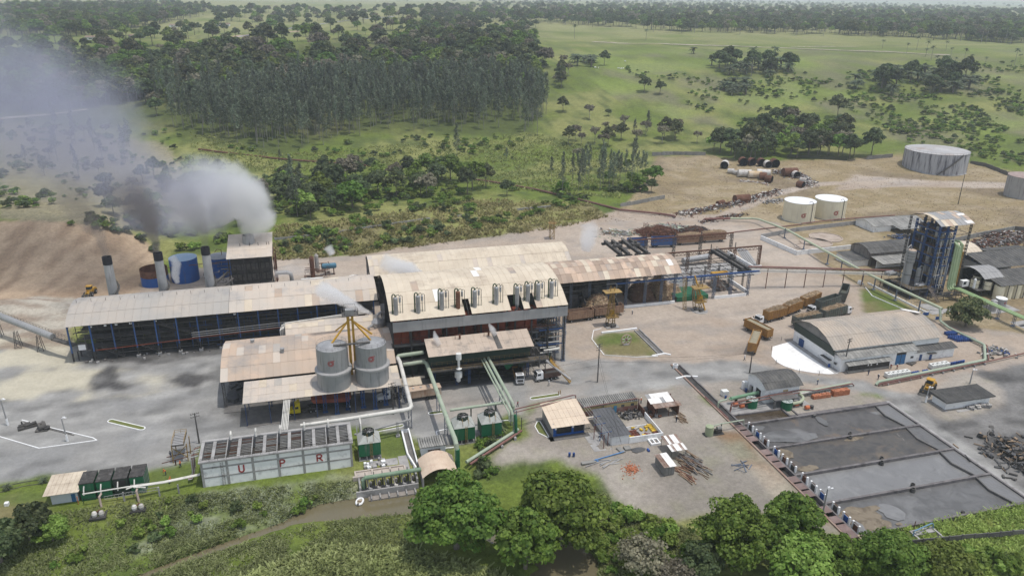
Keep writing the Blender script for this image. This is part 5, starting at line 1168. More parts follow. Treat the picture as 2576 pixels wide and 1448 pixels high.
sm=MB().box(-1.1,1.1,-1.1,1.1,.2,.38).mesh('cover_slab',mat('cover_slab',(.22,.165,.15),(.16,.11,.10),.6,.9,rand=.15))
for k,v in enumerate((-7.6,-10.4,-13.2,-19.4,-22.2,-25.0,-31.0,-33.8,-36.6,-42.5,-46,-48.8,-51)):piece('cover_slab',sm,t,(132.5,v,rnd.uniform(-.02,.02)))
struct(MB().box(131.0,134.0,-5.6,29,-.02,.02).obj('channel_strip',dark))
single(MB().box(133.5,134.3,-55.5,-51.6,-.3,.5).beam((134,-52,.4),(136.6,-55.2,.3),.8,.3),'outfall_apron',mat('apron_tan',(.42,.35,.26),(.32,.26,.18),.8),'tan rubble apron at the lower end of the feed channel','apron',(134,-53,0))
for k in range(4):
 for j,f in enumerate((.12,.42,.72) if k<3 else (.14,.46,.74)):
  v=vv[k]+(vv[k+1]-vv[k])*f
  t=thing('sluice_gate','white sluice gate %s at the head of the %s'%(('nearest the pump station side','in the middle','on the lower side')[j],('dark crusted pond','brown pond','pale grey pond','straw-island pond')[k]),'sluice gate',(134.9,v,0),'white sluice gates along the ponds')
  for s in (0,-1.9):MB().box(134.7,135.1,v+s-.2,v+s+.2,-.9,1.55).obj('post',lime,t)
  MB().box(134.8,134.95,v-1.7,v-.2,-.6,1.0).obj('gate_leaf',[dark2,blue_paint,rust][(k+j)%3],t)
  MB().beam((134.9,v,1.4),(134.9,v-1.9,1.4),.1).obj('crossbar',rust,t)
struct(MB().box(133.8,151,-5.9,-1.6,-1.6,-1.4).obj('sump_floor',dark_conc))
mb=MB().add([(134,-5.9,.02),(148.4,-5.9,.02),(148.4,-1.9,.02),(134,-1.9,.02)],[(0,1,2,3)]);o=mb.obj('sump_water',sludge('sump_water',(.06,.045,.03),[((.10,.08,.06),.5,.65,.25,.4)],3,0,.12));struct(o)
struct(MB().box(148.4,148.9,-5.9,-1,-.4,.45).box(134,148.4,-1.9,-1.5,-.4,.4).box(151,151.4,-5.9,-2,-.4,.35).obj('sump_wall',rim))
struct(MB().box(134.2,158,-1.4,5.5,-.1,.05).obj('pump_slab',concrete))
ps=thing('pump_station','white pump station with dark grey arched roof above the ponds','pump station',(150,6,0))
MB().box(145.8,156.6,2.4,2.65,0,4.6).box(145.8,146.05,2.65,11.2,0,4.6).box(156.35,156.6,2.65,11.2,0,4.6).box(146.05,156.35,11,11.2,0,4.6).obj('wall',white_wall,ps)
e=arc(2.3,4.7,11.3,4.7,1.6,8)
MB().wall([(145.85,a,z-.06) for a,z in e]+[(145.85,11.3,4.5),(145.85,2.3,4.5)],(1,0,0),.2).obj('gable',white_wall,ps)
sheet_roof(ps,145.3,157.2,arc(1.7,4.65,11.7,4.65,1.75,5),1.0,fibre)
MB().box(145.7,145.82,8.2,9.2,0,2.2).box(145.7,145.82,4.4,6.6,0,2.9).obj('doorway',dark,ps)
MB().box(145.4,145.75,8.6,9.4,.1,2.3).obj('door',fascia,ps)
MB().box(144.4,145.7,10.8,11.8,0,2.4).obj('side_box',white_wall,ps)
MB().box(151.4,153,2.34,2.42,2.9,3.5).obj('stain_panel',mat('ochre_patch',(.5,.36,.2)),ps)
MB().box(146.6,147.0,-1.2,-.8,-1,2.6).box(153.5,153.9,.4,.8,0,2.6).box(146.6,154,-1.2,2.3,2.5,2.7).obj('porch_slab',dark_conc,ps)
for i,(u,v,lab) in enumerate(((141.4,1.7,'round green priming tank with pale radial top nearer the orange motors'),(150.2,-1.5,'round green priming tank with pale radial top beside the bent pipe'))):
 t=thing('priming_tank',lab,'tank',(u,v,0),'green priming tanks')
 MB().lathe([(1.55,0),(1.55,2.5)],(u,v,0),28).obj('shell',green_paint,t);MB().lathe([(1.58,2.46),(1.58,2.52),(.1,2.62)],(u,v,0),28).obj('lid',mat('tank_lid',(.36,.40,.37),(.28,.32,.29),.6),t)
 m=MB()
 for k in range(4):a=math.pi*k/4;m.beam((u+1.5*math.cos(a),v+1.5*math.sin(a),2.64),(u-1.5*math.cos(a),v-1.5*math.sin(a),2.64),.07,.05)
 m.obj('rib',green_dark,t)
mot=mat('motor_orange',(.50,.15,.06),(.40,.11,.045),.8,.6)
for i,(u,v,lab) in enumerate(((137.2,2.9,'larger orange pump motor beside the channel'),(138.4,1.6,'smaller orange pump motor beside the channel'),(153.6,-1.2,'dull orange pump motor behind the bent pale pipe'),(155.4,-3.5,'dull orange pump motor nearest the dark pond'))):
 t=thing('pump_motor',lab,'motor',(u,v,0),'orange pump motors')
 MB().tube([(u-.6,v,.75),(u-.55,v,.75),(u+.55,v,.75),(u+.6,v,.75)],[.4,.58,.58,.4],12).obj('motor',mot,t)
 MB().tube([(u+.6,v,.75),(u+1.2,v,.75)],.14,8).lathe([(.5,.2),(.5,1.1)],(u+1.5,v,0),12).obj('pump',dark2,t);MB().box(u-.7,u+1.9,v-.4,v+.4,.05,.25).obj('base',concrete,t)
t=thing('suction_pipe','big pale green pipe bending round the corner of the pump station','pipeline',(154,0,0))
MB().tube([(156.8,3.9,1.6),(156.9,1.2,1.5),(156.6,.2,1.5),(155.6,-.9,1.5),(154.2,-1.6,1.4),(152,-1.6,1.3)],.42,12).tube([(155.3,-1.2,1.4),(155.3,-1.2,0)],.25,8).obj('pipe',mat('pipe_sage',(.34,.38,.25),(.4,.42,.31),.5),t)
t=thing('suction_pipe','large moss green pipe with flanged end entering the pump station','pipeline',(140,5,0))
MB().tube([(136.6,4.5,1.6),(146.4,5.4,1.9)],.5,12).lathe([(.62,-.1),(.62,.1)],(136.6,4.5,1.6),12).obj('pipe',mat('pipe_moss2',(.12,.24,.14),(.17,.28,.18),.5),t)
for u in (138.5,142):MB().box(u-.2,u+.2,4.4,5.2,0,1.2).obj('support',green_dark,t)
t=thing('header_pipe','rust-brown pipes crossing in front of the pump station and over the channel','pipeline',(146,2,0))
MB().tube([(134.8,1.2,.2),(134.8,1.2,2.1),(135.2,1.25,2.4),(157,2.0,3.0),(163,3.5,1.2),(176.4,4.9,.9),(177.0,4.8,.2)],.2,8).tube([(134.0,.2,.2),(134.0,.2,1.8),(134.4,.3,2.1),(156,1.2,2.7)],.18,8).obj('rust_pipe',pipe_rust,t)
MB().tube([(157.5,3.6,1.0),(176.2,5.4,.9)],.36,10).obj('green_pipe',pipe_green,t);MB().tube([(157,2.9,1.2),(172,4.5,.7)],.2,8).obj('cream_pipe',pipe_cream,t)
t=thing('pipe_loop','green and rust pipe loop beside the channel','pipeline',(132,4,0));MB().tube([(131.9,3,.1),(131.9,3,1.9),(132.3,3.1,2.2),(134.6,3.4,2.3)],.24,8).obj('pipe',pipe_green,t)
MB().tube([(131.3,9,.5),(131.6,3,.4),(131.6,-3,.5)],.16,7).obj('rust_pipe',pipe_rust,t)
bs_=MB().box(-.2,.2,-.095,.095,0,.19).mesh('brick',brick_m)
def brick_stack(u,v,nx,ny,nz,lab,rz=0.,gap=.405):
 t=thing('brick_stack',lab,'brick stack',(u,v,0.02),'brick stacks by the pump station')
 for k in range(nz):
  for i in range(nx):
   for j in range(ny):
    if (0<i<nx-1 and 0<j<ny-1 and k<nz-1):continue
    if k==nz-1 and rnd.random()<.12:continue
    piece('brick',bs_,t,(u+(i-nx/2)*gap+rnd.uniform(-.02,.02),v+(j-ny/2)*.2,.02+.2*k),(0,0,rnd.uniform(-.04,.04)))
brick_stack(170.0,1.7,13,8,8,'tall orange clay brick stack at the end of the pipe run');brick_stack(163.7,1.6,14,7,5,'lower ragged orange brick stack nearer the pump station')
m=MB()
for k in range(5):m.lathe([(.5,0),(.55,.3),(.45,.3),(.4,.05)],(161+2.1*k,3.2+.15*k,.05),12)
o=m.obj('ring_debris',steel);o['kind']='stuff'
t=thing('sludge_pump','sage green round tank with pump and pipe to the channel','pump',(123.4,-8.2,0))
MB().lathe([(1.05,.1),(1.05,2.6),(.2,2.8)],(122.9,-8.4,0),20).obj('tank',mat('sage',(.27,.32,.19),(.31,.34,.22),.7,.6),t)
MB().box(121.6,127,-9.2,-7.2,-.05,.12).obox((125.5,-8.3,.8),1.8,.9,1.0).obj('pump_base',dark,t);MB().tube([(124,-8,2.2),(126.6,-7.6,2.3),(133.5,-7.2,2.2),(133.7,-7.2,.3)],.17,8).obj('pipe',pipe_green,t)
MB().tube([(125.2,-8.2,1.5),(126.4,-8.2,1.5)],.5,10).obj('motor',fibre_pale,t);MB().box(126.6,126.8,-7.8,-7.6,0,2.2).obj('post',green_dark,t)
single(MB().box(136.5,138.3,8.3,9.9,.1,1.6).box(136.5,138.3,8.3,9.9,1.6,1.66),'water_container',ibc_white,'cream plastic water container standing beside the channel','container',(137.4,9,0))
single(MB().lathe([(.3,0),(.3,.9)],(136.8,7.4,0),12),'drum',drum_blue,'dark blue drum beside the cream water container','drum',(136.8,7.4,0));single(MB().lathe([(.36,0),(.36,1.0)],(144.6,9.6,0),12),'drum',drum_blue,'dark blue drum beside the pump station door','drum',(144.6,9.6,0))
t=thing('outlet_box','sunken concrete outlet box with blue pipe on the grass bank','outlet box',(148.3,-55,0))
MB().box(145.4,151.2,-57.4,-57.0,-1.6,.3).box(145.4,151.2,-53.4,-53.0,-1.6,.3).box(145.4,145.8,-57,-53.4,-1.6,.3).box(150.8,151.2,-57,-53.4,-1.6,.3).obj('rim',concrete,t)
MB().box(145.8,150.8,-57,-53.4,-.02,.0).box(147.4,150.8,-57,-55.2,.01,.03).obj('water',dark,t);MB().box(146,150.6,-54.6,-53.5,.05,.3).obj('slab',concrete,t)
MB().tube([(145.0,-54.6,.3),(145.2,-54.4,1.3),(150.6,-53.4,1.5),(151.0,-53.4,1.2),(151.0,-53.6,.2)],.14,7).obj('pipe',mat('pipe_blue',(.14,.25,.36)),t);MB().beam((147,-52.6,.2),(147,-52.6,2.1),.12).obj('post',rust,t)
t=thing('boundary_wall','dark mossy boundary wall across the grass below the ponds','wall',(155,-58,0));q0,q1=P(2287,1372),P(2640,1338)
wm=None
for k in range(11):
 a=q0+(q1-q0)*k/11;b=q0+(q1-q0)*(k+.97)/11;z=min(hz(a[0],a[1]),hz(b[0],b[1]));MB().beam((a[0],a[1],z+.5),(b[0],b[1],z+.5),.18,1.9).obj('panel',dark_conc,t);MB().beam((a[0],a[1],z-.3),(a[0],a[1],z+1.6),.28).obj('post',dark_conc,t)
wk=thing('workshop','white workshop with large tan arched roof and grey lean-to','workshop',(197,25,0))
UW0,UW1,VW0,VW1=178.2,217.0,16.6,36.6
MB().box(UW0+.2,UW1-.2,VW0,VW0+.25,0,6.3).box(UW0+.2,UW1-.2,VW1-.25,VW1,0,6.3).box(UW0+.2,UW0+.45,VW0+.25,VW1-.25,0,3.9).box(UW1-.45,UW1-.2,VW0+.25,VW1-.25,0,6.3).obj('wall',white_wall,wk)
gd=mat('gable_dark',(.035,.05,.042),(.05,.06,.05),.4,.6)
MB().box(UW0,UW0+.2,VW0-.1,VW1+.1,3.9,6.4).obj('gable_band',gd,wk)
e=arc(VW0-.1,6.4,VW1+.1,6.4,3.5,12);MB().wall([(UW0+.25,a,z-.1) for a,z in e],(.15,0,0),1).obj('gable_arch',fibre_pale,wk)
sheet_roof(wk,UW0-.9,UW1+.4,arc(VW0-.7,6.35,VW1+.7,6.35,3.8,5),1.08,mat('roof_worn',(.46,.375,.29),(.34,.305,.265),.06,.8,rand=.08,dirt=(.25,.24,.22),dscale=.12,damt=.55))
me=MB().hexa([(-.9,-3.6,-.02),(.9,-3.6,-.02),(.9,3.6,.0),(-.9,3.6,.0),(-.9,-3.6,.06),(.9,-3.6,.06),(.9,3.6,.08),(-.9,3.6,.08)]).mesh('skylight',roof_white)
piece('skylight',me,wk,(215.6,28.9,10.0),(R(-14),0,0))
sheet_roof(wk,178.3,206.4,[(13.0,4.45),(15.0,5.0),(17.0,5.55)],1.17,fibre_pale)
sheet_roof(wk,205.0,221.6,[(13.6,3.2),(16.6,4.1)],1.04,fibre)
MB().box(178.8,206,13.5,13.7,0,4.35).box(178.8,179,13.7,16.6,0,4.4).box(206,221,14.1,14.3,0,3.1).box(220.8,221,14.3,16.6,0,3.2).obj('front_wall',white_wall,wk)
MB().box(198.6,202.0,13.38,13.5,0,3.3).obj('blue_door',blue_door,wk);MB().box(198.6,202.0,13.36,13.5,3.3,4.2).obj('door_gap',dark,wk);MB().box(200.25,200.35,13.33,13.38,0,3.3).obj('door_joint',dark,wk)
for u in (208.0,211.8):MB().box(u,u+.9,14.0,14.1,0,2.1).obj('side_door',blue_steel,wk)
MB().box(204,205,13.4,13.5,1.6,2.3).obj('window',fibre,wk);MB().box(210.5,213.5,13.0,14.1,2.3,2.4).obj('canopy',dark2,wk)
sheet_roof(wk,180.0,195.8,[(11.6,2.75),(13.6,3.35)],1.05,fibre_pale)
MB().box(180.6,195.4,12.0,12.15,0,.7).box(180.6,180.75,12.15,13.4,0,.7).obj('shed_plinth',fibre_pale,wk)
MB().box(180.7,195.3,12.2,12.3,.7,2.7).obj('shed_front',dark,wk)
me=MB().box(-.05,.05,-.03,.03,.7,2.7).mesh('shed_bar',dark2)
for k in range(30):piece('shed_bar',me,wk,(180.9+.49*k,12.15,0))
for u in (187.3,188.4,190.5):MB().box(u,u+.4,12.1,12.16,1.7,2.2).obj('notice',white_paint,wk)
MB().box(177.9,178.4,31,33,0,2.5).obj('gable_door',blue_steel,wk);MB().box(177.2,178.3,17,21.2,2.2,2.35).obj('gable_canopy',fibre,wk);MB().box(178.1,178.4,14.8,15.8,1.8,2.4).obj('side_window',fibre,wk)
MB().box(176.6,178.4,13,36,-.05,.18).obj('footpath',concrete,wk)
single(MB().lathe([(.35,0),(.35,1.0)],(177.6,17.0,.1),12),'drum',drum_blue,'dark blue drum by the workshop gable canopy','drum',(177.6,17,.1))
wsl=G([(1992,858),(1944,872),(1940,901),(1962,915),(1986,927),(2040,937),(2086,941),(2108,939)])
t=thing('limed_slab','bright white lime-washed concrete slab beside the workshop gable','slab',(170,25,0));cxs=176.5
m=MB();n=6;A=wsl[:4];
poly=wsl
for k in range(n):
 a,b=k/n,(k+.985)/n;L0=np.array(wsl[0]);L1_=np.array(wsl[-1]);
 def left(t_):
  q=t_*(len(wsl)-3);i=int(q);i=min(i,len(wsl)-4);f=q-i;return np.array(wsl[1+i])*(1-f)+np.array(wsl[2+i])*f
 p=[left(a),left(b),L0+(L1_-L0)*b,L0+(L1_-L0)*a]
 MB().plate([(*x,.10) for x in p],.14).obj('slab_panel',lime,t)
for i,(x,y) in enumerate(((1940,880),(1952,915),(2010,938),(2060,944),(1965,857))):
 q=P(x,y);single(MB().beam((q[0],q[1],0),(q[0],q[1],1.5),.09),'marker_post',dark2,'thin marker post at the %s edge of the white slab'%('outer','lower outer','front','front corner','rear')[i],'post',tuple(q),'posts round the white slab')
im=[MB().box(-.5,.5,-.6,.6,.15,1.15).mesh('bottle',ibc_white),MB().box(-.55,.55,-.65,.65,0,.15).mesh('pallet',wood)]
def ibc(u,v,lab,s=1.5,rz=.0):
 t=thing('liquid_container',lab,'container',(u,v,0),'white liquid containers by the pipeline',rz)
 for me,nm in zip(im,('bottle','pallet')):
  o=bpy.data.objects.new(nm,me);LINK(o);o.parent=t
 o=bpy.data.objects.new('cap',MB().lathe([(.2,1.15),(.2,1.22)],n=10).mesh('cap',fibre));LINK(o);o.parent=t
 t.scale=(s,s,s*.85)
for k in range(5):ibc(190.6+1.7*k,7.0+.05*k,'white liquid container %s in the row of five behind the pipeline'%('first','second','third with an orange lid','fourth','fifth')[k])
for k in range(4):ibc(208+1.75*k,8.6+.1*k,'white liquid container %s in the group of four further along the pipeline'%('first','second','third','fourth')[k])
dm=MB().lathe([(.29,0),(.29,.28),(.31,.3),(.29,.32),(.29,.58),(.31,.6),(.29,.62),(.29,.88)],n=10)
DB,DY,DR=dm.mesh('drum',drum_blue),dm.mesh('drum',drum_yellow),dm.mesh('drum',drum_rust)
DW,DK=dm.mesh('drum',scrap_white),dm.mesh('drum',dark)
def drum(me,u,v,z,lab,grp,lying=False,rz=0.):
 o=bpy.data.objects.new('drum',me);LINK(o);o.location=(u,v,z+(.3 if lying else 0));o.rotation_euler=(R(90) if lying else 0,0,rz);o.scale=(1.05,)*3;return tag(o,lab,'drum',grp)
for i in range(9):
 for j in range(5):drum(DB,230.2+.75*i+.2*j,25.6-.75*j-.1*i,.02,'blue drum standing upright in the block beside the round tree','blue drums beside the round tree')
for i in range(6):
 for j in range(3):drum(DB,231.6+.7*i,28.6-.7*j,.02,'blue drum of the small block behind the main drum block','blue drums behind the main block')
for k in range(7):drum(DB,199.6+.75*k+(1.2 if k>3 else 0),7.6+.04*k,0,'blue drum lying in the row after the five white containers','blue drums along the pipeline',True)
for k in range(9):drum(DB,215.0+.7*k,9.1+.05*k,0,'blue drum standing in the row after the four white containers','blue drums at the pipeline bend')
for k in range(8):drum(DB,233+rnd.uniform(0,7),10+rnd.uniform(0,5),0,'loose blue drum lying on the grass beyond the pipeline bend','loose blue drums on the grass',rnd.random()<.6,rnd.random()*3)
t=thing('yard_pipeline','pale green pipeline with rust pipe lying on the ground round the workshop yard','pipeline',(205,6,0))
MB().tube([(183.6,3.6,.3),(184.4,3.8,1.0),(226.6,7.8,1.0),(227.6,8.4,1.0),(235.6,16.6,1.0),(235.9,17.8,1.0),(235.3,31,1.0),(236.5,36,1.2),(237.2,38,5.0)],.42,12).obj('green_pipe',pipe_green,t)
MB().tube([(184.0,3.0,.2),(184.8,3.1,.8),(228,7.2,.8),(260,11,.8)],.22,8).tube([(185,2.7,.5),(200,4.1,.5)],.16,8).tube([(228.6,8,.8),(236.6,16.4,.8),(236.9,31,.8)],.2,8).obj('rust_pipe',pipe_rust,t)
for k in range(10):u=187+4.3*k;MB().box(u,u+.35,2.4+.095*(u-184),4.4+.095*(u-184),0,.6).obj('sleeper',concrete,t)
hu=thing('ribbed_hut','white hut with ribbed dark grey roof on the sooty ground','hut',(200,-11,0))
MB().box(192.4,207.2,-13.0,-8.2,0,2.7).obj('wall',white_wall,hu)
tm=MB().hexa([(-.21,-3.3,2.75),(.21,-3.3,2.75),(.21,3.3,3.15),(-.21,3.3,3.15),(-.12,-3.3,2.95),(.12,-3.3,2.95),(.12,3.3,3.35),(-.12,3.3,3.35)]).mesh('roof_tile',fibre)
for k in range(36):piece('roof_tile',tm,hu,(191.7+.455*k,-10.8,0))
MB().box(191.4,207.8,-14.1,-7.5,2.62,2.74).obj('roof_deck',fibre,hu);MB().box(191.8,192.4,-14,-7.4,0,.15).obj('plinth',concrete,hu)
m=MB();q=random.Random(8)
for k in range(26):u,v=199+q.uniform(0,8),-14.4+q.uniform(-.6,.8);m.obox((u,v,.3),q.uniform(.4,1.2),q.uniform(.4,1),q.uniform(.4,1.2),q.random()*3,0,q.randint(0,2))
m.box(195,203,-15.0,-14,0,.12,1);o=m.obj('bagged_rubbish',[scrap_white,concrete,scrap_grey]);o['kind']='stuff'
t=thing('tyre_store','small store with cream sloping roof and blue mesh front','store',(88,4,0))
MB().box(83.6,83.8,.6,9.6,0,3.6).box(83.8,92.2,9.4,9.6,0,4.3).box(92.0,92.2,.6,9.4,0,3.6).obj('wall',fascia,t)
sheet_roof(t,82.8,93.0,[(-.6,3.35),(2.9,3.85),(6.4,4.3),(9.9,4.75)],1.28,mat('roof_peach',(.64,.53,.40),(.56,.45,.34),.2,.65,rand=.05,dirt=(.5,.42,.34),dscale=.4,damt=.3))
MB().box(83.8,92,.6,.75,0,.6).box(83.8,92,.6,.72,2.8,3.4).box(83.7,84.5,.55,.7,0,3.3).box(88.6,89.2,.55,.7,0,3.3).obj('blue_frame',blue_paint,t);MB().box(84,92,1.0,1.1,.6,2.9).obj('mesh_front',dark,t)
for u in (84.1,88.7):MB().box(u,u+.5,.45,.56,2.0,2.5).obj('notice',white_paint,t)
MB().box(82.4,83.5,-1.4,9,-.02,.08).box(82.4,93,-1.4,.5,-.02,.08).obj('footpath',dark_conc,t);MB().box(93.0,95,1.6,2.2,3.2,3.5).obj('roof_stub',roof_cream,t)
t=thing('ribbed_store','narrow building with ribbed grey roof and yellow and brick-red wall','store',(102,9,0))
MB().box(94,110.2,8.0,8.2,1.5,3.1).obj('yellow_wall',mat('wall_yellow',(.55,.43,.20),(.48,.38,.18),.4),t);MB().box(94,110.2,7.96,8.22,0,1.5).obj('red_wall',mat('wall_brick',(.24,.08,.05),(.36,.26,.22),.5),t)
MB().box(94,94.2,8.2,11,0,3).box(110,110.2,8.2,11,0,3).box(94.2,110,10.8,11,0,3.3).obj('side_wall',fascia,t)
tm=MB().hexa([(-.27,-2.1,3.05),(.27,-2.1,3.05),(.27,2.1,3.45),(-.27,2.1,3.45),(-.16,-2.1,3.3),(.16,-2.1,3.3),(.16,2.1,3.7),(-.16,2.1,3.7)]).mesh('roof_tile',fibre_pale)
for k in range(29):piece('roof_tile',tm,t,(93.6+.58*k,9.4,0))
MB().box(103.2,104.1,7.86,7.96,0,2.1).obj('door',mat('door_cyan',(.08,.28,.45)),t)
for u in (105.4,108.2):MB().box(u,u+.9,7.86,7.96,1.5,2.2).obj('vent',fibre,t)
t=thing('grey_flat_shed','long narrow shed with flat dark grey roof beside the drum yard','shed',(99,0,0))
MB().box(96.4,96.6,-6.8,5.6,0,2.8).box(96.6,101.2,-7.0,-6.8,0,2.6).box(101,101.2,-6.8,5.6,0,2.6).obj('wall',white_wall,t)
sheet_roof(t,96.0,101.6,[(-7.2,2.75),(-3,2.95),(1.2,3.1),(5.8,3.3)],.93,mat('roof_slate',(.085,.088,.09),(.11,.11,.115),.4,.9,rand=.06))
t=thing('drum_yard_wall','white wall enclosing the yard of yellow and rusty drums','wall',(106,-2,0))
MB().box(101.3,110.6,-7.1,-6.85,0,1.75).box(110.4,110.6,-6.85,3.8,0,1.6).obj('panel',white_wall,t);MB().box(110.3,110.5,4.0,8,0,2.0).obj('red_panel',rust,t);MB().box(101.3,110.4,-.3,-.15,0,.4).obj('kerb_row',white_wall,t)
struct(MB().box(101.3,110.4,-6.85,-.3,-.05,.03).obj('drum_yard_floor',concrete))
q=random.Random(12);n=0
for i in range(5):
 for j in range(4):drum(DY if j<1 or (i>2 and j==1) else DR,102.1+.75*j,-2.4-.85*i,.03,'drum lying in the packed rows against the grey shed, yellow ends first','drums packed against the grey shed',True,R(90))
for i in range(8):
 for j in range(2):drum(DY if i<5 else DR,109.9-.78*j,-.6-.75*i,.03,'drum lying in the double row along the end wall of the drum yard','drums along the end wall',True,R(90))
for k,(me,u,v) in enumerate(((DY,104.6,-.9),(DW,105.1,-1.6),(DW,105.9,-1.2),(DY,106.6,-1.8),(DK,105.2,-3.4),(DY,105.9,-4.6),(DR,106.8,-4.1),(DY,107.8,-2.9),(DR,107.2,-5.2),(DW,104.2,-5.9),(DY,108.1,-1.3))):
 drum(me,u,v,.03,'%s drum lying loose in the drum yard %s'%({DY:'yellow',DW:'white',DK:'black',DR:'rusty'}[me],'by the kerb' if v>-2 else 'near the front wall' if v<-4.4 else 'in the centre'),'loose drums in the drum yard',True,q.random()*3)
m=MB();q=random.Random(3)
for k in range(60):m.obox((q.uniform(104,110),q.uniform(3.2,7.4),q.uniform(.2,.6)),q.uniform(.3,.8),q.uniform(.3,.6),q.uniform(.2,.9),q.random()*3,q.random()-.5,q.randint(0,1))
o=m.obj('engine_scrap',[dark,scrap_grey]);o['kind']='stuff'
t=thing('open_shelter','open shelter with white and grey metal roof on rusty walls near the channel','shelter',(117,5,0))
sheet_roof(t,112.6,120.4,[(2.4,3.1),(4.4,3.4)],1.1,sheet_rust);sheet_roof(t,112.2,119.0,[(4.4,3.45),(6.6,3.85),(8.4,4.1)],1.1,roof_white,alt=((fascia,.3),))
MB().box(113,120,7.9,8.05,0,3.6).box(119.8,120,2.8,7.9,0,2.9).box(113,113.2,3.4,7.9,0,2.9).obj('wall',rust,t)
for u in (113.4,117,119.6):MB().beam((u,2.8,0),(u,2.8,3.0),.14).obj('post',rust,t)
m=MB();q=random.Random(6)
for k in range(24):m.obox((q.uniform(110,114.5),q.uniform(2.5,8.5),q.uniform(.2,.6)),q.uniform(.4,1.4),q.uniform(.3,.9),q.uniform(.2,1),q.random()*3,q.random()-.5,q.randint(0,2))
o=m.obj('machine_scrap',[dark,scrap_grey,rust]);o['kind']='stuff'
t=thing('flat_shelter','small open shelter with tilted white metal roof among timber','shelter',(111,-13,0))
sheet_roof(t,108.2,112.4,[(-16.4,2.5),(-13.6,2.7),(-10.2,3.0)],.7,roof_white,alt=((sheet_rust,.25),))
for u,v in ((108.4,-16),(112.2,-16),(108.4,-10.6),(112.2,-10.6)):MB().beam((u,v,0),(u,v,2.6),.09).obj('post',dark2,t)
t=thing('site_cabin','grey corrugated site cabin with half rusty half white roof','cabin',(105,-19,0))
MB().box(103.7,106.3,-21.9,-17.0,.1,2.5).obj('wall',fibre_pale,t)
me=MB().box(-.14,.14,-.04,.04,.1,2.5).mesh('wall_rib',fibre_pale)
for k in range(8):piece('wall_rib',me,t,(103.85+.33*k,-21.93,0))
sheet_roof(t,103.4,104.8,[(-22.2,2.55),(-16.7,2.7)],.7,sheet_rust);sheet_roof(t,104.8,106.6,[(-22.2,2.55),(-16.7,2.7)],.9,roof_white)
m=MB();q=random.Random(14)
for k in range(190):
 r=abs(q.gauss(0,1.0));a=q.random()*6.28;m.obox((97.4+1.35*r*math.cos(a),-17.8+1.5*r*math.sin(a),max(.06,.5-.32*r+q.uniform(-.08,.08))),.30,.2,.17,q.random()*3,q.random()-.5)
tag(m.obj('brick_heap',brick_m),'loose heap of orange clay bricks on the riverside yard','brick heap')
def lumber(n,u0,u1,v0,v1,L,seed,lab,mats_,ang=None,zt=.8):
 q=random.Random(seed);m=MB()
 for k in range(n):
  u,v,a=q.uniform(u0,u1),q.uniform(v0,v1),(q.uniform(0,3.14) if ang is None else ang+q.gauss(0,.25));l=q.uniform(.4,1)*L;z=q.uniform(.08,zt)
  m.obox((u,v,z),l,q.uniform(.08,.3),q.uniform(.06,.2),a,q.uniform(-.12,.12),q.randint(0,len(mats_)-1))
 o=m.obj('timber_pile',mats_);return tag(o,lab,'timber pile')
lumber(60,110,114.5,-24,-16,5,3,'untidy pile of old timber and frames beside the tilted white shelter',[wood,scrap_grey,rust],R(115))
lumber(26,107.6,110,-26,-19,5,5,'low row of planks on the ground behind the site cabin',[wood,rust],R(110),.25);lumber(20,118.5,121,-1.5,3,3,7,'stack of pale boards by the rusty shelter',[wood,wood],R(110),.5)
lumber(8,89,95,-14.6,-12.4,6,9,'thin steel sections lying in the riverside yard',[fascia,blue_grey],R(8),.2);lumber(9,122,127,-25,-21,4,11,'crossed grey channel sections on the brown soil',[blue_grey],None,.3)
t=thing('pipe_bar','long bright blue bar lying on blocks in the yard','bar',(94,-11,0));MB().beam((90,-12.2,.3),(98.4,-10.6,.35),.22).box(90.5,91,-12.6,-11.6,0,.2).obj('bar',mat('bar_blue',(.12,.26,.48)),t)
t=thing('stone_slab_pile','stack of flat concrete slabs by the yard wall','slab stack',(88.6,-11.6,0));MB().box(86.6,90.2,-13,-12,0,.3).obox((98.0,-9.6,.2),1.3,2.4,.4,.2).obox((99.8,-9.4,.3),1.6,1.6,.6).obj('slab',fibre_pale,t)
m=MB();blob(m,102.2,-10.4,1.9,1.2,.05,5);m.v=[(a,b,z+(.7 if i==26 else .15)) for i,(a,b,z) in enumerate(m.v)];tag(m.obj('tarp_heap',tarp),'heap covered with a dark tarpaulin below the drum yard wall','covered heap')
t=thing('white_tank_frame','white concrete trough frame at the drum yard corner','trough',(107.6,-8.2,0));MB().box(106.3,108.9,-9.6,-9.2,0,.6).box(106.3,108.9,-7.4,-7.1,0,.6).box(106.3,106.6,-9.2,-7.4,0,.6).box(108.6,108.9,-9.2,-7.4,0,.6).box(107.4,107.7,-9.2,-7.4,0,.6).obj('rim',lime,t)
for i,(u,v,z,lab) in enumerate(((84.9,-8.6,0,'taller blue drum by the steel sections'),(85.9,-8.9,0,'shorter blue drum by the steel sections'))):drum(DB,u,v,z,lab,'pair of blue drums in the riverside yard')
drum(DB,104.6,-10.9,0,'lone blue drum lying below the drum yard wall',None or 'pair of blue drums in the riverside yard',True)
t=thing('pipe_gantry','blue and rusty pipe support frames between the cream-roofed store and the grey shed','pipe frame',(94.5,-2,0))
for u,v in ((93.4,-3.0),(94.2,-7.6),(95.4,1),(95.6,-2.5),(95.7,-6.6)):MB().beam((u,v,0),(u,v,4.0),.16).obj('post',pipe_rust,t)
for v in (1,-2.5,-6.6):MB().beam((93.4,v,3.8),(96.6,v,4.0),.12).obj('beam',blue_steel,t)
for k in range(3):MB().tube([(93.6+.7*k,7.5,4.3),(94.2+.7*k,-7.6,4.1)],.05,5).obj('conduit',fascia,t)
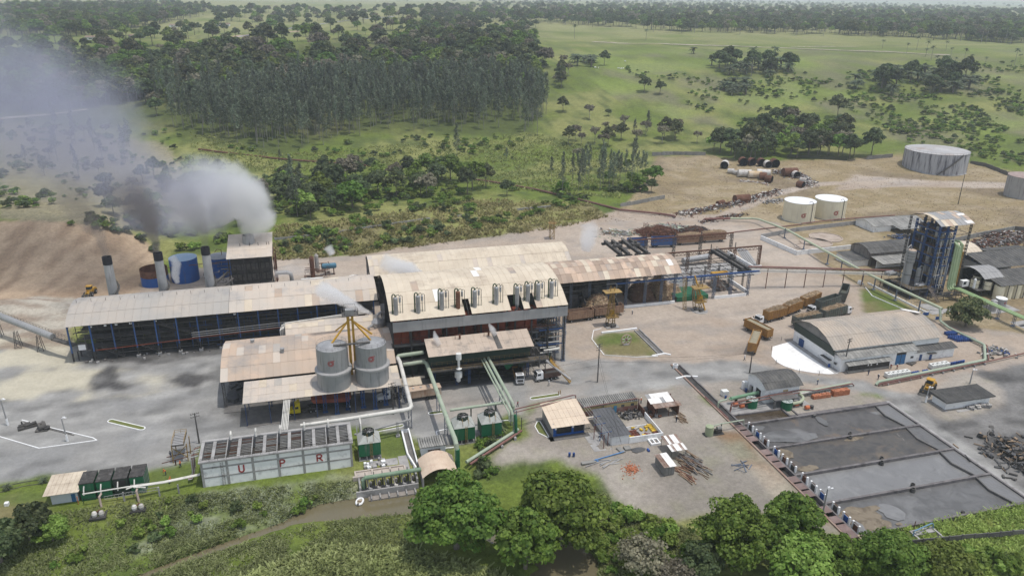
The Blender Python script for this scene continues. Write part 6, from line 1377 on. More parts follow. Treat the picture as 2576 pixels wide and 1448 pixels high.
struct(MB().box(91.5,96.2,-8.4,0,-.05,.04).obj('small_slab',concrete))
t=thing('crane_runway','blue crane runway on lattice posts along the front of the cane yard','crane runway',(160,76.5,0))
MB().beam((131.6,77,9.1),(190,77,9.1),.5,.6).truss((153,77.2,8.8),(172,77.2,8.8),1.2,.14,1.5).obj('girder',blue_steel,t)
lp=MB().lattice((0,0,0),(0,0,8.8),.8,.14,1.0).mesh('lattice_post',blue_grey)
for u in (162.8,171.2,178.1,185.4):piece('lattice_post',lp,t,(u,76.2,0))
m=MB()
for u in (146,150,154,162.8,171.2,178.1,185.4):m.beam((u,77,8.8),(u,84,8.4),.12)
m.obj('tie',rust,t)
for k,(v,z,u0,us_,lab) in enumerate(((101.2,10.2,163,(173,183,194,205.6),'rust-brown crane runway behind the cane yard on lattice posts'),(120.2,10.2,151,(152,163.5,176.5,189,203.8),'far rust-brown crane runway in front of the parked wagons'))):
 t=thing('crane_runway',lab,'crane runway',(185,v,0));u1=us_[-1]+.6
 MB().beam((u0,v,z),(u1,v,z),.5,.5).truss((u0,v+.3,z-.2),(u1,v+.3,z-.2),1.3,.15,1.7).obj('girder',rust,t)
 for u in us_:MB().lattice((u,v,0),(u,v,z-.3),.9,.15,1.1).obj('lattice_post',dark2 if k else rust,t)
 for u in us_[1:-1]:MB().beam((u,v,z),(u,v,z+2.4),.25).obj('finial',dark2,t)
 if k==0:MB().beam((u1,v,z),(u1,v+.01,0),.3).obj('end_post',rust,t)
def bridge(u,v0,v1,z,w,lab):
 t=thing('bridge_crane',lab,'bridge crane',(u,(v0+v1)/2,z),'travelling cranes of the cane yard')
 for s in (-w,w):MB().box(u+s-.5,u+s+.5,v0,v1,z,z+1.3).truss((u+s-.62,v0,z+1.2),(u+s-.62,v1,z+1.2),1.1,.12,1.5).rail([(u+s-.5,v0,z+1.3),(u+s-.5,v1,z+1.3)],1.0,.06,1.8).obj('bridge_girder',dark2 if w>1 else rust,t)
 for v in (v0,v1-1.2):MB().box(u-w-1.6,u+w+1.6,v,v+1.2,z-.5,z+.3).obj('end_carriage',dark,t)
 vm=v0+(v1-v0)*.45;MB().box(u-w,u+w,vm-1.1,vm+1.1,z+1.3,z+2.3).lathe([(.6,-.6),(.6,.6)],(u,vm,z+2.6),10).obj('hoist',dark2,t)
 return t
bridge(146.2,102.4,119.6,10.1,1.6,'dark double-girder travelling crane nearer the cane shed');bridge(154.0,102.4,119.6,10.1,1.6,'dark double-girder travelling crane further from the cane shed')
t=bridge(184.6,78,101,9.3,1.1,'rust-brown travelling crane bridge carrying a yellow grab')
t=thing('cane_grab','yellow toothed cane grab hanging below the travelling crane','grab',(176,82,6));m=MB().box(172.8,179.4,81,82.6,7.2,8.2)
for k in range(7):u=173.2+.95*k;m.beam((u,80.8,7.6),(u,80.2,6.4),.22).beam((u,82.8,7.6),(u,83.4,6.4),.22)
m.obj('jaw',yellow,t);MB().beam((174,81.8,8.2),(183.5,88,10.4),.05).beam((178,81.8,8.2),(184,88,10.4),.05).obj('cable',dark,t)
m=MB()
for k in range(8):
 v=80+2.9*k
 m.beam((160,v,6.5+.2*(k%3)),(190,v,6.5+.2*(k%3)),.16,.22)
for k in range(9):m.beam((162+3.4*k,79,7),(162+3.4*k,100,7),.14)
for u in (164,170,176,182,188):
 for v in (84,92):m.lattice((u,v,0),(u,v,7),.5,.09,1.0)
tag(m.obj('feeder_frame',dark2),'tangle of dark beams and lattice posts between the crane runways','steel frame')
t=thing('cane_yard_wall','white concrete walls around the cane yard','wall',(190,95,0))
MB().box(200.4,200.9,96.5,117,0,3.4).box(160,204,96.2,96.6,0,3.6).box(160,170,88.5,88.8,0,4).obj('white_wall',white_wall,t);MB().box(186.2,186.7,77,92,0,1.4).box(171.4,184.8,75.6,75.9,0,1.1).obj('low_wall',white_wall,t);MB().box(164,200,98,112,0,.12).obj('yard_slab',concrete,t)
single(MB().box(156.2,169.0,76,76.3,.3,1.9).plate([(156.2,76.2,1.9),(169,76.2,1.9),(169,86,1.7),(156.2,86,1.7)],.2),'cane_table',green_paint,'green-sided cane feed table at the cane yard front','feed table',(162,80,0))
m=MB()
for k in range(5):m.obox((203.4+.6*k,110-.9*k,3.0),1.2,14,.12,R(-8),.25)
m.obj('leaning_sheet',fascia).name='leaning_sheet';tag(bpy.data.objects['leaning_sheet'],'bright metal sheets leaning on the white yard wall','metal sheets')
single(MB().tube([(177,112,2.3),(190,114,2.6)],1.3,14),'steel_shell',steel,'shiny steel half shell lying behind the cane shed','steel shell',(183,113,0))
def heap(name,lab,cat,u0,u1,v0,v1,h,n,L,mats_,seed,prof_=None,core=None,zb=0.,fan=1.):
 """a heap of long pieces over a core mound"""
 q=random.Random(seed);m=MB();nx,ny=14,9
 def z(x,y):return max(0,h*(1-abs(2*x-1)**2.2)*(1-abs(2*y-1)**2.2)*(.75+.5*float(vnoise(x*5+seed,y*4,seed))))
 vs=[(u0+(u1-u0)*i/nx,v0+(v1-v0)*j/ny,zb+z(i/nx,j/ny)-.05) for j in range(ny+1) for i in range(nx+1)]
 m.add(vs,[(j*(nx+1)+i,j*(nx+1)+i+1,(j+1)*(nx+1)+i+1,(j+1)*(nx+1)+i) for j in range(ny) for i in range(nx)],0)
 for k in range(n):
  x,y=q.random(),q.random();l=L*q.uniform(.35,1);a=q.uniform(0,3.14)
  m.obox((u0+(u1-u0)*x,v0+(v1-v0)*y,zb+z(x,y)+q.uniform(0,.25)),l,q.uniform(.05,.2)*fan,q.uniform(.05,.16)*fan,a,q.uniform(-.5,.5),q.randint(0,len(mats_)-1))
 return tag(m.obj(name,mats_),lab,cat)
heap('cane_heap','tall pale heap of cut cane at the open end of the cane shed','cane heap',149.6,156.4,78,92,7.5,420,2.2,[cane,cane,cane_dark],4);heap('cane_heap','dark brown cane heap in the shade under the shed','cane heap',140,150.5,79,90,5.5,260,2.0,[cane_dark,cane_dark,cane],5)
heap('cane_heap','cane slope spilling onto the green feed table','cane heap',154,162,79,88,4.2,220,1.8,[cane,cane],6);heap('cane_heap','cane piled on the tipping table behind the wagons','cane heap',119.5,129.6,70.6,79,4.6,420,2.2,[cane,cane,cane_dark],7,zb=1.6)
t=thing('tipper_table','dark curved side guards of the cane tipping table','tipping table',(125,76,0));MB().beam((130,71,3.2),(133.6,74.5,1.2),.4,2.0).beam((130.2,74,5.0),(130.4,71,3),.3,2.4).beam((118.8,72,4.5),(119.5,78,6.2),.25,1.2).box(119,131,77.5,79,0,4).obj('guard',dark,t)
def derrick(u,v,h,lab,cab,lean=(0,0)):
 t=thing('hilo_crane',lab,'derrick crane',(u,v,0),'yellow cane derricks');m=MB()
 for sx,sy in ((-1.3,-1),(1.3,-1),(1.3,1),(-1.3,1)):m.beam((u+sx,v+sy,.2),(u+sx*.35+lean[0],v+sy*.4+lean[1],h),.24)
 k=6
 for i in range(k):
  f0,f1=i/k,(i+1)/k;z0,z1=.2+(h-.2)*f0,.2+(h-.2)*f1;w0,w1=1.3*(1-f0)+.45*f0,1.3*(1-f1)+.45*f1
  m.beam((u-w0+lean[0]*f0,v-1+.6*f0,z0),(u+w1+lean[0]*f1,v-1+.6*f1,z1),.1).beam((u+w0,v+1-.6*f0,z0),(u-w1,v+1-.6*f1,z1),.1).beam((u-w0,v-1,z0),(u+w0,v-1,z0),.12)
 m.obj('mast',yellow_dull,t)
 MB().box(u-3.0,u+3.0,v-1.6,v+1.6,h,h+.25).beam((u-.6,v,h),(u-.6,v,h+2.2),.2).beam((u+.8,v,h),(u+.8,v,h+1.6),.2).beam((u-1.2,v,h+1.2),(u+1.2,v,h+1.0),.25).obj('head_deck',yellow_dull,t)
 MB().box(u-.4,u+1.2,v-.5,v+.8,3.6,5.6).obj('cab',yellow,t);MB().box(u-1.8,u+2.4,v-1.6,v+1.2,3.3,3.6).rail([(u-1.8,v-1.6,3.6),(u+2.4,v-1.6,3.6),(u+2.4,v+1.2,3.6)],1.0,.07,1.4).obj('cab_deck',yellow_dull,t)
 MB().box(u-2.2,u+2.4,v-2.6,v+1.4,0,.25).obj('base_slab',concrete,t);MB().obox((u+.3,v-2.0,.8),1.8,.8,1.0,.3).lathe([(.55,.3),(.55,1.5)],(u-1.4,v-.6,0),10).obj('winch',dark2,t)
 return t
derrick(124.3,62.2,12.4,'yellow cane derrick with deck standing before the tipping table',True);t=derrick(160.3,67.6,8.6,'slimmer yellow cane derrick with a long inclined boom by the feed table',False,(-.8,3))
MB().tube([(162,65.4,.6),(159.4,70.6,12.2)],.28,8).obj('boom',yellow,t);MB().lattice((155.8,69,0),(156.2,72,11.5),.9,.1,1.2).obj('stair_tower',yellow_dull,t)
struct(MB().lathe([(3.0,-.02),(3.0,.06)],(160.5,66.6,0),26).obj('round_pad',concrete))
t=thing('lattice_tower','thin yellow lattice tower behind the back shed roof','tower',(134,157,0));MB().lattice((134,157,0),(134,157,10),1.9,.18,1.6).box(132.2,135.8,155.6,158.4,8.6,8.8).rail([(132.2,155.6,8.8),(135.8,155.6,8.8)],1.1,.07,1).obj('mast',yellow_dull,t)
t=thing('lattice_tower','rusty lattice mast rising among the parked wagons','tower',(172,140,0));MB().lattice((171.5,140,0),(172.5,140,11),1.6,.14,1.6).obj('mast',rust,t)
t=thing('pipe_bridge','long rust-brown pipe bridge on thin posts from the cane yard to the distillery','pipe bridge',(219,82,0));a,b=Vector((189,83,8.9)),Vector((249.5,71.5,6.2));n_=Vector((.19,.98,0))*.7
MB().tube([a,b],.34,8).obj('pipe',pipe_rust,t)
m=MB()
for s in (0,1.4):
 for dz in (-.9,-1.6):m.tube([a-n_*(s+.4)+Vector((0,0,dz)),b-n_*(s+.4)+Vector((0,0,dz))],.13,6)
m.obj('small_pipe',pipe_cream,t);MB().truss(a-n_*.3-Vector((0,0,.5)),b-n_*.3-Vector((0,0,.5)),1.0,.1,2).obj('truss',rust,t)
for k in range(1,8):p=a+(b-a)*(k/8);MB().beam((p.x,p.y-.5,0),(p.x,p.y-.5,p.z-.6),.24).obj('post',rust,t)
t=thing('overhead_pipe','sage green overhead pipeline on blue posts past the right-hand lawn'.replace('right-hand lawn','lawn by the distillery'),'pipeline',(237,60,0))
MB().tube([(219,171.8,.3),(219.6,171,1.2),(232,168.5,1.4)],.55,10).obj('rust_run',pipe_rust,t);MB().tube([(232,168.5,1.4),(241.5,164.2,2.0),(243,160,2.6),(243,136,4.0),(238.5,104,5),(236.4,74,5.1),(237.6,37.5,5.0)],.5,12).obj('green_run',mat('pipe_sage2',(.36,.40,.27),(.42,.45,.33),.4),t)
for u,v in ((237.2,76),(237.6,69.8),(237.8,58.4),(237.4,46.4),(239,100),(241.5,120),(243,137),(238,90)):MB().beam((u-.7,v,0),(u-.7,v,4.7),.34).box(u-1.3,u-.1,v-.6,v+.6,0,.25).obj('post',blue_grey,t)
MB().lathe([(.9,0),(.9,1.1),(.6,1.3)],(236,76.6,0),12).obj('white_block',lime,t)
t=thing('yard_fence','low white wall with thin posts between the lawn and the distillery','fence',(239.5,60,0));MB().box(239.0,239.3,44.5,76,0,.6).obj('wall',white_wall,t)
m=MB()
for k in range(13):m.beam((239.1,45+2.5*k,.6),(239.1,45+2.5*k,1.9),.07)
m.obj('post',fascia,t)
for i,(u,v,lab) in enumerate(((237,43.2,'blue-painted gate panel at the corner of the lawn'),(238.8,39.2,'blue-painted gate panel beside the green drop pipe'))):t=thing('gate_panel',lab,'gate',(u,v,0));MB().box(u-1.3,u+1.3,v,v+.1,.2,1.3).obj('panel',blue_paint,t);MB().box(u-1.4,u-1.3,v-.05,v+.15,0,2.4).box(u+1.3,u+1.4,v-.05,v+.15,0,2.4).box(u-1.3,u+1.3,v,v+.1,2.3,2.4).obj('frame',white_paint,t)
dt=thing('distillation_tower','tall blue steel distillation tower packed with columns under a small arched roof','distillation tower',(256,64,0))
sheet_roof(dt,250.4,265.6,arc(58.0,27.9,73.8,27.9,2.5,5),1.9,fascia,alt=((roof_tan,.3),(roof_cream,.15)))
me=MB().hexa([(-1.6,-3.2,-.05),(1.6,-3.2,-.05),(1.6,3.2,0),(-1.6,3.2,0),(-1.6,-3.2,.06),(1.6,-3.2,.06),(1.6,3.2,.12),(-1.6,3.2,.12)]).mesh('bright_sheet',roof_white)
piece('bright_sheet',me,dt,(263.9,61.2,29.25),(R(19),0,0))
pm=MB().lattice((0,0,0),(0,0,27.9),.5,.16,1.3).mesh('frame_post',blue_steel)
for u in (251,254.5,258):
 for v in (58.6,64.5,70):piece('frame_post',pm,dt,(u,v,0))
for u,v in ((265,58.8),(265,73.2),(251,73.2),(258,73.2)):piece('frame_post',MB().lattice((0,0,0),(0,0,27.9),.5,.13,1.3).mesh('corner_post',dark2) if (u,v)==(265,58.8) else bpy.data.meshes['corner_post'],dt,(u,v,0))
lv=(4,8,12,15.6,19.2,22.6,25.4)
for i,z in enumerate(lv):
 m=MB();
 for v in (58.6,64.5,70):m.beam((250.8,v,z),(258.2,v,z),.22,.32)
 for u in (251,254.5,258):m.beam((u,58.4,z),(u,70.2,z),.22,.32)
 m.obj('beam',blue_steel,dt)
 MB().box(251,258,58.8,69.8,z-.1,z-.02).obj('grating',dark2,dt);MB().rail([(251,70,z),(251,58.6,z),(258,58.6,z)],1.05,.07,1.5).obj('railing',yellow_dull if i%2 else rust,dt)
m=MB()
for z in (6,12,18,24):m.beam((258,58.8,z),(265,58.8,z),.15).beam((265,58.8,z),(265,73.2,z),.15)
m.obj('outer_brace',dark2,dt)
q=random.Random(3);cols=[]
for i,(u,v,r,z0,z1) in enumerate(((252.6,60.4,.9,4,11.5),(256.2,60.4,.9,4,14),(252.6,63,.8,8,19),(255.6,63.2,.9,4,22),(252.7,67,.85,12,22),(256.4,67.4,.9,4,25),(254.2,60.0,.65,19.3,24.6),(256.6,60.0,.65,19.3,25),(257.6,61.2,.5,19.4,24),(252.4,61.2,.6,22.6,27),(252.2,69,.55,22.6,26.6))):MB().lathe([(r*.5,z0),(r,z0+.4),(r,z1-.4),(r*.4,z1)],(u,v,0),16).obj('column',steel if z0>15 else silo_grey,dt)
m=clutter(MB(),251.2,257.8,58.6,69.8,1,27,170,77,(.05,.15));m.obj('pipework',dark2,dt,kind='stuff');m=clutter(MB(),251.2,258,58.2,59.4,1,24,40,78,(.05,.12));m.obj('front_pipework',pipe_cream,dt,kind='stuff')
MB().box(252,258.5,66,73,.2,21).obj('shade_block',dark,dt)  # dark block standing in for the shade deep among the tower columns
for k in range(5):
 r=(.3,.42,.5,.42,.28)[k];u=258.9+.85*k;z=21.4-.5*(k%3)
 MB().tube([(257.5,61,z),(u-.4,58.6,z),(u,57.8,z-.8),(u,57.4,4.2+.25*k),(u+.1,57,3.2+.25*k),(u+.2,56,2.9+.25*k)] if k<3 else [(257.5,62,z),(u-.4,58.8,z),(u,58,z-.8),(u,57.6,5),(u,57.2,4)],r,12).obj('green_pipe',mat('pipe_sap',(.28,.36,.20),(.34,.41,.26),.4,.5),dt)
m=MB()
for k in range(2):m.tube([(262.9+.5*k,58,20),(263.0+.5*k,57.8,4)],.1,6)
m.obj('yellow_line',yellow,dt)
t=thing('green_pipe_run','bundle of bright green pipes running from the tower foot past the round tree','pipeline',(262,40,0))
for k in range(3):MB().tube([(259.4+.85*k,56,3.1+.2*k),(259.4+.8*k,54,4.3),(259.6+.7*k,8,4.3)],(.3,.36,.42)[k],10).obj('pipe',pipe_bright,t)
for v in (48,35,28.6,20):MB().lattice((260.2,v,0),(260.2,v,3.9),.7,.09,.9).box(259.5,260.9,v-.6,v+.6,0,.2).obj('trestle',blue_grey,t)
for i,(u,v,r,z1,lab) in enumerate(((245.2,63.8,1.55,17.6,'thick grey distillation column with peach cap before the blue tower'),(249.4,62.6,.85,10.4,'slim grey column with a bent pipe at the tower corner'))):
 t=thing('distillation_column',lab,'column',(u,v,0),'free-standing grey columns');MB().lathe([(r*.9,0),(r*.9,3),(r,3.4),(r,z1-5),(r*1.15,z1-4.8),(r*1.15,z1-.5),(r*.9,z1)] if i==0 else [(r,0),(r,z1-.4),(r*.6,z1)],(u,v,0),24).obj('shell',silo_grey,t)
 if i==0:MB().lathe([(r*1.1,z1-.1),(r*.9,z1+.05),(.1,z1+.3)],(u,v,0),20).obj('cap',roof_tan,t)
 m=MB()
 for z in ((z1-4.6,z1-3.4,z1-2.2,z1-1.1,8) if i==0 else (4,7)):m.lathe([(r*1.18,z),(r*1.18,z+.12)],(u,v,0),24)
 m.obj('ring',dark2,t);MB().tube([(u-r-.5,v-.3,1),(u-r-.5,v-.3,z1+1.2),(u-r*.5,v,z1+1.9),(u,v,z1)] if i==0 else [(u,v,z1),(u+.4,v-.2,z1+.9),(u+1.3,v-.5,z1+.6),(u+1.3,v-.5,2)],.22,8).obj('pipe',fascia,t)
t=thing('column_platform','raised steel platform with rusty rails and coolers in front of the tower','platform',(245,63,0))
MB().plate([(242.6,69.5,4),(242.6,57.4,4),(251,57.4,4),(251,69.5,4)],.25).obj('deck',dark2,t);MB().rail([(242.6,69.5,4),(242.6,57.4,4),(251,57.4,4)],1.1,.08,1.5).obj('railing',yellow_dull,t)
for u in (243,247,250.6):MB().beam((u,57.8,0),(u,57.8,4),.2).beam((u,68.8,0),(u,68.8,4),.2).obj('post',blue_steel,t)
MB().tube([(246.8,58.8,4.8),(251,59.6,4.8)],.5,12).tube([(246.4,60.0,4.8),(250.6,60.8,4.8)],.5,12).tube([(242.2,69.4,6),(246,69.8,6)],.7,12).tube([(242,70.9,6),(246,71.3,6)],.7,12).obj('cooler',steel,t);m=MB();stair(m,(250.6,57.2,4),(251.2,52.4,.1),1.1);m.obj('stair',mat('stair_steel',(.30,.24,.2),(.2,.17,.15),.8),t)
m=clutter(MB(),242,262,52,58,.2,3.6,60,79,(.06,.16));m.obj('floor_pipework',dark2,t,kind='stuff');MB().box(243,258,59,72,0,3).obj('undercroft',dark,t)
struct(MB().lathe([(3.2,0),(3.2,.16)],(244.6,49.6,0),24).obj('bund_ring',concrete));struct(MB().box(240.4,258,43.6,47,0,.05).obj('distillery_pavement',concrete))
for i,(u0,u1,v0,v1,z,lab) in enumerate(((272.2,281.6,54.2,67,6.9,'small arched grey canopy over cream tanks beside the distillery'),(281.6,290.6,73.4,88,9.6,'small cream arched canopy on blue posts behind the tower'))):
 t=thing('arched_canopy',lab,'canopy',((u0+u1)/2,(v0+v1)/2,0));sheet_roof(t,u0,u1,arc(v0,z,v1,z,2.4,5),1.9,fascia if i==0 else roof_cream)
 for u in (u0+.6,(u0+u1)/2,u1-.6):MB().lattice((u,v0+.4,0),(u,v0+.4,z),.35,.08,.7).box(u-.12,u+.12,v1-.6,v1-.36,0,z).obj('post',blue_steel if i else dark2,t)
 MB().box(u0+.4,u1-.4,v1-.9,v1-.7,0,z).obj('rear_wall',dark,t);m=clutter(MB(),u0+.5,u1-.5,v0+5,v1-1,.5,z-1,34,80+i,(.06,.2));m.obj('pipework',dark2,t,kind='stuff')
 if i==0:MB().box(u0-3,u1,v0-1,v1-2,2.6,2.8).obj('deck',dark2,t)
 else:MB().box(u0,u1,v0+.2,v1,4.6,4.8).obj('deck',blue_steel,t)
CT=('cream fermentation tank on the deck nearest the white panel','cream fermentation tank at the front corner of the deck','cream fermentation tank at the back of the deck','cream fermentation tank beside the outer canopy post')
for i,(u,v) in enumerate(((271.2,57),(274.4,54.2),(275.2,60),(279.4,57.4))):t=thing('fermentation_tank',CT[i],'tank',(u,v,2.8),'cream tanks on the canopy deck');MB().lathe([(1.5,2.8),(1.5,6.0)],(u,v,0),22,cap1=False).obj('shell',cream_paint,t);MB().lathe([(1.52,5.95),(1.3,6.02),(1.3,5.3),(.1,5.3)],(u,v,0),22).obj('open_top',dark,t);MB().lathe([(1.54,4.3),(1.54,4.45)],(u,v,0),22).obj('band',dark2,t)
t=thing('control_panel','white box with dark window on the canopy deck','panel',(268.2,59,2.6));MB().box(266.6,269.6,58,59.6,2.8,5.2).obj('box',white_wall,t);MB().box(267,268.2,57.92,58,3.8,4.9).obj('window',glass_dark,t);MB().lathe([(.5,2.6),(.5,6.2),(.1,6.8)],(270.2,56.2,0),12).obj('cylinder',white_wall,t)
for k in range(5):
 u=276.4+3.9*k;t=thing('cream_tank','tall cream tank in the row under the dark shed eave, %s'%('nearest the canopy','second from the canopy','third from the canopy','fourth from the canopy','furthest from the canopy')[k],'tank',(u,50.4,0),'tall cream tanks under the dark shed');MB().lathe([(1.85,0),(1.85,5.4)],(u,50.6,0),20).obj('shell',cream_paint,t);MB().beam((u+1.95,48.5,0),(u+1.95,48.5,6),.2).obj('eave_post',dark2,t)
t=thing('fermentation_shed','large shed with dark grey corrugated roof at the picture edge by the distillery'.replace('at the picture edge by','beyond'),'shed',(290,62,0));sheet_roof(t,274.6,312,[(48.6,5.9),(54,6.9),(59.5,7.9)],1.6,fibre);sheet_roof(t,279.6,312,[(60.2,8.5),(66,9.7),(72,10.9)],1.6,fibre);sheet_roof(t,291,312,[(72.6,10.8),(78,9.8)],1.6,fibre);MB().box(281,311,52.6,52.9,0,6).box(280,311,77,77.3,0,9.6).box(280,280.3,60,77,0,8.5).obj('wall',fibre_pale,t)
for i,(u,v,r,h,lab) in enumerate(((263.2,44.0,1.25,2.9,'grey steel tank nearest the green pipe bundle'),(264.4,41.4,1.35,3.0,'grey steel tank at the front of the group of four'),(267.2,43.6,1.1,2.9,'grey steel tank with red mark in the middle of the group'),(271.2,44.4,1.9,3.2,'widest grey steel tank with red mark and white lid'))):
 t=tank('steel_tank',lab,u,v,r,h,steel,white_wall if i==3 else fascia,0,'grey steel tanks by the bundle');
 if i>1:emblem(MB(),u,v,r,1.9,R(-95),.4).obj('red_mark',red_mark,t)
struct(MB().box(261,275,39,46.4,-.02,.06).obj('tank_pad',concrete));struct(MB().box(262,290,24,31.5,-.02,.04).obj('side_pavement',concrete));m=MB().box(262.5,276,27.2,28.6,.03,.06);struct(m.obj('side_drain',dark))
t=thing('old_warehouse','old warehouse with dark grey arched roof and stained grey gable','warehouse',(264,100,0));sheet_roof(t,253.6,282,arc(93.6,5.6,106.6,5.6,2.2,5),1.9,fibre)
st=mat('stained_plaster',(.26,.23,.20),(.16,.14,.12),.3,.9,dirt=(.07,.06,.055),dscale=.4,damt=.6,streak=True);e=arc(94,5.5,106.2,5.5,2.1,8);MB().wall([(254,a,z-.05) for a,z in e]+[(254,106.2,0),(254,94,0)],(.3,0,0),1).box(254.3,281,94,94.3,3.2,5.5).box(254.3,281,94,94.3,0,3.0).box(254.3,281,106,106.2,0,5.4).obj('wall',st,t);sheet_roof(t,254.2,281,[(86.2,3.3),(90,3.8),(93.9,4.3)],1.9,fibre_pale)
sheet_roof(t,245.6,254.0,[(94.0,2.9),(98,3.1),(105,3.4)],1.7,fibre);MB().box(246,254,94.4,94.6,0,2.8).box(246,246.2,94.6,104.6,0,2.8).box(255,280,90.6,90.8,0,3.6).obj('white_base',white_wall,t)
for u in (258,264,270):MB().box(u,u+1.6,90.5,90.6,1.2,2.2).obj('window',dark,t)
t=thing('white_barn','low white gabled barn with pale grey roof on the dirt terrace','barn',(304,142,0));sheet_roof(t,289.4,320,[(134.6,3.0),(141.5,4.8)],2,fibre_pale);sheet_roof(t,289.4,320,[(141.5,4.8),(148.4,3.0)],2,fibre_pale);MB().wall([(290,135,3.0),(290,141.5,4.7),(290,148,3.0),(290,148,0),(290,135,0)],(.3,0,0),1).box(290.3,300,135,135.3,0,3).box(300,319,138,138.3,0,3).obj('wall',white_wall,t);sheet_roof(t,300,312,[(129,2.5),(134.6,3.1)],2,fibre_pale)
for k in range(5):MB().beam((301+2.6*k,129.4,0),(301+2.6*k,129.4,2.5),.15).obj('post',dark2,t)
def cwall(pts,h,w,mm,lab,name='yard_wall',panel=None,grp=None):
 t=thing(name,lab,'wall',(*pts[0],hz(*pts[0])),grp)
 for a,b in zip(pts[:-1],pts[1:]):
  L_=math.dist(a,b);n=max(1,int(L_/6))
  for k in range(n):
   p=(a[0]+(b[0]-a[0])*k/n,a[1]+(b[1]-a[1])*k/n);q=(a[0]+(b[0]-a[0])*(k+.99)/n,a[1]+(b[1]-a[1])*(k+.99)/n);z=min(hz(*p),hz(*q))
   MB().beam((*p,z+h/2-.4),(*q,z+h/2-.4),w,h+.8).obj('panel',mm,t)
 return t
cwall([(230,137.5),(232.6,113.5),(262,115.4)],2.0,.4,white_wall,'white retaining wall curving round the old tank bases');cwall([(231,139),(254,144.8),(294,149)],2.0,.3,concrete,'grey wall behind the old tank bases');cwall([(262,115.4),(272,116)],1.6,.4,white_wall,'short white wall behind the old warehouse')
cwall([(290,106),(338.7,118.2),(361,122)],2.2,.3,fibre_pale,'pale boundary wall behind the scrap yard');cwall([(361,122),(400,96)],2.2,.3,dark_conc,'dark boundary wall running off beside the scrap yard')
for (u,v,r,lab) in ((252.4,127,7.2,'circular bases'),(262,133,7.6,''),(244,122,5.4,'')):struct(MB().lathe([(r,-.1),(r,.35),(r-.5,.35),(r-.5,.12),(.1,.12)],(u,v,0),36).obj('tank_base',mat('base_pinkish',(.42,.35,.29),(.30,.24,.19),.3,.9)))
for i,(u,v,lab) in enumerate(((267.9,163.6,'cream storage tank with red ring mark nearer the cane yard'),(286.6,164.4,'cream storage tank with red ring mark nearer the big stained tank'))):
 t=tank('molasses_tank',lab,u,v,7.7,10.2,cream_paint,white_paint,hz(u,v)-.3,'cream storage tanks',cone=.7);z0=hz(u,v);emblem(MB(),u,v,7.7,z0+3.9,R(-108+5*i),1.15).obj('red_mark',red_mark,t);a=R(-75);x,y=u+7.9*math.cos(a),v+7.9*math.sin(a);MB().tube([(x,y,z0),(x,y,z0+10.4),(x-.6,y+.6,z0+11),(x-1.4,y+1.2,z0+10.4)],.14,6).obj('pipe',dark2,t)
 m=MB()
 for k in range(7):aa=R(-150+30*k);m.beam((u+7.72*math.cos(aa),v+7.72*math.sin(aa),z0),(u+7.72*math.cos(aa),v+7.72*math.sin(aa),z0+9.8),.06)
 m.obj('seam',cream_paint,t,kind='stuff');MB().lathe([(8.2,-.4),(8.2,.15)],(u,v,z0),40).obj('plinth',concrete,t)
stain=mat('stained_tank',(.40,.40,.41),(.35,.35,.36),.1,.6,dirt=(.045,.04,.055),dscale=.17,damt=.62,streak=True)
bp_=PT(2344,433);q1=PT(2268,416);q2=PT(2430,427)
bu,bv=(q1[0]+q2[0])/2,(q1[1]+q2[1])/2;br=math.dist(q1[:2],q2[:2])/2*.97;z0=min(q1[2],q2[2],bp_[2])-.5
t=tank('vinasse_tank','very large grey steel tank streaked with black stains on the slope',bu,bv,br,13.2,stain,mat('tank_roof_dull',(.33,.325,.32),(.42,.41,.40),.08,.7,dirt=(.30,.24,.2),dscale=.1),z0,cone=1.6);m=MB();aa=R(-128);pts=[(bu+(br+.7)*math.cos(aa+R(3.6*k)),bv+(br+.7)*math.sin(aa+R(3.6*k)),z0+13*k/12) for k in range(13)]
for a,b in zip(pts[:-1],pts[1:]):m.beam(a,b,.9,.3)
m.rail(pts,1.1,.08,3);m.obj('stairway',dark2,t);m=MB()
for k in range(48):a,b=2*math.pi*k/48,2*math.pi*(k+1)/48;m.beam((bu+br*math.cos(a),bv+br*math.sin(a),z0+14.2),(bu+br*math.cos(b),bv+br*math.sin(b),z0+14.2),.06);m.beam((bu+br*math.cos(a),bv+br*math.sin(a),z0+13.1),(bu+br*math.cos(a),bv+br*math.sin(a),z0+14.2),.05)
m.obj('railing',dark2,t);MB().lathe([(br+.8,-1),(br+.8,.5)],(bu,bv,z0),48).obj('plinth',concrete,t)
q1=PT(2531,493);q2=PT(2640,520);r2=10.5;t=tank('vinasse_tank','grey streaked tank cut off at the edge below the boundary wall',q1[0]+r2*.97,q1[1]-r2*.25,r2,12.5,mat('streaked_tank',(.36,.35,.335),(.31,.30,.285),.3,.6,dirt=(.16,.15,.15),dscale=.2,damt=.5,streak=True),mat('roof_rosy',(.34,.26,.23),rough=.8),q1[2]-.5,cone=1)
cwall([tuple(PT(*p)[:2]) for p in ((2440,411),(2480,420),(2530,440),(2576,452),(2640,478))],2.6,.35,dark_conc,'dark boundary wall curving behind the big tanks');cwall([tuple(PT(*p)[:2]) for p in ((1640,392),(1693,390),(1775,391))],2.6,.3,fibre_pale,'grey boundary wall under the trees at the dry slope');cwall([tuple(PT(*p)[:2]) for p in ((1560,520),(1610,512),(1672,500))],2.2,.3,fibre_pale,'pale wall at the edge of the scrap slope')
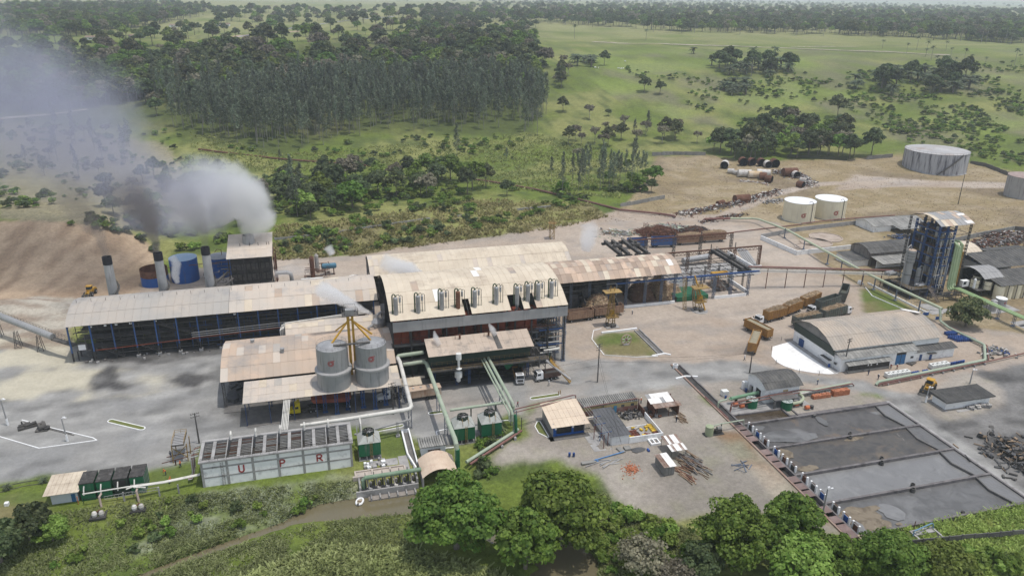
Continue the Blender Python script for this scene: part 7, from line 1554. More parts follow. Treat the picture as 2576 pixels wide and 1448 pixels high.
cwall([tuple(PT(*p)[:2]) for p in ((690,604),(760,598),(860,585),(960,570),(1082,553))],1.2,.3,concrete,'long low grey wall across the grassy slope');cwall([tuple(PT(*p)[:2]) for p in ((1150,547),(1172,544))],1.2,.3,concrete,'short grey wall piece on the grassy slope');cwall([tuple(PT(*p)[:2]) for p in ((1300,530),(1386,522))],1.2,.3,concrete,'second short grey wall piece on the grassy slope');cwall([tuple(PT(*p)[:2]) for p in ((1980,397),(2060,400),(2130,404))],2.4,.5,mat('hedge_wall',(.05,.055,.03),rough=.95),'creeper-covered boundary wall above the scrap heaps');cwall([tuple(PT(*p)[:2]) for p in ((2180,402),(2245,396))],2.6,.3,fibre_pale,'grey boundary wall between the trees and the big tank')
def tpipe(pts,r,mm,lab,h=.8):
 q=[PT(*p) for p in pts];t=thing('field_pipeline',lab,'pipeline',tuple(q[0]));MB().tube([(a,b,c_+h) for a,b,c_ in q],r,8).obj('pipe',mm,t);m=MB()
 for a,b in zip(q[:-1],q[1:]):
  n=max(1,int(math.dist(a,b)/12))
  for k in range(n):p=a+(b-a)*k/n;m.beam((p[0],p[1],hz(p[0],p[1])-.3),(p[0],p[1],hz(p[0],p[1])+h),.35)
 m.obj('support',concrete,t)
tpipe([(1350,480),(1370,485),(1450,503),(1560,531),(1660,541),(1692,546),(1698,549)],.55,pipe_rust,'thick rust-brown pipeline running down the slope to the scrap yard');tpipe([(1180,452),(1260,464),(1350,480)],.5,pipe_rust,'rust-brown pipeline half hidden in the bushes');tpipe([(500,378),(560,386),(700,402),(800,410),(930,420)],.6,rust,'brown pipeline crossing the meadow below the eucalyptus wood');tpipe([(2015,566),(2100,556),(2250,545)],.3,pipe_rust,'thin rusty pipe behind the cream tanks');tpipe([(1690,613),(1850,585),(2015,566)],.25,pipe_rust,'thin rusty pipe before the cream tanks',.4)
def shell(px,py,r,L,rz,mm,lab,open_=True,tilt=0.):
 q=PT(px,py);d=Vector((math.cos(rz),math.sin(rz),0));m=MB();c_=Vector((q[0],q[1],q[2]+r*.92));n=16
 a,b=c_-d*L/2,c_+d*L/2;m.tube([a,b],r,n,False,0);m.tube([b,a+d*.15,a+d*.16],[r*.9,r*.9,.02],n,False,1)
 m.tube([a+d*.02,a],[.02,r],n,False,0)
 o=m.obj('scrap_vessel',[mm,dark]);tag(o,lab,'scrap vessel','scrapped vessels on the dry slope')
RW=scrap_white;
for a in ((1822,423,2.6,5,-2.2,RW,'white scrapped vessel lying apart at the slope edge'),(1868,416,2.8,5,-1.9,rust,'rusty open shell first in the row under the trees'),(1890,416,2.6,3.5,-1.6,rust,'squat rusty shell second in the row under the trees'),(1914,417,2.6,5,-1.9,rust,'rusty open shell third in the row under the trees'),(1930,421,2.3,4,-1.8,RW,'white shell with dark mouth in the row under the trees'),(1947,420,2.8,5,-1.8,rust,'rusty open shell last in the row under the trees'),(1838,436,1.6,4,-.6,RW,'small white cylinder first in the lower scrap row'),(1850,439,1.4,3,-1,RW,'small white cylinder second in the lower scrap row'),(1872,444,2.3,8,-.35,RW,'long white vessel with black mouth in the lower row'),(1898,447,2.2,8,-.3,mat('rusty_white',(.5,.36,.2),(.6,.55,.48),.3,.7),'rust-stained white vessel in the lower row'),(1918,452,2.4,4,-.5,rust,'rusty open shell at the end of the lower row'),(1920,441,2.0,8,-.5,RW,'upper white vessel at the end of the lower row'),(1933,459,2.3,4,-.9,rust,'rusty open shell tipped by the track'),(1986,442,2.6,9,-.1,rust,'long rusty boiler shell on the far heap'),(2001,447,2.2,3,-1.7,RW,'white ring-mouthed shell on the far heap'),(2020,460,1.7,4,-.8,RW,'short white shell on the far heap'),(2013,471,1.9,4,-1.2,rust,'rusty shell low on the far heap'),(1865,509,2.3,9,.05,rust,'long rusty tube with open end on the debris bank'),(1812,516,1.4,5,.4,rust,'short dark tube alone above the debris bank')):shell(*a)
def scrap(name,lab,pts,w,h,n,mats_,seed,L=2.2):
 """bank of mixed scrap pieces along a line of picture points"""
 q=random.Random(seed);P_=[PT(*p) for p in pts];m=MB()
 for k in range(n):
  i=q.randrange(len(P_)-1);a=P_[i]+(P_[i+1]-P_[i])*q.random();r=abs(q.gauss(0,.5));an=q.random()*6.28;u,v=a[0]+w*r*math.cos(an),a[1]+w*r*math.sin(an);z=hz(u,v)+max(0,h*(1-r))*q.random()
  if q.random()<.5:m.obox((u,v,z+.15),q.uniform(.5,1)*L,q.uniform(.1,.35),q.uniform(.08,.3),q.random()*3.14,q.uniform(-.5,.5),q.randint(0,len(mats_)-1))
  else:m.obox((u,v,z+.2),q.uniform(.4,1.3),q.uniform(.4,1.1),q.uniform(.1,.8),q.random()*3.14,q.uniform(-.7,.7),q.randint(0,len(mats_)-1))
 o=m.obj(name,mats_);tag(o,lab,'scrap heap');o['kind']='stuff'
SM=[scrap_grey,scrap_white,rust,dark2,rust]
scrap('scrap_bank','long bank of mixed scrap along the dirt track on the slope',[(1712,541),(1770,530),(1850,515),(1900,498),(1960,483)],5,2.2,900,SM,1);scrap('scrap_bank','grey and white scrap heap beyond the track',[(1945,437),(1975,437),(2010,444),(2030,458),(2035,470)],7,3.0,520,[scrap_grey,scrap_grey,scrap_white,rust],2);scrap('scrap_bank','scattered scrap under the bent pipeline',[(1765,560),(1790,555),(1830,545),(1880,540)],3,1.0,180,SM,3);scrap('scrap_bank','grey scrap strewn beside the cream tank',[(1920,512),(1965,505)],4,1.2,110,[scrap_grey,scrap_white],4)
scrap('scrap_bank','huge dark scrap field between the old sheds and the boundary wall',[(2440,625),(2500,612),(2576,605),(2640,600)],9,2.6,900,[dark2,rust,scrap_grey,rust],5,3.2);scrap('scrap_bank','second strip of rusty scrap below the pale boundary wall',[(2470,598),(2540,590),(2620,592)],5,2.0,380,[rust,scrap_white,rust,dark2],6,3);scrap('scrap_bank','dark machine scrap beside the white barn',[(2240,600),(2290,596)],5,1.6,130,[dark2,blue_steel,scrap_grey],7)
scrap('scrap_bank','white sheet scrap row under the lower vessels',[(1860,455),(1890,458),(1930,464)],3,.6,60,[scrap_white,sheet_rust],8,4);scrap('scrap_bank','dark spoil and scrap at the roadside bend',[(2530,1120),(2560,1150),(2600,1180)],9,2.2,420,[dark,dark2,tarp,wood],9,3);scrap('scrap_bank','pale pipes and pieces behind the crane runway',[(1520,588),(1560,585),(1590,590)],5,1.2,200,[scrap_white,scrap_grey,pipe_green,wood],10,4);scrap('scrap_bank','mixed rubbish beyond the pipeline bend',[(2485,880),(2530,885),(2480,895)],4,.8,110,[scrap_grey,scrap_white,dark2,fibre_pale],11)
m_=heap('rod_heap','large heap of rusty rods and bars behind the parked wagons','scrap heap',176,197,152,163,2.8,420,8,[rust,mat('rod_brown',(.15,.06,.04),rough=.9),rust],12,fan=1.3);heap('rod_heap','smaller dark heap of rusty rods at the wagon end','scrap heap',198,212,150,160,2.6,260,6,[rust,dark2],13,fan=1.3);heap('pipe_heap','heap of old pipes laid across the rusty rods','scrap heap',186,204,158,166,2.2,90,10,[pipe_green,scrap_grey,pipe_rust],14,fan=2.2);heap('tyre_heap','low heap of dark cane trash on the yard','scrap heap',176,184,82,92,2.2,160,2.5,[dark2,rust],15)
def wheel_mesh(r,w):return MB().tube([(0,-w/2,0),(0,-w/2+.04,0),(0,w/2-.04,0),(0,w/2,0)],[r*.86,r,r,r*.86],16).mesh('wheel',rubber)
def hub_mesh(r,w):return MB().tube([(0,-w/2-.02,0),(0,w/2+.02,0)],r*.45,10).mesh('rim',fascia)
WM,HM=wheel_mesh(.52,.36),hub_mesh(.52,.36)
def lpart(t,mb,name,m,smooth=False):
 o=bpy.data.objects.new(name,mb.mesh(name,m,smooth=smooth));LINK(o);o.parent=t;return o
def wheels(t,xs,w,me=None,hm=None,r=.52):
 for x in xs:
  for s in (-1,1):
   o=bpy.data.objects.new('wheel',me or WM);LINK(o);o.parent=t;o.location=(x,s*w,r)
   h=bpy.data.objects.new('rim',hm or HM);LINK(h);h.parent=o
def cane_load(L,w,z,seed,top=.8,mats_=None,n=150):
 q=random.Random(seed);m=MB();nx,ny=12,5;zz_=lambda x,y:z+top*(1-abs(2*x-1)**4)*(1-abs(2*y-1)**3)*(.6+.8*float(vnoise(x*6+seed,y*3,seed)))
 m.add([(-L/2+L*i/nx,-w/2+w*j/ny,zz_(i/nx,j/ny)) for j in range(ny+1) for i in range(nx+1)],[(j*(nx+1)+i,j*(nx+1)+i+1,(j+1)*(nx+1)+i+1,(j+1)*(nx+1)+i) for j in range(ny) for i in range(nx)],0)
 for k in range(n):
  x,y=q.random(),q.random();m.obox((-L/2+L*x,-w/2+w*y,zz_(x,y)+q.uniform(-.05,.25)),q.uniform(.5,1.6),.09,.07,q.uniform(0,3.14),q.uniform(-.5,.5),1)
 return m
def trailer(L,h,body,load=None,axles=(-.3,.3),hz_=1.25,w=2.55,ribs=10,rmat=None):
 """high-sided cane trailer, front towards +x"""
 t=thing('trailer','x','trailer')
 m=MB();z0,z1=hz_,hz_+h
 for s in (-1,1):m.box(-L/2,L/2,s*w/2-.05,s*w/2+.05,z0,z1)
 m.box(L/2-.1,L/2,-w/2+.05,w/2-.05,z0,z1).box(-L/2,-L/2+.1,-w/2+.05,w/2-.05,z0,z1).box(-L/2+.1,L/2-.1,-w/2+.05,w/2-.05,z0,z0+.1);lpart(t,m,'box_body',body)
 me=MB().box(-.06,.06,-.05,.05,z0,z1).mesh('side_rib',rmat or body)
 for k in range(ribs):
  for s in (-1,1):o=bpy.data.objects.new('side_rib',me);LINK(o);o.parent=t;o.location=(-L/2+L*(k+.5)/ribs,s*(w/2+.09),0)
 m=MB()
 for s in (-1,1):m.box(-L/2,L/2,s*w/2-.09,s*w/2+.09,z1,z1+.12)
 m.box(-L/2-.04,-L/2+.14,-w/2+.09,w/2-.09,z1,z1+.12).box(L/2-.14,L/2+.04,-w/2+.09,w/2-.09,z1,z1+.12);lpart(t,m,'top_rail',rmat or body)
 lpart(t,MB().box(-L/2,L/2,-.55,-.35,hz_-.35,hz_-.02).box(-L/2,L/2,.35,.55,hz_-.35,hz_-.02).box(L/2,L/2+1.2,-.12,.12,hz_-.35,hz_-.15).box(-L/2-.1,-L/2,-w/2,w/2,hz_-.5,hz_-.25),'chassis',dark2)
 wheels(t,[a*L for a in axles],1.05)
 if load=='cane':lpart(t,cane_load(L-.2,w-.1,z1-.25,int(L*10),.9),'cane_load',[cane,cane])
 if load=='billet':lpart(t,cane_load(L-.2,w-.1,z1-.3,int(L*10),.25,n=0),'cane_load',[bagasse])
 return t
def cab(body,L=2.1,hood=False,conv=None):
 t=thing('truck','x','truck');W2=1.22
 m=MB()
 if hood:
  m.hexa([(0,-W2,.75),(1.9,-W2,.75),(1.9,W2,.75),(0,W2,.75),(0,-W2,1.9),(1.9,-W2,1.9),(1.9,W2,1.9),(0,W2,1.9)]).hexa([(0.02,-W2,1.9),(1.8,-W2,1.9),(1.8,W2,1.9),(.02,W2,1.9),(.02,-1.12,3.0),(1.3,-1.12,3.0),(1.3,1.12,3.0),(.02,1.12,3.0)]).hexa([(1.9,-1.1,.75),(3.5,-.95,.75),(3.5,.95,.75),(1.9,1.1,.75),(1.9,-1.1,1.9),(3.4,-.85,1.65),(3.4,.85,1.65),(1.9,1.1,1.9)]);fx=3.5;gx=1.78;lpart(t,m,'cab_body',body)
  lpart(t,MB().hexa([(1.35,-1.05,2.95),(1.82,-1.1,2.0),(1.82,1.1,2.0),(1.35,1.05,2.95),(1.38,-1.05,2.97),(1.86,-1.1,2.02),(1.86,1.1,2.02),(1.38,1.05,2.97)]),'windscreen',glass_dark)
  for s in (-1,1):lpart(t,MB().box(.5,1.35,s*W2-.03,s*W2+.03,2.0,2.65),'side_window',glass_dark)
  lpart(t,MB().hexa([(0,-1.05,3.0),(1.1,-1.05,3.0),(1.1,1.05,3.0),(0,1.05,3.0),(0,-1,3.7),(.5,-1,3.6),(.5,1,3.6),(0,1,3.7)]),'wind_deflector',body);lpart(t,MB().box(3.5,3.62,-1.1,1.1,.5,.85),'bumper',fascia)
  for s in (-1,1):lpart(t,MB().hexa([(2.2,s*1.1-.15,1.0),(3.4,s*1.1-.15,1.0),(3.4,s*1.1+.15,1.0),(2.2,s*1.1+.15,1.0),(2.4,s*1.1-.15,1.3),(3.2,s*1.1-.15,1.25),(3.2,s*1.1+.15,1.25),(2.4,s*1.1+.15,1.3)]),'mudguard',body)
  wh_x=2.75
 else:
  m.hexa([(0,-W2,.85),(L,-W2,.85),(L,W2,.85),(0,W2,.85),(0,-W2,2.0),(L+.02,-W2,2.0),(L+.02,W2,2.0),(0,W2,2.0)]).hexa([(.02,-W2,2.0),(L,-W2,2.0),(L,W2,2.0),(.02,W2,2.0),(.02,-1.15,3.05),(L-.3,-1.12,3.05),(L-.3,1.12,3.05),(.02,1.15,3.05)]);lpart(t,m,'cab_body',body)
  lpart(t,MB().hexa([(L-.26,-1.05,2.95),(L+.03,-1.12,2.05),(L+.03,1.12,2.05),(L-.26,1.05,2.95),(L-.22,-1.05,2.97),(L+.07,-1.12,2.07),(L+.07,1.12,2.07),(L-.22,1.05,2.97)]),'windscreen',glass_dark)
  for s in (-1,1):lpart(t,MB().box(.75,L-.35,s*W2-.04,s*W2+.02,2.05,2.7),'side_window',glass_dark);lpart(t,MB().box(L+.0,L+.3,s*1.4-.08,s*1.4+.08,2.1,2.7),'mirror',dark)
  lpart(t,MB().box(L,L+.12,-W2,W2,.5,.95),'bumper',fascia);lpart(t,MB().box(L+.02,L+.06,-.85,.85,1.1,1.75),'grille',dark);wh_x=L-.75
  lpart(t,MB().box(.4,1.5,-.8,.8,3.05,3.2),'roof_hatch',fascia)
 for s in (-1,1):lpart(t,MB().box(L+.12 if not hood else 3.62,(L+.16) if not hood else 3.66,s*.85-.18,s*.85+.18,.65,.85),'headlight',white_paint)
 lpart(t,MB().box(-4.6,.2,-.5,-.3,.75,1.0).box(-4.6,.2,.3,.5,.75,1.0).box(-1.6,-.6,-1.2,-.6,.5,1.05).box(-1.6,-.6,.6,1.2,.5,1.05),'chassis',dark2)
 wheels(t,[wh_x,-2.6,-3.9],1.05);return t
def gdir(p,q):return math.atan2(q[1]-p[1],q[0]-p[0])
def put(t,p,rz,lab,grp=None):t.location=(p[0],p[1],0);t.rotation_euler=(0,0,rz);t['label']=lab;t['group']=grp or 'cane trucks and trailers in the yard';return t
a,b=np.array((171.0,51.8)),np.array((168.6,36.9));rz=R(107);put(cab(white_paint),(170.6,49.2),R(112),'white cab of the bent truck hauling two billet-loaded orange trailers')
put(trailer(10.6,2.6,orange_trailer,'billet',(-.33,-.2,.36)),(169.6,43.6),R(103),'front orange trailer level-filled with chopped cane, behind the white cab');put(trailer(11.2,2.9,orange_trailer,'billet',(-.36,-.24,.34)),(162.4,34.4),R(50),'rear orange trailer level-filled with chopped cane, nearest the pump station')
put(cab(white_paint),(175.8,51.6),R(196),'white cab pulling the three orange cane-heaped trailers');put(trailer(9.4,2.9,orange_trailer,'cane',(-.3,-.17)),(182.2,53.2),R(194.5),'orange trailer heaped with cane directly behind the white cab');put(trailer(9.2,2.9,orange_trailer,'cane',(-.33,-.18,.34)),(191.8,56.9),R(203),'middle orange trailer heaped with cane');put(trailer(10.2,2.9,orange_trailer,'cane',(-.33,-.18,.34)),(202.6,61.8),R(203),'last orange trailer heaped with cane beside the empty green one')
put(trailer(11.2,2.8,green_trailer,'cane',(-.36,-.24,.36)),(190.2,46.4),R(9),'dull green trailer heaped with cane, nearest the workshop');put(trailer(11.4,2.9,green_trailer,'cane',(-.36,-.24)),(203.2,49.6),R(14),'dull green trailer heaped with cane right behind the white cab');put(cab(white_paint),(209.4,51.2),R(15),'white cab at the head of the dull green cane trailers')
put(cab(white_paint),(199.0,55.0),R(195),'white cab mostly hidden behind the cane-heaped green trailer');put(trailer(11.6,2.7,green_trailer,None,(-.36,-.24)),(207.4,58.2),R(198),'empty green trailer with dark inside behind the loaded ones');put(trailer(11.0,2.7,green_trailer,None,(-.36,-.24,.34)),(219.4,65.0),R(226),'empty green trailer at the end, turned towards the lawn')
put(trailer(9.4,2.7,tan_trailer,None,(-.38,.3,.42)),(115.6,68.8),R(4),'empty tan trailer with dark inside beside the lattice post');put(trailer(11.0,2.6,tan_trailer,None,(-.42,-.3)),(126.6,70.2),R(4),'empty tan trailer under the yellow derrick')
g2='parked cane wagons behind the crane runways'
put(trailer(11,3.4,blue_trailer,None,(-.4,-.28,.36)),(180.4,137.6),R(-8),'blue cane wagon with side framing behind the far runway',g2);put(trailer(9,3.2,blue_trailer,None,(-.4,.36)),(168.2,139),R(-5),'second blue cane wagon partly hidden by the dark travelling cranes',g2);put(trailer(11.5,3.6,tan_trailer,'cane',(-.36,.36)),(193.6,138.6),R(-3),'tan cane wagon next to the blue one behind the far runway',g2);put(trailer(11.5,3.6,tan_trailer,'cane',(-.36,.36)),(206.2,139.4),R(-3),'tan cane wagon at the end of the parked row',g2)
def dump(body,rz,p,lab,up=False):
 t=cab(white_paint);m=MB();hh=1.1
 for s in (-1,1):m.hexa([(-5.4,s*1.25-.05,1.1),(-.3,s*1.25-.05,1.1),(-.3,s*1.25+.05,1.1),(-5.4,s*1.25+.05,1.1),(-5.7,s*1.35-.05,2.6),(-.2,s*1.35-.05,2.6),(-.2,s*1.35+.05,2.6),(-5.7,s*1.35+.05,2.6)])
 m.box(-.3,-.2,-1.2,1.2,1.1,2.8).box(-5.5,-5.4,-1.2,1.2,1.1,2.3).box(-5.4,-.3,-1.2,1.2,1.05,1.2);lpart(t,m,'tipper_body',body);lpart(t,MB().box(-5.2,-.4,-1.2,1.2,1.3,1.9),'filter_cake',dark)
 put(t,p,rz,lab,'dump trucks');return t
dump(orange_trailer,R(-97),(83.2,31.0),'white-cab dump truck with orange body backed under the green hoppers');dump(mat('tipper_brown',(.13,.075,.06),(.09,.06,.05),.6,.8),R(184),(90.0,30.6),'white-cab dump truck with dark rusty body parked beside the stair')
t=cab(yellow_car,hood=True);put(t,(21.6,28.4),R(186),'yellow bonneted truck under the warehouse canopy','trucks in the canopy bays')
t=thing('tank_trailer','orange-red tipping trailer bed in the canopy bay behind the yellow truck','trailer',(28.5,29.5,0));MB().hexa([(25.2,28.6,2.2),(34.4,28.6,1.5),(34.4,31,1.5),(25.2,31,2.2),(24.6,28.2,3.4),(35.2,28.2,3.0),(35.2,31.4,3.0),(24.6,31.4,3.4)]).obj('bed',mat('bed_red',(.42,.12,.07),(.32,.09,.055),.5),t);MB().box(23.5,35,29,29.3,.8,1.1).box(23.5,35,30.4,30.7,.8,1.1).obj('chassis',dark,t);wheels_=[MB().tube([(u,28.5,.5),(u,31.2,.5)],.5,12).obj('axle_wheels',rubber,t) for u in (25.4,26.6,33,34.2)]
t=cab(white_paint,hood=True);put(t,(45.6,30.0),R(187),'white bonneted truck nosing out under the warehouse canopy','trucks in the canopy bays')
t=thing('bulk_trailer','rust-streaked tan bulk trailer parked behind the white bonneted truck','trailer',(55.4,28,0));rs=mat('rust_streaked',(.36,.23,.14),(.46,.38,.30),.35,.7,dirt=(.22,.08,.03),dscale=.5,damt=.5,streak=True)
MB().hexa([(50.2,26.6,1.2),(59.6,27.2,1.2),(59.4,29.8,1.2),(50,29.2,1.2),(50.2,26.6,3.3),(59.6,27.2,3.3),(59.4,29.8,3.3),(50,29.2,3.3)]).obj('hull',rs,t);MB().plate([(50.1,26.5,3.45),(59.7,27.1,3.45),(59.5,29.9,3.45),(49.9,29.3,3.45)],.14).obj('top_deck',roof_tan,t)
for k in range(4):MB().lathe([(.35,3.45),(.35,3.65),(.1,3.7)],(52+2.1*k,28.2+.1*k,0),12).obj('hatch',scrap_white,t)
for k in range(3):
 for dv in (0,2.2):MB().tube([(55.8+1.3*k,26.9+dv+.05*k,.52),(55.8+1.3*k,27.25+dv+.05*k,.52)],.52,14).obj('wheel',rubber,t)
t=thing('guard_cabin','small white cabin with tan roof and red door behind the bulk trailer','cabin',(51,33,0));MB().box(49.6,54.6,32.2,35.2,0,2.5).obj('wall',white_wall,t);sheet_roof(t,49.2,55,[(31.6,2.6),(35.6,3.0)],1.0,roof_cream);MB().box(52.2,53,32.1,32.2,0,2.1).obj('door',mat('door_red',(.30,.025,.03)),t)
def loader():
 t=thing('wheel_loader','x','wheel loader');big,bh=wheel_mesh(.8,.6),hub_mesh(.8,.6)
 lpart(t,MB().hexa([(-2.9,-.95,1.0),(-.6,-.95,1.0),(-.6,.95,1.0),(-2.9,.95,1.0),(-2.9,-.85,1.95),(-.6,-.85,2.15),(-.6,.85,2.15),(-2.9,.85,1.95)]).box(-3.1,-2.8,-1.1,1.1,.8,1.5).box(.4,1.9,-.5,.5,.8,1.5),'engine_body',yellow);lpart(t,MB().box(-.7,.9,-.8,.8,1.5,2.2),'cab_base',yellow);lpart(t,MB().hexa([(-.6,-.75,2.2),(.8,-.75,2.2),(.8,.75,2.2),(-.6,.75,2.2),(-.55,-.7,3.2),(.6,-.7,3.2),(.6,.7,3.2),(-.55,.7,3.2)]),'cab_glass',glass_dark);lpart(t,MB().box(-.8,.9,-.9,.9,3.2,3.36),'cab_roof',yellow)
 m=MB()
 for s in (-.55,.55):m.beam((.9,s,1.9),(2.6,s,1.2),.16,.35).beam((2.6,s,1.2),(3.2,s,.6),.16,.3)
 lpart(t,m,'lift_arm',yellow_dull);lpart(t,MB().hexa([(3.1,-1.35,.1),(4.4,-1.35,.05),(4.4,1.35,.05),(3.1,1.35,.1),(3.2,-1.35,.25),(4.4,-1.35,.12),(4.4,1.35,.12),(3.2,1.35,.25)]).hexa([(3.0,-1.35,.1),(3.2,-1.35,.1),(3.2,1.35,.1),(3.0,1.35,.1),(2.9,-1.35,1.3),(3.05,-1.35,1.3),(3.05,1.35,1.3),(2.9,1.35,1.3)]).hexa([(3.0,-1.38,.1),(4.4,-1.38,.05),(4.4,-1.3,.05),(3.0,-1.3,.1),(2.9,-1.38,1.3),(3.4,-1.38,1.1),(3.4,-1.3,1.1),(2.9,-1.3,1.3)]).hexa([(3.0,1.3,.1),(4.4,1.3,.05),(4.4,1.38,.05),(3.0,1.38,.1),(2.9,1.3,1.3),(3.4,1.3,1.1),(3.4,1.38,1.1),(2.9,1.38,1.3)]),'bucket',dark2);wheels(t,(-1.7,1.4),1.05,big,bh,.8);lpart(t,MB().tube([(-1.4,.4,2.1),(-1.4,.4,2.9)],.07,6),'exhaust',dark);return t
t=loader();t.location=(196.4,-2.6,0);t.rotation_euler=(0,0,R(213));t.scale=(1.12,)*3;t['label']='yellow wheel loader with lowered bucket beside the ribbed-roof hut';t['group']='wheel loaders'
t2=copy_tree(t);q=PT(228,742);t2.location=(q[0],q[1],q[2]);t2.rotation_euler=(0,0,R(-98));t2['label']='yellow wheel loader at the foot of the earth bank';t2.scale=(1.12,)*3
single(MB().obox((204.3,13,.25),3,1.8,.25,.4).obox((203.6,12.2,.3),1.8,.4,.4,1).lathe([(.7,.1),(.8,.3),(.6,.35)],(205.4,14,0),12),'machine_parts',dark2,'dark machine parts lying before the workshop','machine parts',(204,13,0))
def person(shirt,trousers,hat,pose=0,seed=0):
 t=thing('person','x','person');q=random.Random(seed);st=.22 if pose==1 else .06
 V={'hip':(0,0,.93),'belly':(0,.01,1.1),'chest':(0,.0,1.33),'neck':(0,.0,1.5),'kl':(-.11,.03+st*.5,.5),'al':(-.11,st,.08),'fl':(-.11,st+.14,.04),'kr':(.11,.03-st*.3,.5),'ar':(.11,-st-.04,.1),'fr':(.11,-st+.1,.04),'sl':(-.19,0,1.42),'el':(-.27,-.02-st*.4,1.16),'wl':(-.27,.10-st*.5,.93),'hl':(-.27,.13-st*.5,.85),'sr':(.19,0,1.42),'er':(.27,-.02+st*.4,1.16),'wr':(.27,.10+st*.6,.93),'hr':(.27,.13+st*.6,.85)}
 if pose==2:
  for k in ('wl','wr','hl','hr'):V[k]=(V[k][0]*.5,.36,1.12)
 if pose==3:
  for k in ('chest','neck','sl','sr'):V[k]=(V[k][0],V[k][1]+.28,V[k][2]-.12)
  for k in ('el','er','wl','wr','hl','hr'):V[k]=(V[k][0]*.8,V[k][1]+.42,V[k][2]-.2)
 rad=dict(hip=.15,belly=.145,chest=.165,neck=.065,kl=.08,al=.055,fl=.05,kr=.08,ar=.055,fr=.05,sl=.075,el=.052,wl=.04,hl=.042,sr=.075,er=.052,wr=.04,hr=.042)
 def limb(names,mi,mb):
  mb.tube([V[n] for n in names],[rad[n] for n in names],8,True,mi)
 m=MB();limb(('hip','belly','chest','neck'),0,m)
 for s in 'lr':
  m.tube([(V['hip'][0]+(-.09 if s=='l' else .09),V['hip'][1],.95),V['k'+s],V['a'+s],V['f'+s]],[.105,.08,.06,.05],8,True,1);limb(('s'+s,'e'+s,'w'+s),0,m);limb(('w'+s,'h'+s),2,m)
 n=V['neck'];hx,hy,hz__=n[0],n[1]+.03,n[2]+.14
 m.tube([(hx,hy-.01,hz__-.13),(hx,hy,hz__-.06),(hx,hy,hz__+.03),(hx,hy,hz__+.1)],[.055,.09,.1,.06],10,True,2)
 lpart(t,m,'body',[shirt,trousers,skin],True);lpart(t,MB().tube([(hx,hy,hz__+.03),(hx,hy,hz__+.05),(hx,hy,hz__+.12),(hx,hy,hz__+.15)],[.15,.125,.11,.05],12),'helmet',hat);return t
PPL=[((154.9,27.4),cl_white,cl_blue,hat_white,1,R(60),'person in pale shirt and dark trousers walking behind the rear orange trailer'),((135.5,69.2),fascia,cl_blue,hat_white,0,2,'person in grey with white helmet standing by the kerb wall of the cane shed'),((167.2,8.2),cl_blue,cl_blue,hat_yellow,2,1,'person in navy overalls with yellow helmet behind the pipe run'),((195.3,11.4),cl_red,cl_blue,hat_white,2,3,'person in red shirt before the workshop shed'),((196.9,10.7),cl_red,dark,hat_white,1,-2,'person in red-grey clothes with white helmet before the workshop shed'),((186,9.8),cl_blue,cl_blue,dark,1,2,'person in dark blue walking at the corner of the workshop shed'),((186.8,6.6),cl_blue,cl_blue,hat_white,1,-1.5,'person in dark blue with white helmet at the pipeline end'),((90.9,26.6),cl_white,fascia,hat_white,1,1.3,'person in light grey walking past the dark dump truck'),((79.0,17.4),cl_red,dark,mat('helmet_green',(.1,.4,.15)),1,.6,'person in dark clothes with green helmet crossing the road by the trestle'),((-8.8,14.5),cl_blue,cl_blue,dark,0,0,'person in dark clothes standing on the yellow loading frame side'),((-6.0,9.6),cl_orange,cl_blue,cl_orange,0,1,'person in orange vest beside the barrier beam'),((-8.9,7.2),cl_orange,cl_blue,cl_orange,3,2,'person in orange bending over a board on the grass'),((-7.6,3.4),cl_orange,cl_blue,cl_orange,3,-1,'person in orange bending below the cream pipes'),((94.6,-4.2),cl_blue,blue_door,hat_white,3,1,'person in blue with white helmet bending under the pipe frames'),((117.6,-.6),dark,cl_blue,hat_white,0,2,'person in dark clothes with white helmet by the open shelter'),((112.6,10.8),cl_orange,cl_blue,hat_white,2,.5,'person in orange-red vest behind the open shelter'),((34.5,25.4),cl_blue,cl_blue,hat_white,0,-1,'person in navy with white helmet under the silo canopy'),((13.8,30.2),dark,dark,dark,0,0,'person in dark clothes in the shaded canopy bay')]
for i,(p,a,b,c_,po,rz,lab) in enumerate(PPL):
 t=person(a,b,c_,po,i);t.location=(p[0],p[1],hz(*p)+.02);t.rotation_euler=(0,0,rz);t['label']=lab;t['group']='workers';t.scale=(1.04,)*3
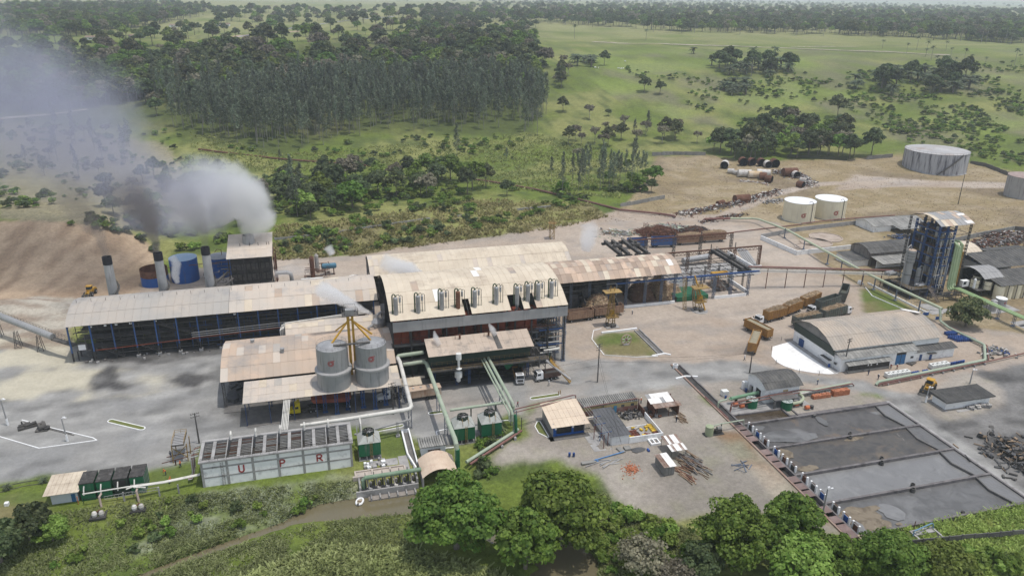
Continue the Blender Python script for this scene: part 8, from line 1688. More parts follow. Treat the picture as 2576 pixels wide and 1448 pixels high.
def leaf_mat(name,c1,c2,rv=(.7,1.35),trans=.34,k=1.5):
 c1=[x*k for x in c1];c2=[x*k for x in c2]
 M=bpy.data.materials.new(name);M.use_nodes=True;t=M.node_tree;N=t.nodes;L=t.links;b=N['Principled BSDF'];o=N['Material Output']
 b.inputs['Roughness'].default_value=.6;b.inputs['Specular IOR Level'].default_value=.25
 a=N.new('ShaderNodeAttribute');a.attribute_name='tone';oi=N.new('ShaderNodeObjectInfo');g=N.new('ShaderNodeNewGeometry')
 mx=N.new('ShaderNodeMix');mx.data_type='RGBA';mx.inputs[6].default_value=(*c1,1);mx.inputs[7].default_value=(*c2,1);L.new(a.outputs['Fac'],mx.inputs[0])
 n=N.new('ShaderNodeTexNoise');n.inputs['Scale'].default_value=.35;n.inputs['Detail'].default_value=3;L.new(g.outputs['Position'],n.inputs['Vector'])
 r=N.new('ShaderNodeMapRange');r.inputs[1].default_value=.35;r.inputs[2].default_value=.65;r.inputs[3].default_value=.78;r.inputs[4].default_value=1.22;L.new(n.outputs[0],r.inputs[0])
 h=N.new('ShaderNodeHueSaturation');L.new(mx.outputs[2],h.inputs['Color']);L.new(r.outputs[0],h.inputs['Value'])
 r2=N.new('ShaderNodeMapRange');r2.inputs[3].default_value=.485;r2.inputs[4].default_value=.52;L.new(oi.outputs['Random'],r2.inputs[0]);L.new(r2.outputs[0],h.inputs['Hue'])
 r3=N.new('ShaderNodeMapRange');r3.inputs[3].default_value=rv[0];r3.inputs[4].default_value=rv[1];L.new(oi.outputs['Random'],r3.inputs[0])
 v=N.new('ShaderNodeVectorMath');v.operation='SCALE';L.new(h.outputs[0],v.inputs[0]);L.new(r3.outputs[0],v.inputs[3])
 L.new(v.outputs[0],b.inputs['Base Color']);tr=N.new('ShaderNodeBsdfTranslucent');L.new(v.outputs[0],tr.inputs[0])
 ms=N.new('ShaderNodeMixShader');ms.inputs[0].default_value=trans;L.new(b.outputs[0],ms.inputs[1]);L.new(tr.outputs[0],ms.inputs[2]);L.new(ms.outputs[0],o.inputs[0]);return M
LF=leaf_mat('leaf_bright',(.045,.085,.012),(.125,.175,.032),(.95,1.15));LM=leaf_mat('leaf_dark',(.036,.054,.022),(.095,.115,.048));LE=leaf_mat('leaf_eucalyptus',(.062,.08,.05),(.15,.17,.115));LP=leaf_mat('leaf_palm',(.038,.055,.030),(.095,.115,.062));LD=leaf_mat('leaf_dry',(.10,.088,.062),(.165,.15,.105));LY=leaf_mat('leaf_lime',(.09,.135,.022),(.17,.215,.05));LR=leaf_mat('leaf_olive',(.035,.048,.022),(.12,.115,.045))
bark=mat('bark',(.12,.10,.08),(.18,.16,.13),1.2,.9);bark_pale=mat('bark_pale',(.30,.28,.25),(.20,.18,.16),1.0,.85)
def leaves_np(C,Nn,size,tone,rg,asp=1.0):
 n=len(C);Nn=Nn/np.maximum(np.linalg.norm(Nn,axis=1),1e-6)[:,None];rv=rg.normal(size=(n,3));X=np.cross(Nn,rv);X/=np.linalg.norm(X,axis=1)[:,None];Y=np.cross(Nn,X);s=(size*rg.uniform(.6,1.25,n))[:,None]/2
 bend=Nn*s*.35
 V_=np.stack([C-X*s*asp-Y*s-bend,C+X*s*asp-Y*s*.7,C+X*s*asp*.9+Y*s-bend,C-X*s*asp*.8+Y*s*.8],1).reshape(-1,3)
 return V_,np.repeat(tone,4)
def np_mesh(name,parts,mats):
 """parts: (verts, quads (k,4), tone, material index)"""
 me=bpy.data.meshes.new(name);vs=np.concatenate([p[0] for p in parts]);o=0;fs=[];mi=[]
 for p in parts:fs.append(p[1]+o);o+=len(p[0]);mi+=[p[3]]*len(p[1])
 fs=np.concatenate(fs);me.vertices.add(len(vs));me.vertices.foreach_set('co',vs.astype(np.float32).reshape(-1));me.loops.add(fs.size);me.loops.foreach_set('vertex_index',fs.astype(np.int32).reshape(-1))
 me.polygons.add(len(fs));me.polygons.foreach_set('loop_start',np.arange(0,fs.size,4,dtype=np.int32));me.polygons.foreach_set('loop_total',np.full(len(fs),4,np.int32))
 for m_ in mats:me.materials.append(m_)
 if len(mats)>1:me.polygons.foreach_set('material_index',np.array(mi,np.int32))
 at=me.attributes.new('tone','FLOAT','POINT');at.data.foreach_set('value',np.concatenate([p[2] for p in parts]).astype(np.float32));me.update(calc_edges=True);return me
def lq(v):return np.arange(len(v)).reshape(-1,4)
def tube_np(pts,r,n=6):
 m=MB();m.tube(pts,r,n,False);v=np.array(m.v);return v,np.array(m.f),np.zeros(len(v))
def crown(seed,R_,Hc,Vr,ncl,nl,ls,low=-.35,clr=.30,sparse=0):
 rg=np.random.default_rng(seed);k=0;cl=[]
 while len(cl)<ncl:
  d=rg.normal(size=3);d/=np.linalg.norm(d)
  if d[2]<low:continue
  f=rg.uniform(.55,.82) if rg.random()<.8 else rg.uniform(.1,.5);lump=.82+.36*float(vnoise(np.array([d[0]*2+seed]),np.array([d[1]*2+d[2]*3]),seed)[0])
  cl.append((d*np.array([R_,R_,Vr])*f*lump+np.array([0,0,Hc]),R_*clr*rg.uniform(.65,1.25)))
 per=nl//ncl;C=[];Nn=[];T=[]
 for c_,r in cl:
  d=rg.normal(size=(per,3));d/=np.linalg.norm(d,axis=1)[:,None];d[:,2]=np.where(d[:,2]<-.2,-d[:,2]*.6,d[:,2]);rr=r*(rg.uniform(.75,1.08,per) if not sparse else rg.uniform(.3,1.1,per))
  C.append(c_+d*rr[:,None]*np.array([1,1,.75]));Nn.append(d+rg.normal(size=(per,3))*.45+np.array([0,0,.35]));T.append(np.clip(rg.uniform(.0,.75,per)+rg.uniform(-.15,.25),0,1))
 V_,t=leaves_np(np.concatenate(C),np.concatenate(Nn),ls,np.concatenate(T),rg);return V_,lq(V_),t,cl
def limbs(cl,Hc,r0,h0,n,seed,r1=.12):
 q=random.Random(seed);out=[tube_np([(0,0,-.4),(.1,0,h0*.5),(0,.1,h0)],[r0*1.25,r0,r0*.8],8)]
 for c_,r in q.sample(cl,min(n,len(cl))):out.append(tube_np([(0,.1,h0*.95),(c_[0]*.45,c_[1]*.45,h0+(c_[2]-h0)*.6),tuple(c_)],[r0*.6,r0*.35,.04],5))
 return out
def cat(parts):
 o=0;vs=[];fs=[];ts=[]
 for v,f,t in parts:vs.append(v);fs.append(f+o);ts.append(t);o+=len(v)
 return np.concatenate(vs),np.concatenate(fs),np.concatenate(ts)
TREE={}
def broad(key,seed,R_,Hc,Vr,ncl,nl,ls,lm,nb=6,r0=.35,bk=None,**k):
 V_,f,t,cl=crown(seed,R_,Hc,Vr,ncl,nl,ls,**k);tv=cat(limbs(cl,Hc,r0,max(1.2,Hc-Vr*.55),nb,seed));TREE[key]=((V_,f,t),tv,lm,bk or bark)
def euc(key,seed,H_,lm=None,R_=2.1,n=420,bk=None):
 rg=np.random.default_rng(seed);C=[];Nn=[];k=16
 tr=[tube_np([(0,0,-.4),(rg.normal()*.3,rg.normal()*.3,H_*.5),(rg.normal()*.5,rg.normal()*.5,H_*.97)],[.2,.14,.05],6)]
 for i in range(k):
  f=.42+.57*i/k;a=rg.uniform(0,6.28);rr=R_*(1.1-f)*1.5*rg.uniform(.5,1.1);c_=np.array([rr*math.cos(a),rr*math.sin(a),H_*f]);per=n//k;d=rg.normal(size=(per,3))*np.array([.5,.5,.75])*(.55+.5*R_*(1.15-f));C.append(c_+d);Nn.append(rg.normal(size=(per,3))+d*.5);tr.append(tube_np([(0,0,H_*f-1),tuple(c_)],[.06,.02],4))
 C=np.concatenate(C);V_,t=leaves_np(C,np.concatenate(Nn),.75,rg.uniform(0,1,len(C)),rg,.7);TREE[key]=((V_,lq(V_),t),cat(tr),lm or LE,bk or bark_pale)
def palm(key,seed,H_,L_,nf,r0,lm=None):
 rg=np.random.default_rng(seed);P_=[];T=[]
 for i in range(nf):
  a=rg.uniform(0,6.28);el=rg.uniform(-.35,1.25);c0=np.array([0,0,H_]);d=np.array([math.cos(a),math.sin(a),0]);s=np.array([-d[1],d[0],0]);pts=[]
  for j in range(7):x=L_*j/6;pts.append(c0+d*x*math.cos(el*.8)*(.98)+np.array([0,0,x*math.sin(el)-(x/L_)**2*L_*(.35+.35*max(el,0))]))
  for j in range(6):
   w0,w1=[(.15,.55,.62,.6,.5,.35,.08)[q]*L_*.17 for q in (j,j+1)];tn=rg.uniform(0,1)
   for sg in (-1,1):P_+=[pts[j],pts[j+1],pts[j+1]+sg*s*w1-np.array([0,0,w1*.6]),pts[j]+sg*s*w0-np.array([0,0,w0*.6])];T+=[tn]*4
 V_=np.array(P_);TREE[key]=((V_,lq(V_),np.array(T)),cat([tube_np([(0,0,-.4),(.2,.1,H_*.5),(0,0,H_)],[r0*1.2,r0,r0*.9],7)]),lm or LP,bark_pale if H_>7 else bark)
for i in range(3):broad('big%d'%i,11+i,9.6,8.6,8.2,90,15000,.62,LF,12,.55,low=-.55,clr=.25)
broad('medA',21,6,6.4,5.4,60,6500,.6,LF,8,.35,low=-.5,clr=.27);broad('medB',22,6,5.6,5.0,56,6000,.6,LM,8,.35,low=-.5,clr=.27);broad('medY',23,6.2,5.2,4.6,56,6000,.6,LY,8,.3,low=-.4,clr=.27);broad('round',24,6.4,5.4,5.3,70,7500,.5,LR,8,.4,low=-.75,clr=.26);broad('grey',25,5.5,4.6,4.2,60,2200,.5,LD,30,.2,bark_pale,low=-.3,clr=.32,sparse=1)
for i in range(5):broad('mid%d'%i,31+i,4.6+.5*i%1.4,6.2+.4*i,3.9+.3*i,26,1050,.95,(LM,LM,LF,LM,LR)[i],5,.22,low=-.45,clr=.33)
broad('mid5',36,5.4,6.4,4.6,26,1050,.95,LY,5,.22,low=-.45,clr=.33);broad('mid6',37,5.0,7,4.2,26,800,.95,LD,8,.2,bark_pale,low=-.4,clr=.34)
for i in range(2):broad('dry%d'%i,41+i,4.2,7,3.6,24,420,.8,LD,14,.16,bark_pale,low=-.2,clr=.36,sparse=1)
for i in range(4):euc('euc%d'%i,51+i,25+2.5*i,None,2.7,560)
euc('sap',56,13,LE,1.5,260);palm('oil0',61,4.2,5.2,34,.45);palm('oil1',62,3.2,4.6,30,.45);palm('tall0',63,15,4.2,22,.2);palm('tall1',64,11,3.8,20,.2)
for i in range(3):broad('bush%d'%i,71+i,1.7,1.0,1.3,12,300,.5,(LF,LM,LY)[i],3,.05,low=-.2,clr=.4)
PR_,ONE={},{}
NM=dict(big='broadleaf_tree',med='broadleaf_tree',rou='broadleaf_tree',gre='bare_tree',mid='broadleaf_tree',dry='bare_tree',euc='eucalyptus_tree',sap='eucalyptus_tree',oil='palm_tree',tal='palm_tree',bus='shrub')
CT_=dict(broadleaf_tree='tree',bare_tree='tree',eucalyptus_tree='tree',palm_tree='palm',shrub='shrub')
def grow(key,u,v,s,label,group=None,parts=True,z=None,sz=1.):
 nm=NM[key[:3]];z=hz(u,v) if z is None else z;lf,tv,lm,bk=TREE[key]
 if parts:
  if key not in PR_:PR_[key]=(np_mesh('crown',[(*lf,0)],[lm]),np_mesh('trunk',[(*tv,0)],[bk]))
  t=thing(nm,label,CT_[nm],(u,v,z-.1),group,rnd.random()*6.28)
  for me,n2 in zip(PR_[key],('crown','trunk')):o=bpy.data.objects.new(n2,me);LINK(o);o.parent=t
 else:
  if key not in ONE:ONE[key]=np_mesh(nm,[(*lf,0),(*tv,1)],[lm,bk])
  t=bpy.data.objects.new(nm,ONE[key]);LINK(t);t.location=(u,v,z-.1);t.rotation_euler=(0,0,rnd.random()*6.28);tag(t,label,CT_[nm],group)
 t.scale=(s,s,s*sz);return t
def at(px,py):q=P(px,py);return q[0],q[1]
FG=[('big0',1148,1362,1.02,'largest rounded dark green tree beside the barrel-roofed pump house'),('big1',1408,1345,1.12,'large rounded tree on the stream bank below the cream-roofed store'),('medA',1322,1412,1.15,'smaller rounded tree between the two largest trees over the water'),('big2',1845,1405,.86,'broad bushy tree at the lower end of the brown channel bank'),('medA',1985,1368,1.1,'flat-topped bright tree standing above the bushy group near the lamp post'),('medB',1868,1318,.55,'thin small tree peeking above the bushy group'),('medY',2010,1455,1.05,'lime green bushy tree by the end of the feed channel'),('big1',2230,1462,.72,'bushy tree below the end wall of the ponds'),('medA',2115,1440,.8,'bright bushy tree between channel end and pond wall'),('medY',2370,1470,.9,'lime bush-like tree under the mossy boundary wall'),('medB',75,1348,.85,'grey-green leafy tree at the left corner bank by the hut'.replace('left corner ','')),('medB',0,1400,.9,'dark tree at the corner of the stream bank'),('medY',130,1345,.55,'light green leafy bush-tree beside the river pumps'),('grey',1615,1430,1.0,'half-bare greyish tree by the muddy pool'),('grey',1700,1470,.8,'bare twiggy tree nearest the bottom by the bushy group'),('round',2429,822,1.0,'dense round dark tree beside the green pipe bundle'),('medB',1760,1445,.8,'dark bushy tree beside the bare twigs'),('medA',1740,1400,.45,'small bright bush-tree at the yard edge')]
for k,x,y,s,lab in FG:grow(k,*at(x,y),s,lab,None,True)
for x,y,lab in ((18,1230,'short palm by the rails with white-painted base'),(110,1212,'young palm beside the dark old machine by the hut')):u,v=at(x,y);grow('oil1',u,v,.3,lab,None,True)
def cluster(poly,n,keys,smin,smax,label,group,parts=False,seed=0,dmin=3.):
 q=np.random.default_rng(seed);xs=[p[0] for p in poly];ys=[p[1] for p in poly];pts=[]
 while len(pts)<n*5:
  a=q.uniform((min(xs),min(ys)),(max(xs),max(ys)),(400,2));pts+=[tuple(p) for p in a[in_poly(a[:,0],a[:,1],poly)]]
 W_=PTs(pts[:n*5]);out=[]
 for w in W_:
  if all((w[0]-o[0])**2+(w[1]-o[1])**2>dmin**2 for o in out):out.append(w)
  if len(out)>=n:break
 for w in out:k=keys[q.integers(len(keys))];grow(k,w[0],w[1],q.uniform(smin,smax),label,group,parts,w[2],q.uniform(.88,1.15))
 return out
M5=['mid0','mid1','mid2','mid3','mid4','mid5','mid6','mid1','mid3'];E4=['euc0','euc1','euc2','euc3']
cluster([(520,330),(640,262),(900,225),(1200,232),(1345,250),(1385,300),(1368,345),(1270,322),(1180,330),(1000,332),(900,350),(720,385),(600,370)],205,E4,.82,1.08,'slender eucalyptus in the grey-green grove above the meadow','eucalyptus grove',True,1,3.2)
cluster([(560,185),(800,150),(1000,160),(1350,150),(1355,235),(1000,222),(700,245),(560,260)],58,M5,.9,1.35,'dark broadleaf tree in the mixed wood behind the eucalyptus grove','mixed wood behind the grove',False,2,6)
cluster([(900,170),(1350,140),(1355,240),(1000,225)],44,['oil0','tall1','oil1'],.9,1.4,'palm in the mixed wood behind the eucalyptus grove','palms in the mixed wood',False,3,6)
cluster([(0,150),(300,160),(560,180),(560,250),(430,300),(0,270)],36,M5+['dry0'],.9,1.3,'tree of the wood behind the drifting smoke','wood behind the smoke',False,4,7);cluster([(350,215),(560,230),(520,310),(400,300)],34,E4,.8,1.05,'eucalyptus at the smoke edge of the wood','eucalyptus by the smoke',False,5,4)
cluster([(180,75),(560,40),(1050,45),(1050,110),(800,135),(560,150),(200,125)],44,M5+['dry1','dry0'],.8,1.4,'tree scattered round the far road and small houses','trees along the far road',False,6,12)
cluster([(690,520),(720,450),(900,425),(1100,440),(1300,478),(1240,492),(1000,500),(860,540),(730,560)],40,M5,.95,1.5,'leafy tree of the belt between meadow and grassy slope','tree belt above the grassy slope',True,7,5);cluster([(720,470),(800,470),(810,560),(730,565)],7,['euc0','sap'],.7,1,'thin tall tree beside the smoke at the grassy slope','thin trees by the smoke',True,8,3)
cluster([(1380,440),(1480,425),(1620,430),(1650,470),(1540,492),(1400,495)],38,E4+['mid2'],.5,.75,'slender tree of the clump above the rust-brown pipeline','clump above the pipeline',True,9,3.4);cluster([(1620,450),(1650,455),(1655,485),(1600,490)],5,['mid2','mid0'],.7,1,'bushy tree at the dirt edge of the clump','clump above the pipeline',True,10,4)
cluster([(1780,372),(2000,375),(2130,390),(2235,395),(2130,402),(1850,402)],30,M5,1.05,1.65,'tree of the dark row along the wall above the scrap heaps','tree row above the scrap',True,11,5.5);cluster([(1880,330),(2000,300),(2110,330),(2140,370),(1900,372)],20,M5+['dry0'],1.0,1.6,'tree of the hollow behind the wall','trees in the hollow',False,12,6);cluster([(1440,330),(1720,330),(1760,360),(1560,385),(1420,370)],20,['dry0','dry1','mid4','sap'],.8,1.25,'thin greyish tree at the pasture foot','thin trees at the pasture foot',True,13,8)
cluster([(1800,165),(1980,165),(1995,195),(1840,195)],30,['oil0','mid0','oil1','tall1'],1.4,2.0,'palm or dark tree of the compact clump on the pasture','compact clump on the pasture',False,14,6);cluster([(2130,215),(2260,180),(2450,195),(2470,235),(2200,245)],42,['oil0','oil1','mid3'],1.5,2.1,'spreading palm of the big clump on the right pasture'.replace('right ','far '),'big palm clump',False,15,6);cluster([(1440,155),(1500,150),(1510,168),(1450,172)],8,['oil0','oil1'],1.5,2.0,'palm of the small clump at the pasture gate','small palm clump',False,16,5);cluster([(1820,225),(1870,222),(1880,240),(1830,242)],9,['oil0','oil1'],1.4,1.9,'low palm of the clump in the scrubby hollow','low palms in the hollow',False,17,4)
cluster([(2200,120),(2576,130),(2576,185),(2350,165)],16,['tall1','tall0'],.7,1.0,'slim palm dotted along the far pasture','slim palms on the far pasture',False,18,15);cluster([(1390,175),(1430,165),(1440,220),(1395,225)],9,['mid0','dry0','mid4'],.9,1.2,'tree of the group at the end of the mixed wood','trees at the wood end',False,19,6)
cluster([(1380,62),(1700,85),(2250,95),(2576,118),(2576,112),(2250,88),(1700,78),(1380,55)],44,['tall0','tall1','mid0','tall0'],1.2,1.8,'tree or palm standing out along the forest front','forest front',False,20,16)
cluster([(0,300),(180,320),(330,340),(330,440),(0,460)],24,['sap','dry0','euc0'],.7,1.0,'thin scattered tree on the hazy slope behind the smoke','thin trees behind the smoke',False,21,9);cluster([(170,470),(420,430),(690,440),(690,560),(420,590),(300,570)],30,M5,.7,1.05,'dark bushy tree in the thicket behind the blue tanks','thicket behind the blue tanks',False,22,5)
for k,x,y,s,lab in (('dry0',1452,405,.9,'pale bare tree alone on the meadow'),('mid4',1416,282,1.0,'lone spreading tree on the pasture slope'),('dry1',1482,300,1.2,'white-trunked lone tree on the pasture'),('mid0',1530,292,.6,'small dark tree on the open pasture'),('euc3',1150,418,.9,'single tall tree standing in the meadow'),('sap',1274,405,.7,'small columnar tree in the meadow'),('mid1',1620,232,1.3,'dark tree pair on the pasture ridge'),('mid3',1660,237,1.0,'dark bush-like tree on the pasture ridge'),('mid4',2105,298,1.5,'bushy dark tree in the middle of the pasture'),('mid0',1275,492,.9,'rounded tree at the end of the belt by the pipeline'),('oil0',1745,135,1.3,'lone palm on the crest of the pasture'),('tall0',1445,98,1.3,'tall palm before the forest front'),('tall1',1625,100,1.2,'thin palm by the far track'),('oil0',1790,165,1.4,'palm beside the compact clump'),('mid2',140,110,1.8,'bright green tree by the far field'),('mid0',1080,150,1.6,'bright dark-green tree by the white gate houses'),('sap',705,405,.6,'dark creeper-clad stump tree by the brown pipeline'),('mid3',1520,165,1.3,'round tree beside the cattle on the pasture')):q=PT(x,y);grow(k,q[0],q[1],s,lab,None,True,q[2])
cluster([(840,480),(1250,490),(1000,520),(900,545),(830,545)],42,['bush0','bush2'],.9,1.7,'bright bush along the top of the grassy slope','bushes on the grassy slope',False,31,2.4);cluster([(450,1230),(900,1240),(700,1320),(330,1390),(100,1440),(330,1290)],24,['bush0','bush1','bush2'],.5,1.0,'low bush on the weedy bank under the slatted basin','bushes on the weedy bank',False,32,2);cluster([(1540,1270),(1700,1330),(1690,1430),(1520,1440),(1500,1380)],50,['bush0','bush2','bush2'],.6,1.3,'bright creeper-like bush between yard and pool','bushes by the pool',False,33,1.6);cluster([(1200,1120),(1260,1080),(1250,1110),(1200,1165),(1185,1200),(1250,1195)],14,['bush1','bush0'],.5,1.0,'bush by the green ground pipe','bushes by the ground pipe',False,34,1.4)
cluster([(1560,1440),(2576,1440),(2576,1400),(2290,1390),(2100,1440)],30,['bush0','bush2'],.8,1.6,'bush in the thicket below the ponds','bushes below the ponds',False,35,2.4);cluster([(160,570),(330,590),(400,640),(430,600),(560,590),(560,560),(200,545)],30,['bush0','bush1'],.9,1.7,'bush on the rim behind the earth bank','bushes behind the earth bank',False,36,2.4)
def pts_in(poly,n,seed):
 q=np.random.default_rng(seed);xs=[p[0] for p in poly];ys=[p[1] for p in poly];a=q.uniform((min(xs),min(ys)),(max(xs),max(ys)),(n*4,2));a=a[in_poly(a[:,0],a[:,1],poly)][:n];return PTs(a)
def scatter(name,W_,sources,smin,smax,seed):
 """one stuff object: copies of real tree or bush meshes on points"""
 me=bpy.data.meshes.new(name);me.vertices.add(len(W_));me.vertices.foreach_set('co',W_.astype(np.float32).reshape(-1));me.update();o=bpy.data.objects.new(name,me);LINK(o);o['kind']='stuff'
 g=bpy.data.node_groups.new(name,'GeometryNodeTree');g.interface.new_socket('Geometry',in_out='INPUT',socket_type='NodeSocketGeometry');g.interface.new_socket('Geometry',in_out='OUTPUT',socket_type='NodeSocketGeometry');N=g.nodes;L=g.links;i=N.new('NodeGroupInput');ou=N.new('NodeGroupOutput');j=N.new('GeometryNodeJoinGeometry')
 for s in sources:oi=N.new('GeometryNodeObjectInfo');oi.inputs['Object'].default_value=s;oi.inputs['As Instance'].default_value=True;L.new(oi.outputs['Geometry'],j.inputs[0])
 ip=N.new('GeometryNodeInstanceOnPoints');ip.inputs['Pick Instance'].default_value=True;L.new(i.outputs[0],ip.inputs['Points']);L.new(j.outputs[0],ip.inputs['Instance'])
 r=N.new('FunctionNodeRandomValue');r.data_type='FLOAT_VECTOR';r.inputs[1].default_value=(.12,.12,6.28);r.inputs['Seed'].default_value=seed;L.new(r.outputs[0],ip.inputs['Rotation'])
 s=N.new('FunctionNodeRandomValue');s.data_type='FLOAT';s.inputs[2].default_value=smin;s.inputs[3].default_value=smax;s.inputs['Seed'].default_value=seed+1;L.new(s.outputs[1],ip.inputs['Scale'])
 L.new(ip.outputs[0],ou.inputs[0]);md=o.modifiers.new('scatter','NODES');md.node_group=g;return o
SRC=[next(o for o in S.objects if o.type=='MESH' and o.data is ONE[k]) for k in ('mid0','mid1','mid3','mid4','mid2','mid0','mid5','mid6')];BSH=[next(o for o in S.objects if o.type=='MESH' and o.data is ONE[k]) for k in ('bush0','bush1','bush2')]
far=np.concatenate([pts_in(p,n,90+k) for k,(p,n) in enumerate((([(1060,58),(1060,28),(1350,6),(1700,2),(2100,6),(2576,30),(2576,112),(2250,92),(1700,80),(1380,58)],3200),([(-60,90),(-60,20),(400,8),(560,30),(420,60),(200,92)],1300),([(400,30),(1060,20),(1060,50),(600,62)],170),([(-80,130),(560,150),(560,250),(-80,290)],330),([(560,150),(1330,130),(1375,180),(1360,240),(560,260)],380),([(1050,62),(1350,66),(1350,135),(1000,140)],200),([(200,60),(1050,50),(1050,130),(560,150),(200,130)],110)))])
W_=far;scatter('forest',W_,SRC,1.15,1.95,3)
EU=[next(o for o in S.objects if o.type=='MESH' and o.data is ONE[k]) for k in E4 if k in ONE]
scatter('eucalyptus_wood',np.concatenate([pts_in([(430,320),(640,262),(900,225),(1200,232),(1345,250),(1375,300),(1350,315),(1000,310),(720,350),(560,350)],560,77),pts_in([(560,250),(1345,215),(1350,250),(900,240),(560,300)],150,78)]),EU,.8,1.1,5)
hor=[]
q=np.random.default_rng(5)
for k in range(900):X_,Y_=q.uniform(-6000,8500),q.uniform(4200,9000);hor.append((X_*math.cos(YAW)+Y_*math.sin(YAW)+CAM[0],-X_*math.sin(YAW)+Y_*math.cos(YAW)+CAM[1]))
hor=np.array(hor);hor=hor[fbm(hor[:,0]/900,hor[:,1]/700,4,2)>.53];scatter('far_tree_belts',np.column_stack([hor,height(hor[:,0],hor[:,1])]),SRC[:2],1.6,3.0,8)
scr=np.concatenate([pts_in(p,n,120+k) for k,(p,n) in enumerate((([(1560,170),(1800,200),(2576,150),(2576,330),(2250,340),(2100,260),(1900,330),(1700,260)],1150),([(2200,250),(2576,230),(2576,420),(2460,400),(2250,350)],420),([(400,330),(700,385),(950,350),(1340,335),(1340,400),(900,395),(600,380)],130),([(690,430),(1310,480),(1000,505),(860,545),(700,570)],420),([(420,430),(690,440),(690,580),(440,640),(300,585)],420),([(700,645),(700,570),(900,545),(1200,500),(1480,515),(1150,590),(900,635)],300),([(1380,480),(1650,470),(1660,500),(1420,505)],160),([(0,300),(430,340),(480,450),(0,540)],300)))])
scatter('scrub',scr[fbm(scr[:,0]/25,scr[:,1]/25,6,3)>.44],BSH,.5,1.7,12)
def weeds(name,polys,seed,h0,h1,m,dens=None):
 rg=np.random.default_rng(seed);A=np.concatenate([pts_in(p,n,seed+k) for k,(p,n) in enumerate(polys)]);d,w=seg_dist(A[:,0],A[:,1],RIV);A=A[(d>w+.35)&(A[:,2]>WATER_Z+.05)];A=A[fbm(A[:,0]/5,A[:,1]/5,14,3)>rg.uniform(.25,.6,len(A))];V_=[];T=[]
 for k in range(3):
  n=len(A);a=rg.uniform(0,6.28,n);hh=rg.uniform(h0,h1,n);ww=hh*rg.uniform(.35,.6,n);dx=np.stack([np.cos(a),np.sin(a),np.zeros(n)],1);off=rg.normal(size=(n,3))*np.array([.25,.25,0]);b=A+off-np.array([0,0,.1]);lean=rg.normal(size=(n,3))*np.array([.8,.8,0])*hh[:,None];up=np.array([0,0,1.])*hh[:,None]+lean
  V_.append(np.stack([b-dx*ww[:,None]*.5,b+dx*ww[:,None]*.5,b+dx*ww[:,None]*.45+up,b-dx*ww[:,None]*.35+up*.85],1).reshape(-1,3));T.append(np.repeat(np.clip(rg.uniform(0,1,n)*.6+.5*fbm(A[:,0]/6,A[:,1]/6,15,2),0,1),4))
 V_=np.concatenate(V_);me=np_mesh(name,[(V_,lq(V_),np.concatenate(T),0)],[m]);o=bpy.data.objects.new(name,me);LINK(o);o['kind']='stuff';return o
weeds('bank_weeds',[([(-60,1330),(120,1290),(500,1240),(900,1205),(900,1262),(740,1312),(520,1380),(330,1460),(-60,1460)],15000),([(300,1460),(520,1395),(760,1322),(1050,1280),(1050,1400),(1280,1460)],15000),([(1500,1225),(1620,1290),(1760,1340),(1760,1460),(1480,1460)],7000)],201,.2,.6,leaf_mat('weed_green',(.10,.13,.045),(.19,.215,.095),trans=.3,k=1.8))
weeds('dusty_weeds',[([(500,1240),(900,1205),(890,1255),(700,1310),(480,1350),(380,1330)],2600)],231,.2,.55,leaf_mat('weed_dusty',(.16,.19,.11),(.28,.31,.20),trans=.3,k=1.5));weeds('tall_grass',[([(600,1460),(800,1370),(1100,1390),(1300,1460)],4200)],241,.5,1.1,leaf_mat('grass_tall',(.10,.115,.035),(.19,.20,.085),trans=.3,k=1.75));weeds('bank_grass',[([(2130,1370),(2300,1320),(2576,1262),(2640,1262),(2640,1460),(2100,1460)],9000)],251,.25,.7,leaf_mat('grass_lime',(.11,.15,.03),(.21,.245,.07),trans=.3,k=1.75))
weeds('dry_grass',[([(1500,560),(1650,400),(2130,405),(2280,420),(2576,420),(2576,600),(2250,590),(2050,545),(1900,540)],9000)],281,.15,.5,leaf_mat('grass_dry',(.19,.145,.09),(.28,.22,.14),trans=.2,k=1.2));weeds('slope_grass',[([(690,655),(690,570),(900,548),(1200,500),(1480,512),(1530,545),(1400,575),(1150,605),(900,642)],9000)],261,.5,1.5,leaf_mat('grass_slope',(.12,.12,.04),(.25,.215,.10),trans=.3,k=1.5));weeds('meadow_grass',[([(480,330),(700,390),(1340,335),(1560,390),(1560,500),(1300,480),(900,425),(690,440),(480,400)],8000)],271,.6,1.6,leaf_mat('grass_meadow',(.12,.145,.04),(.22,.23,.08),trans=.3,k=1.5))
def track(pts,w,m,name='dirt_track'):
 q=[]
 for a,b in zip(pts[:-1],pts[1:]):
  for k in range(12):q.append((a[0]+(b[0]-a[0])*k/12,a[1]+(b[1]-a[1])*k/12))
 W_=PTs(q);L1,L2=[],[]
 for i,p in enumerate(W_):
  d=W_[min(i+1,len(W_)-1)]-W_[max(i-1,0)];n=np.array([-d[1],d[0]])/max(1e-6,math.hypot(d[0],d[1]))*w/2
  for L_,s in ((L1,1),(L2,-1)):x,y=p[0]+s*n[0],p[1]+s*n[1];L_.append((x,y,hz(x,y)+.6))
 struct(MB().add(L1+L2,[(len(L1)+i,len(L1)+i+1,i+1,i) for i in range(len(L1)-1)]).obj(name,m))
tm_=mat('track_dirt',(.42,.37,.29),(.34,.30,.23),.05,.95);ta_=mat('far_asphalt',(.34,.34,.34),rough=.9)
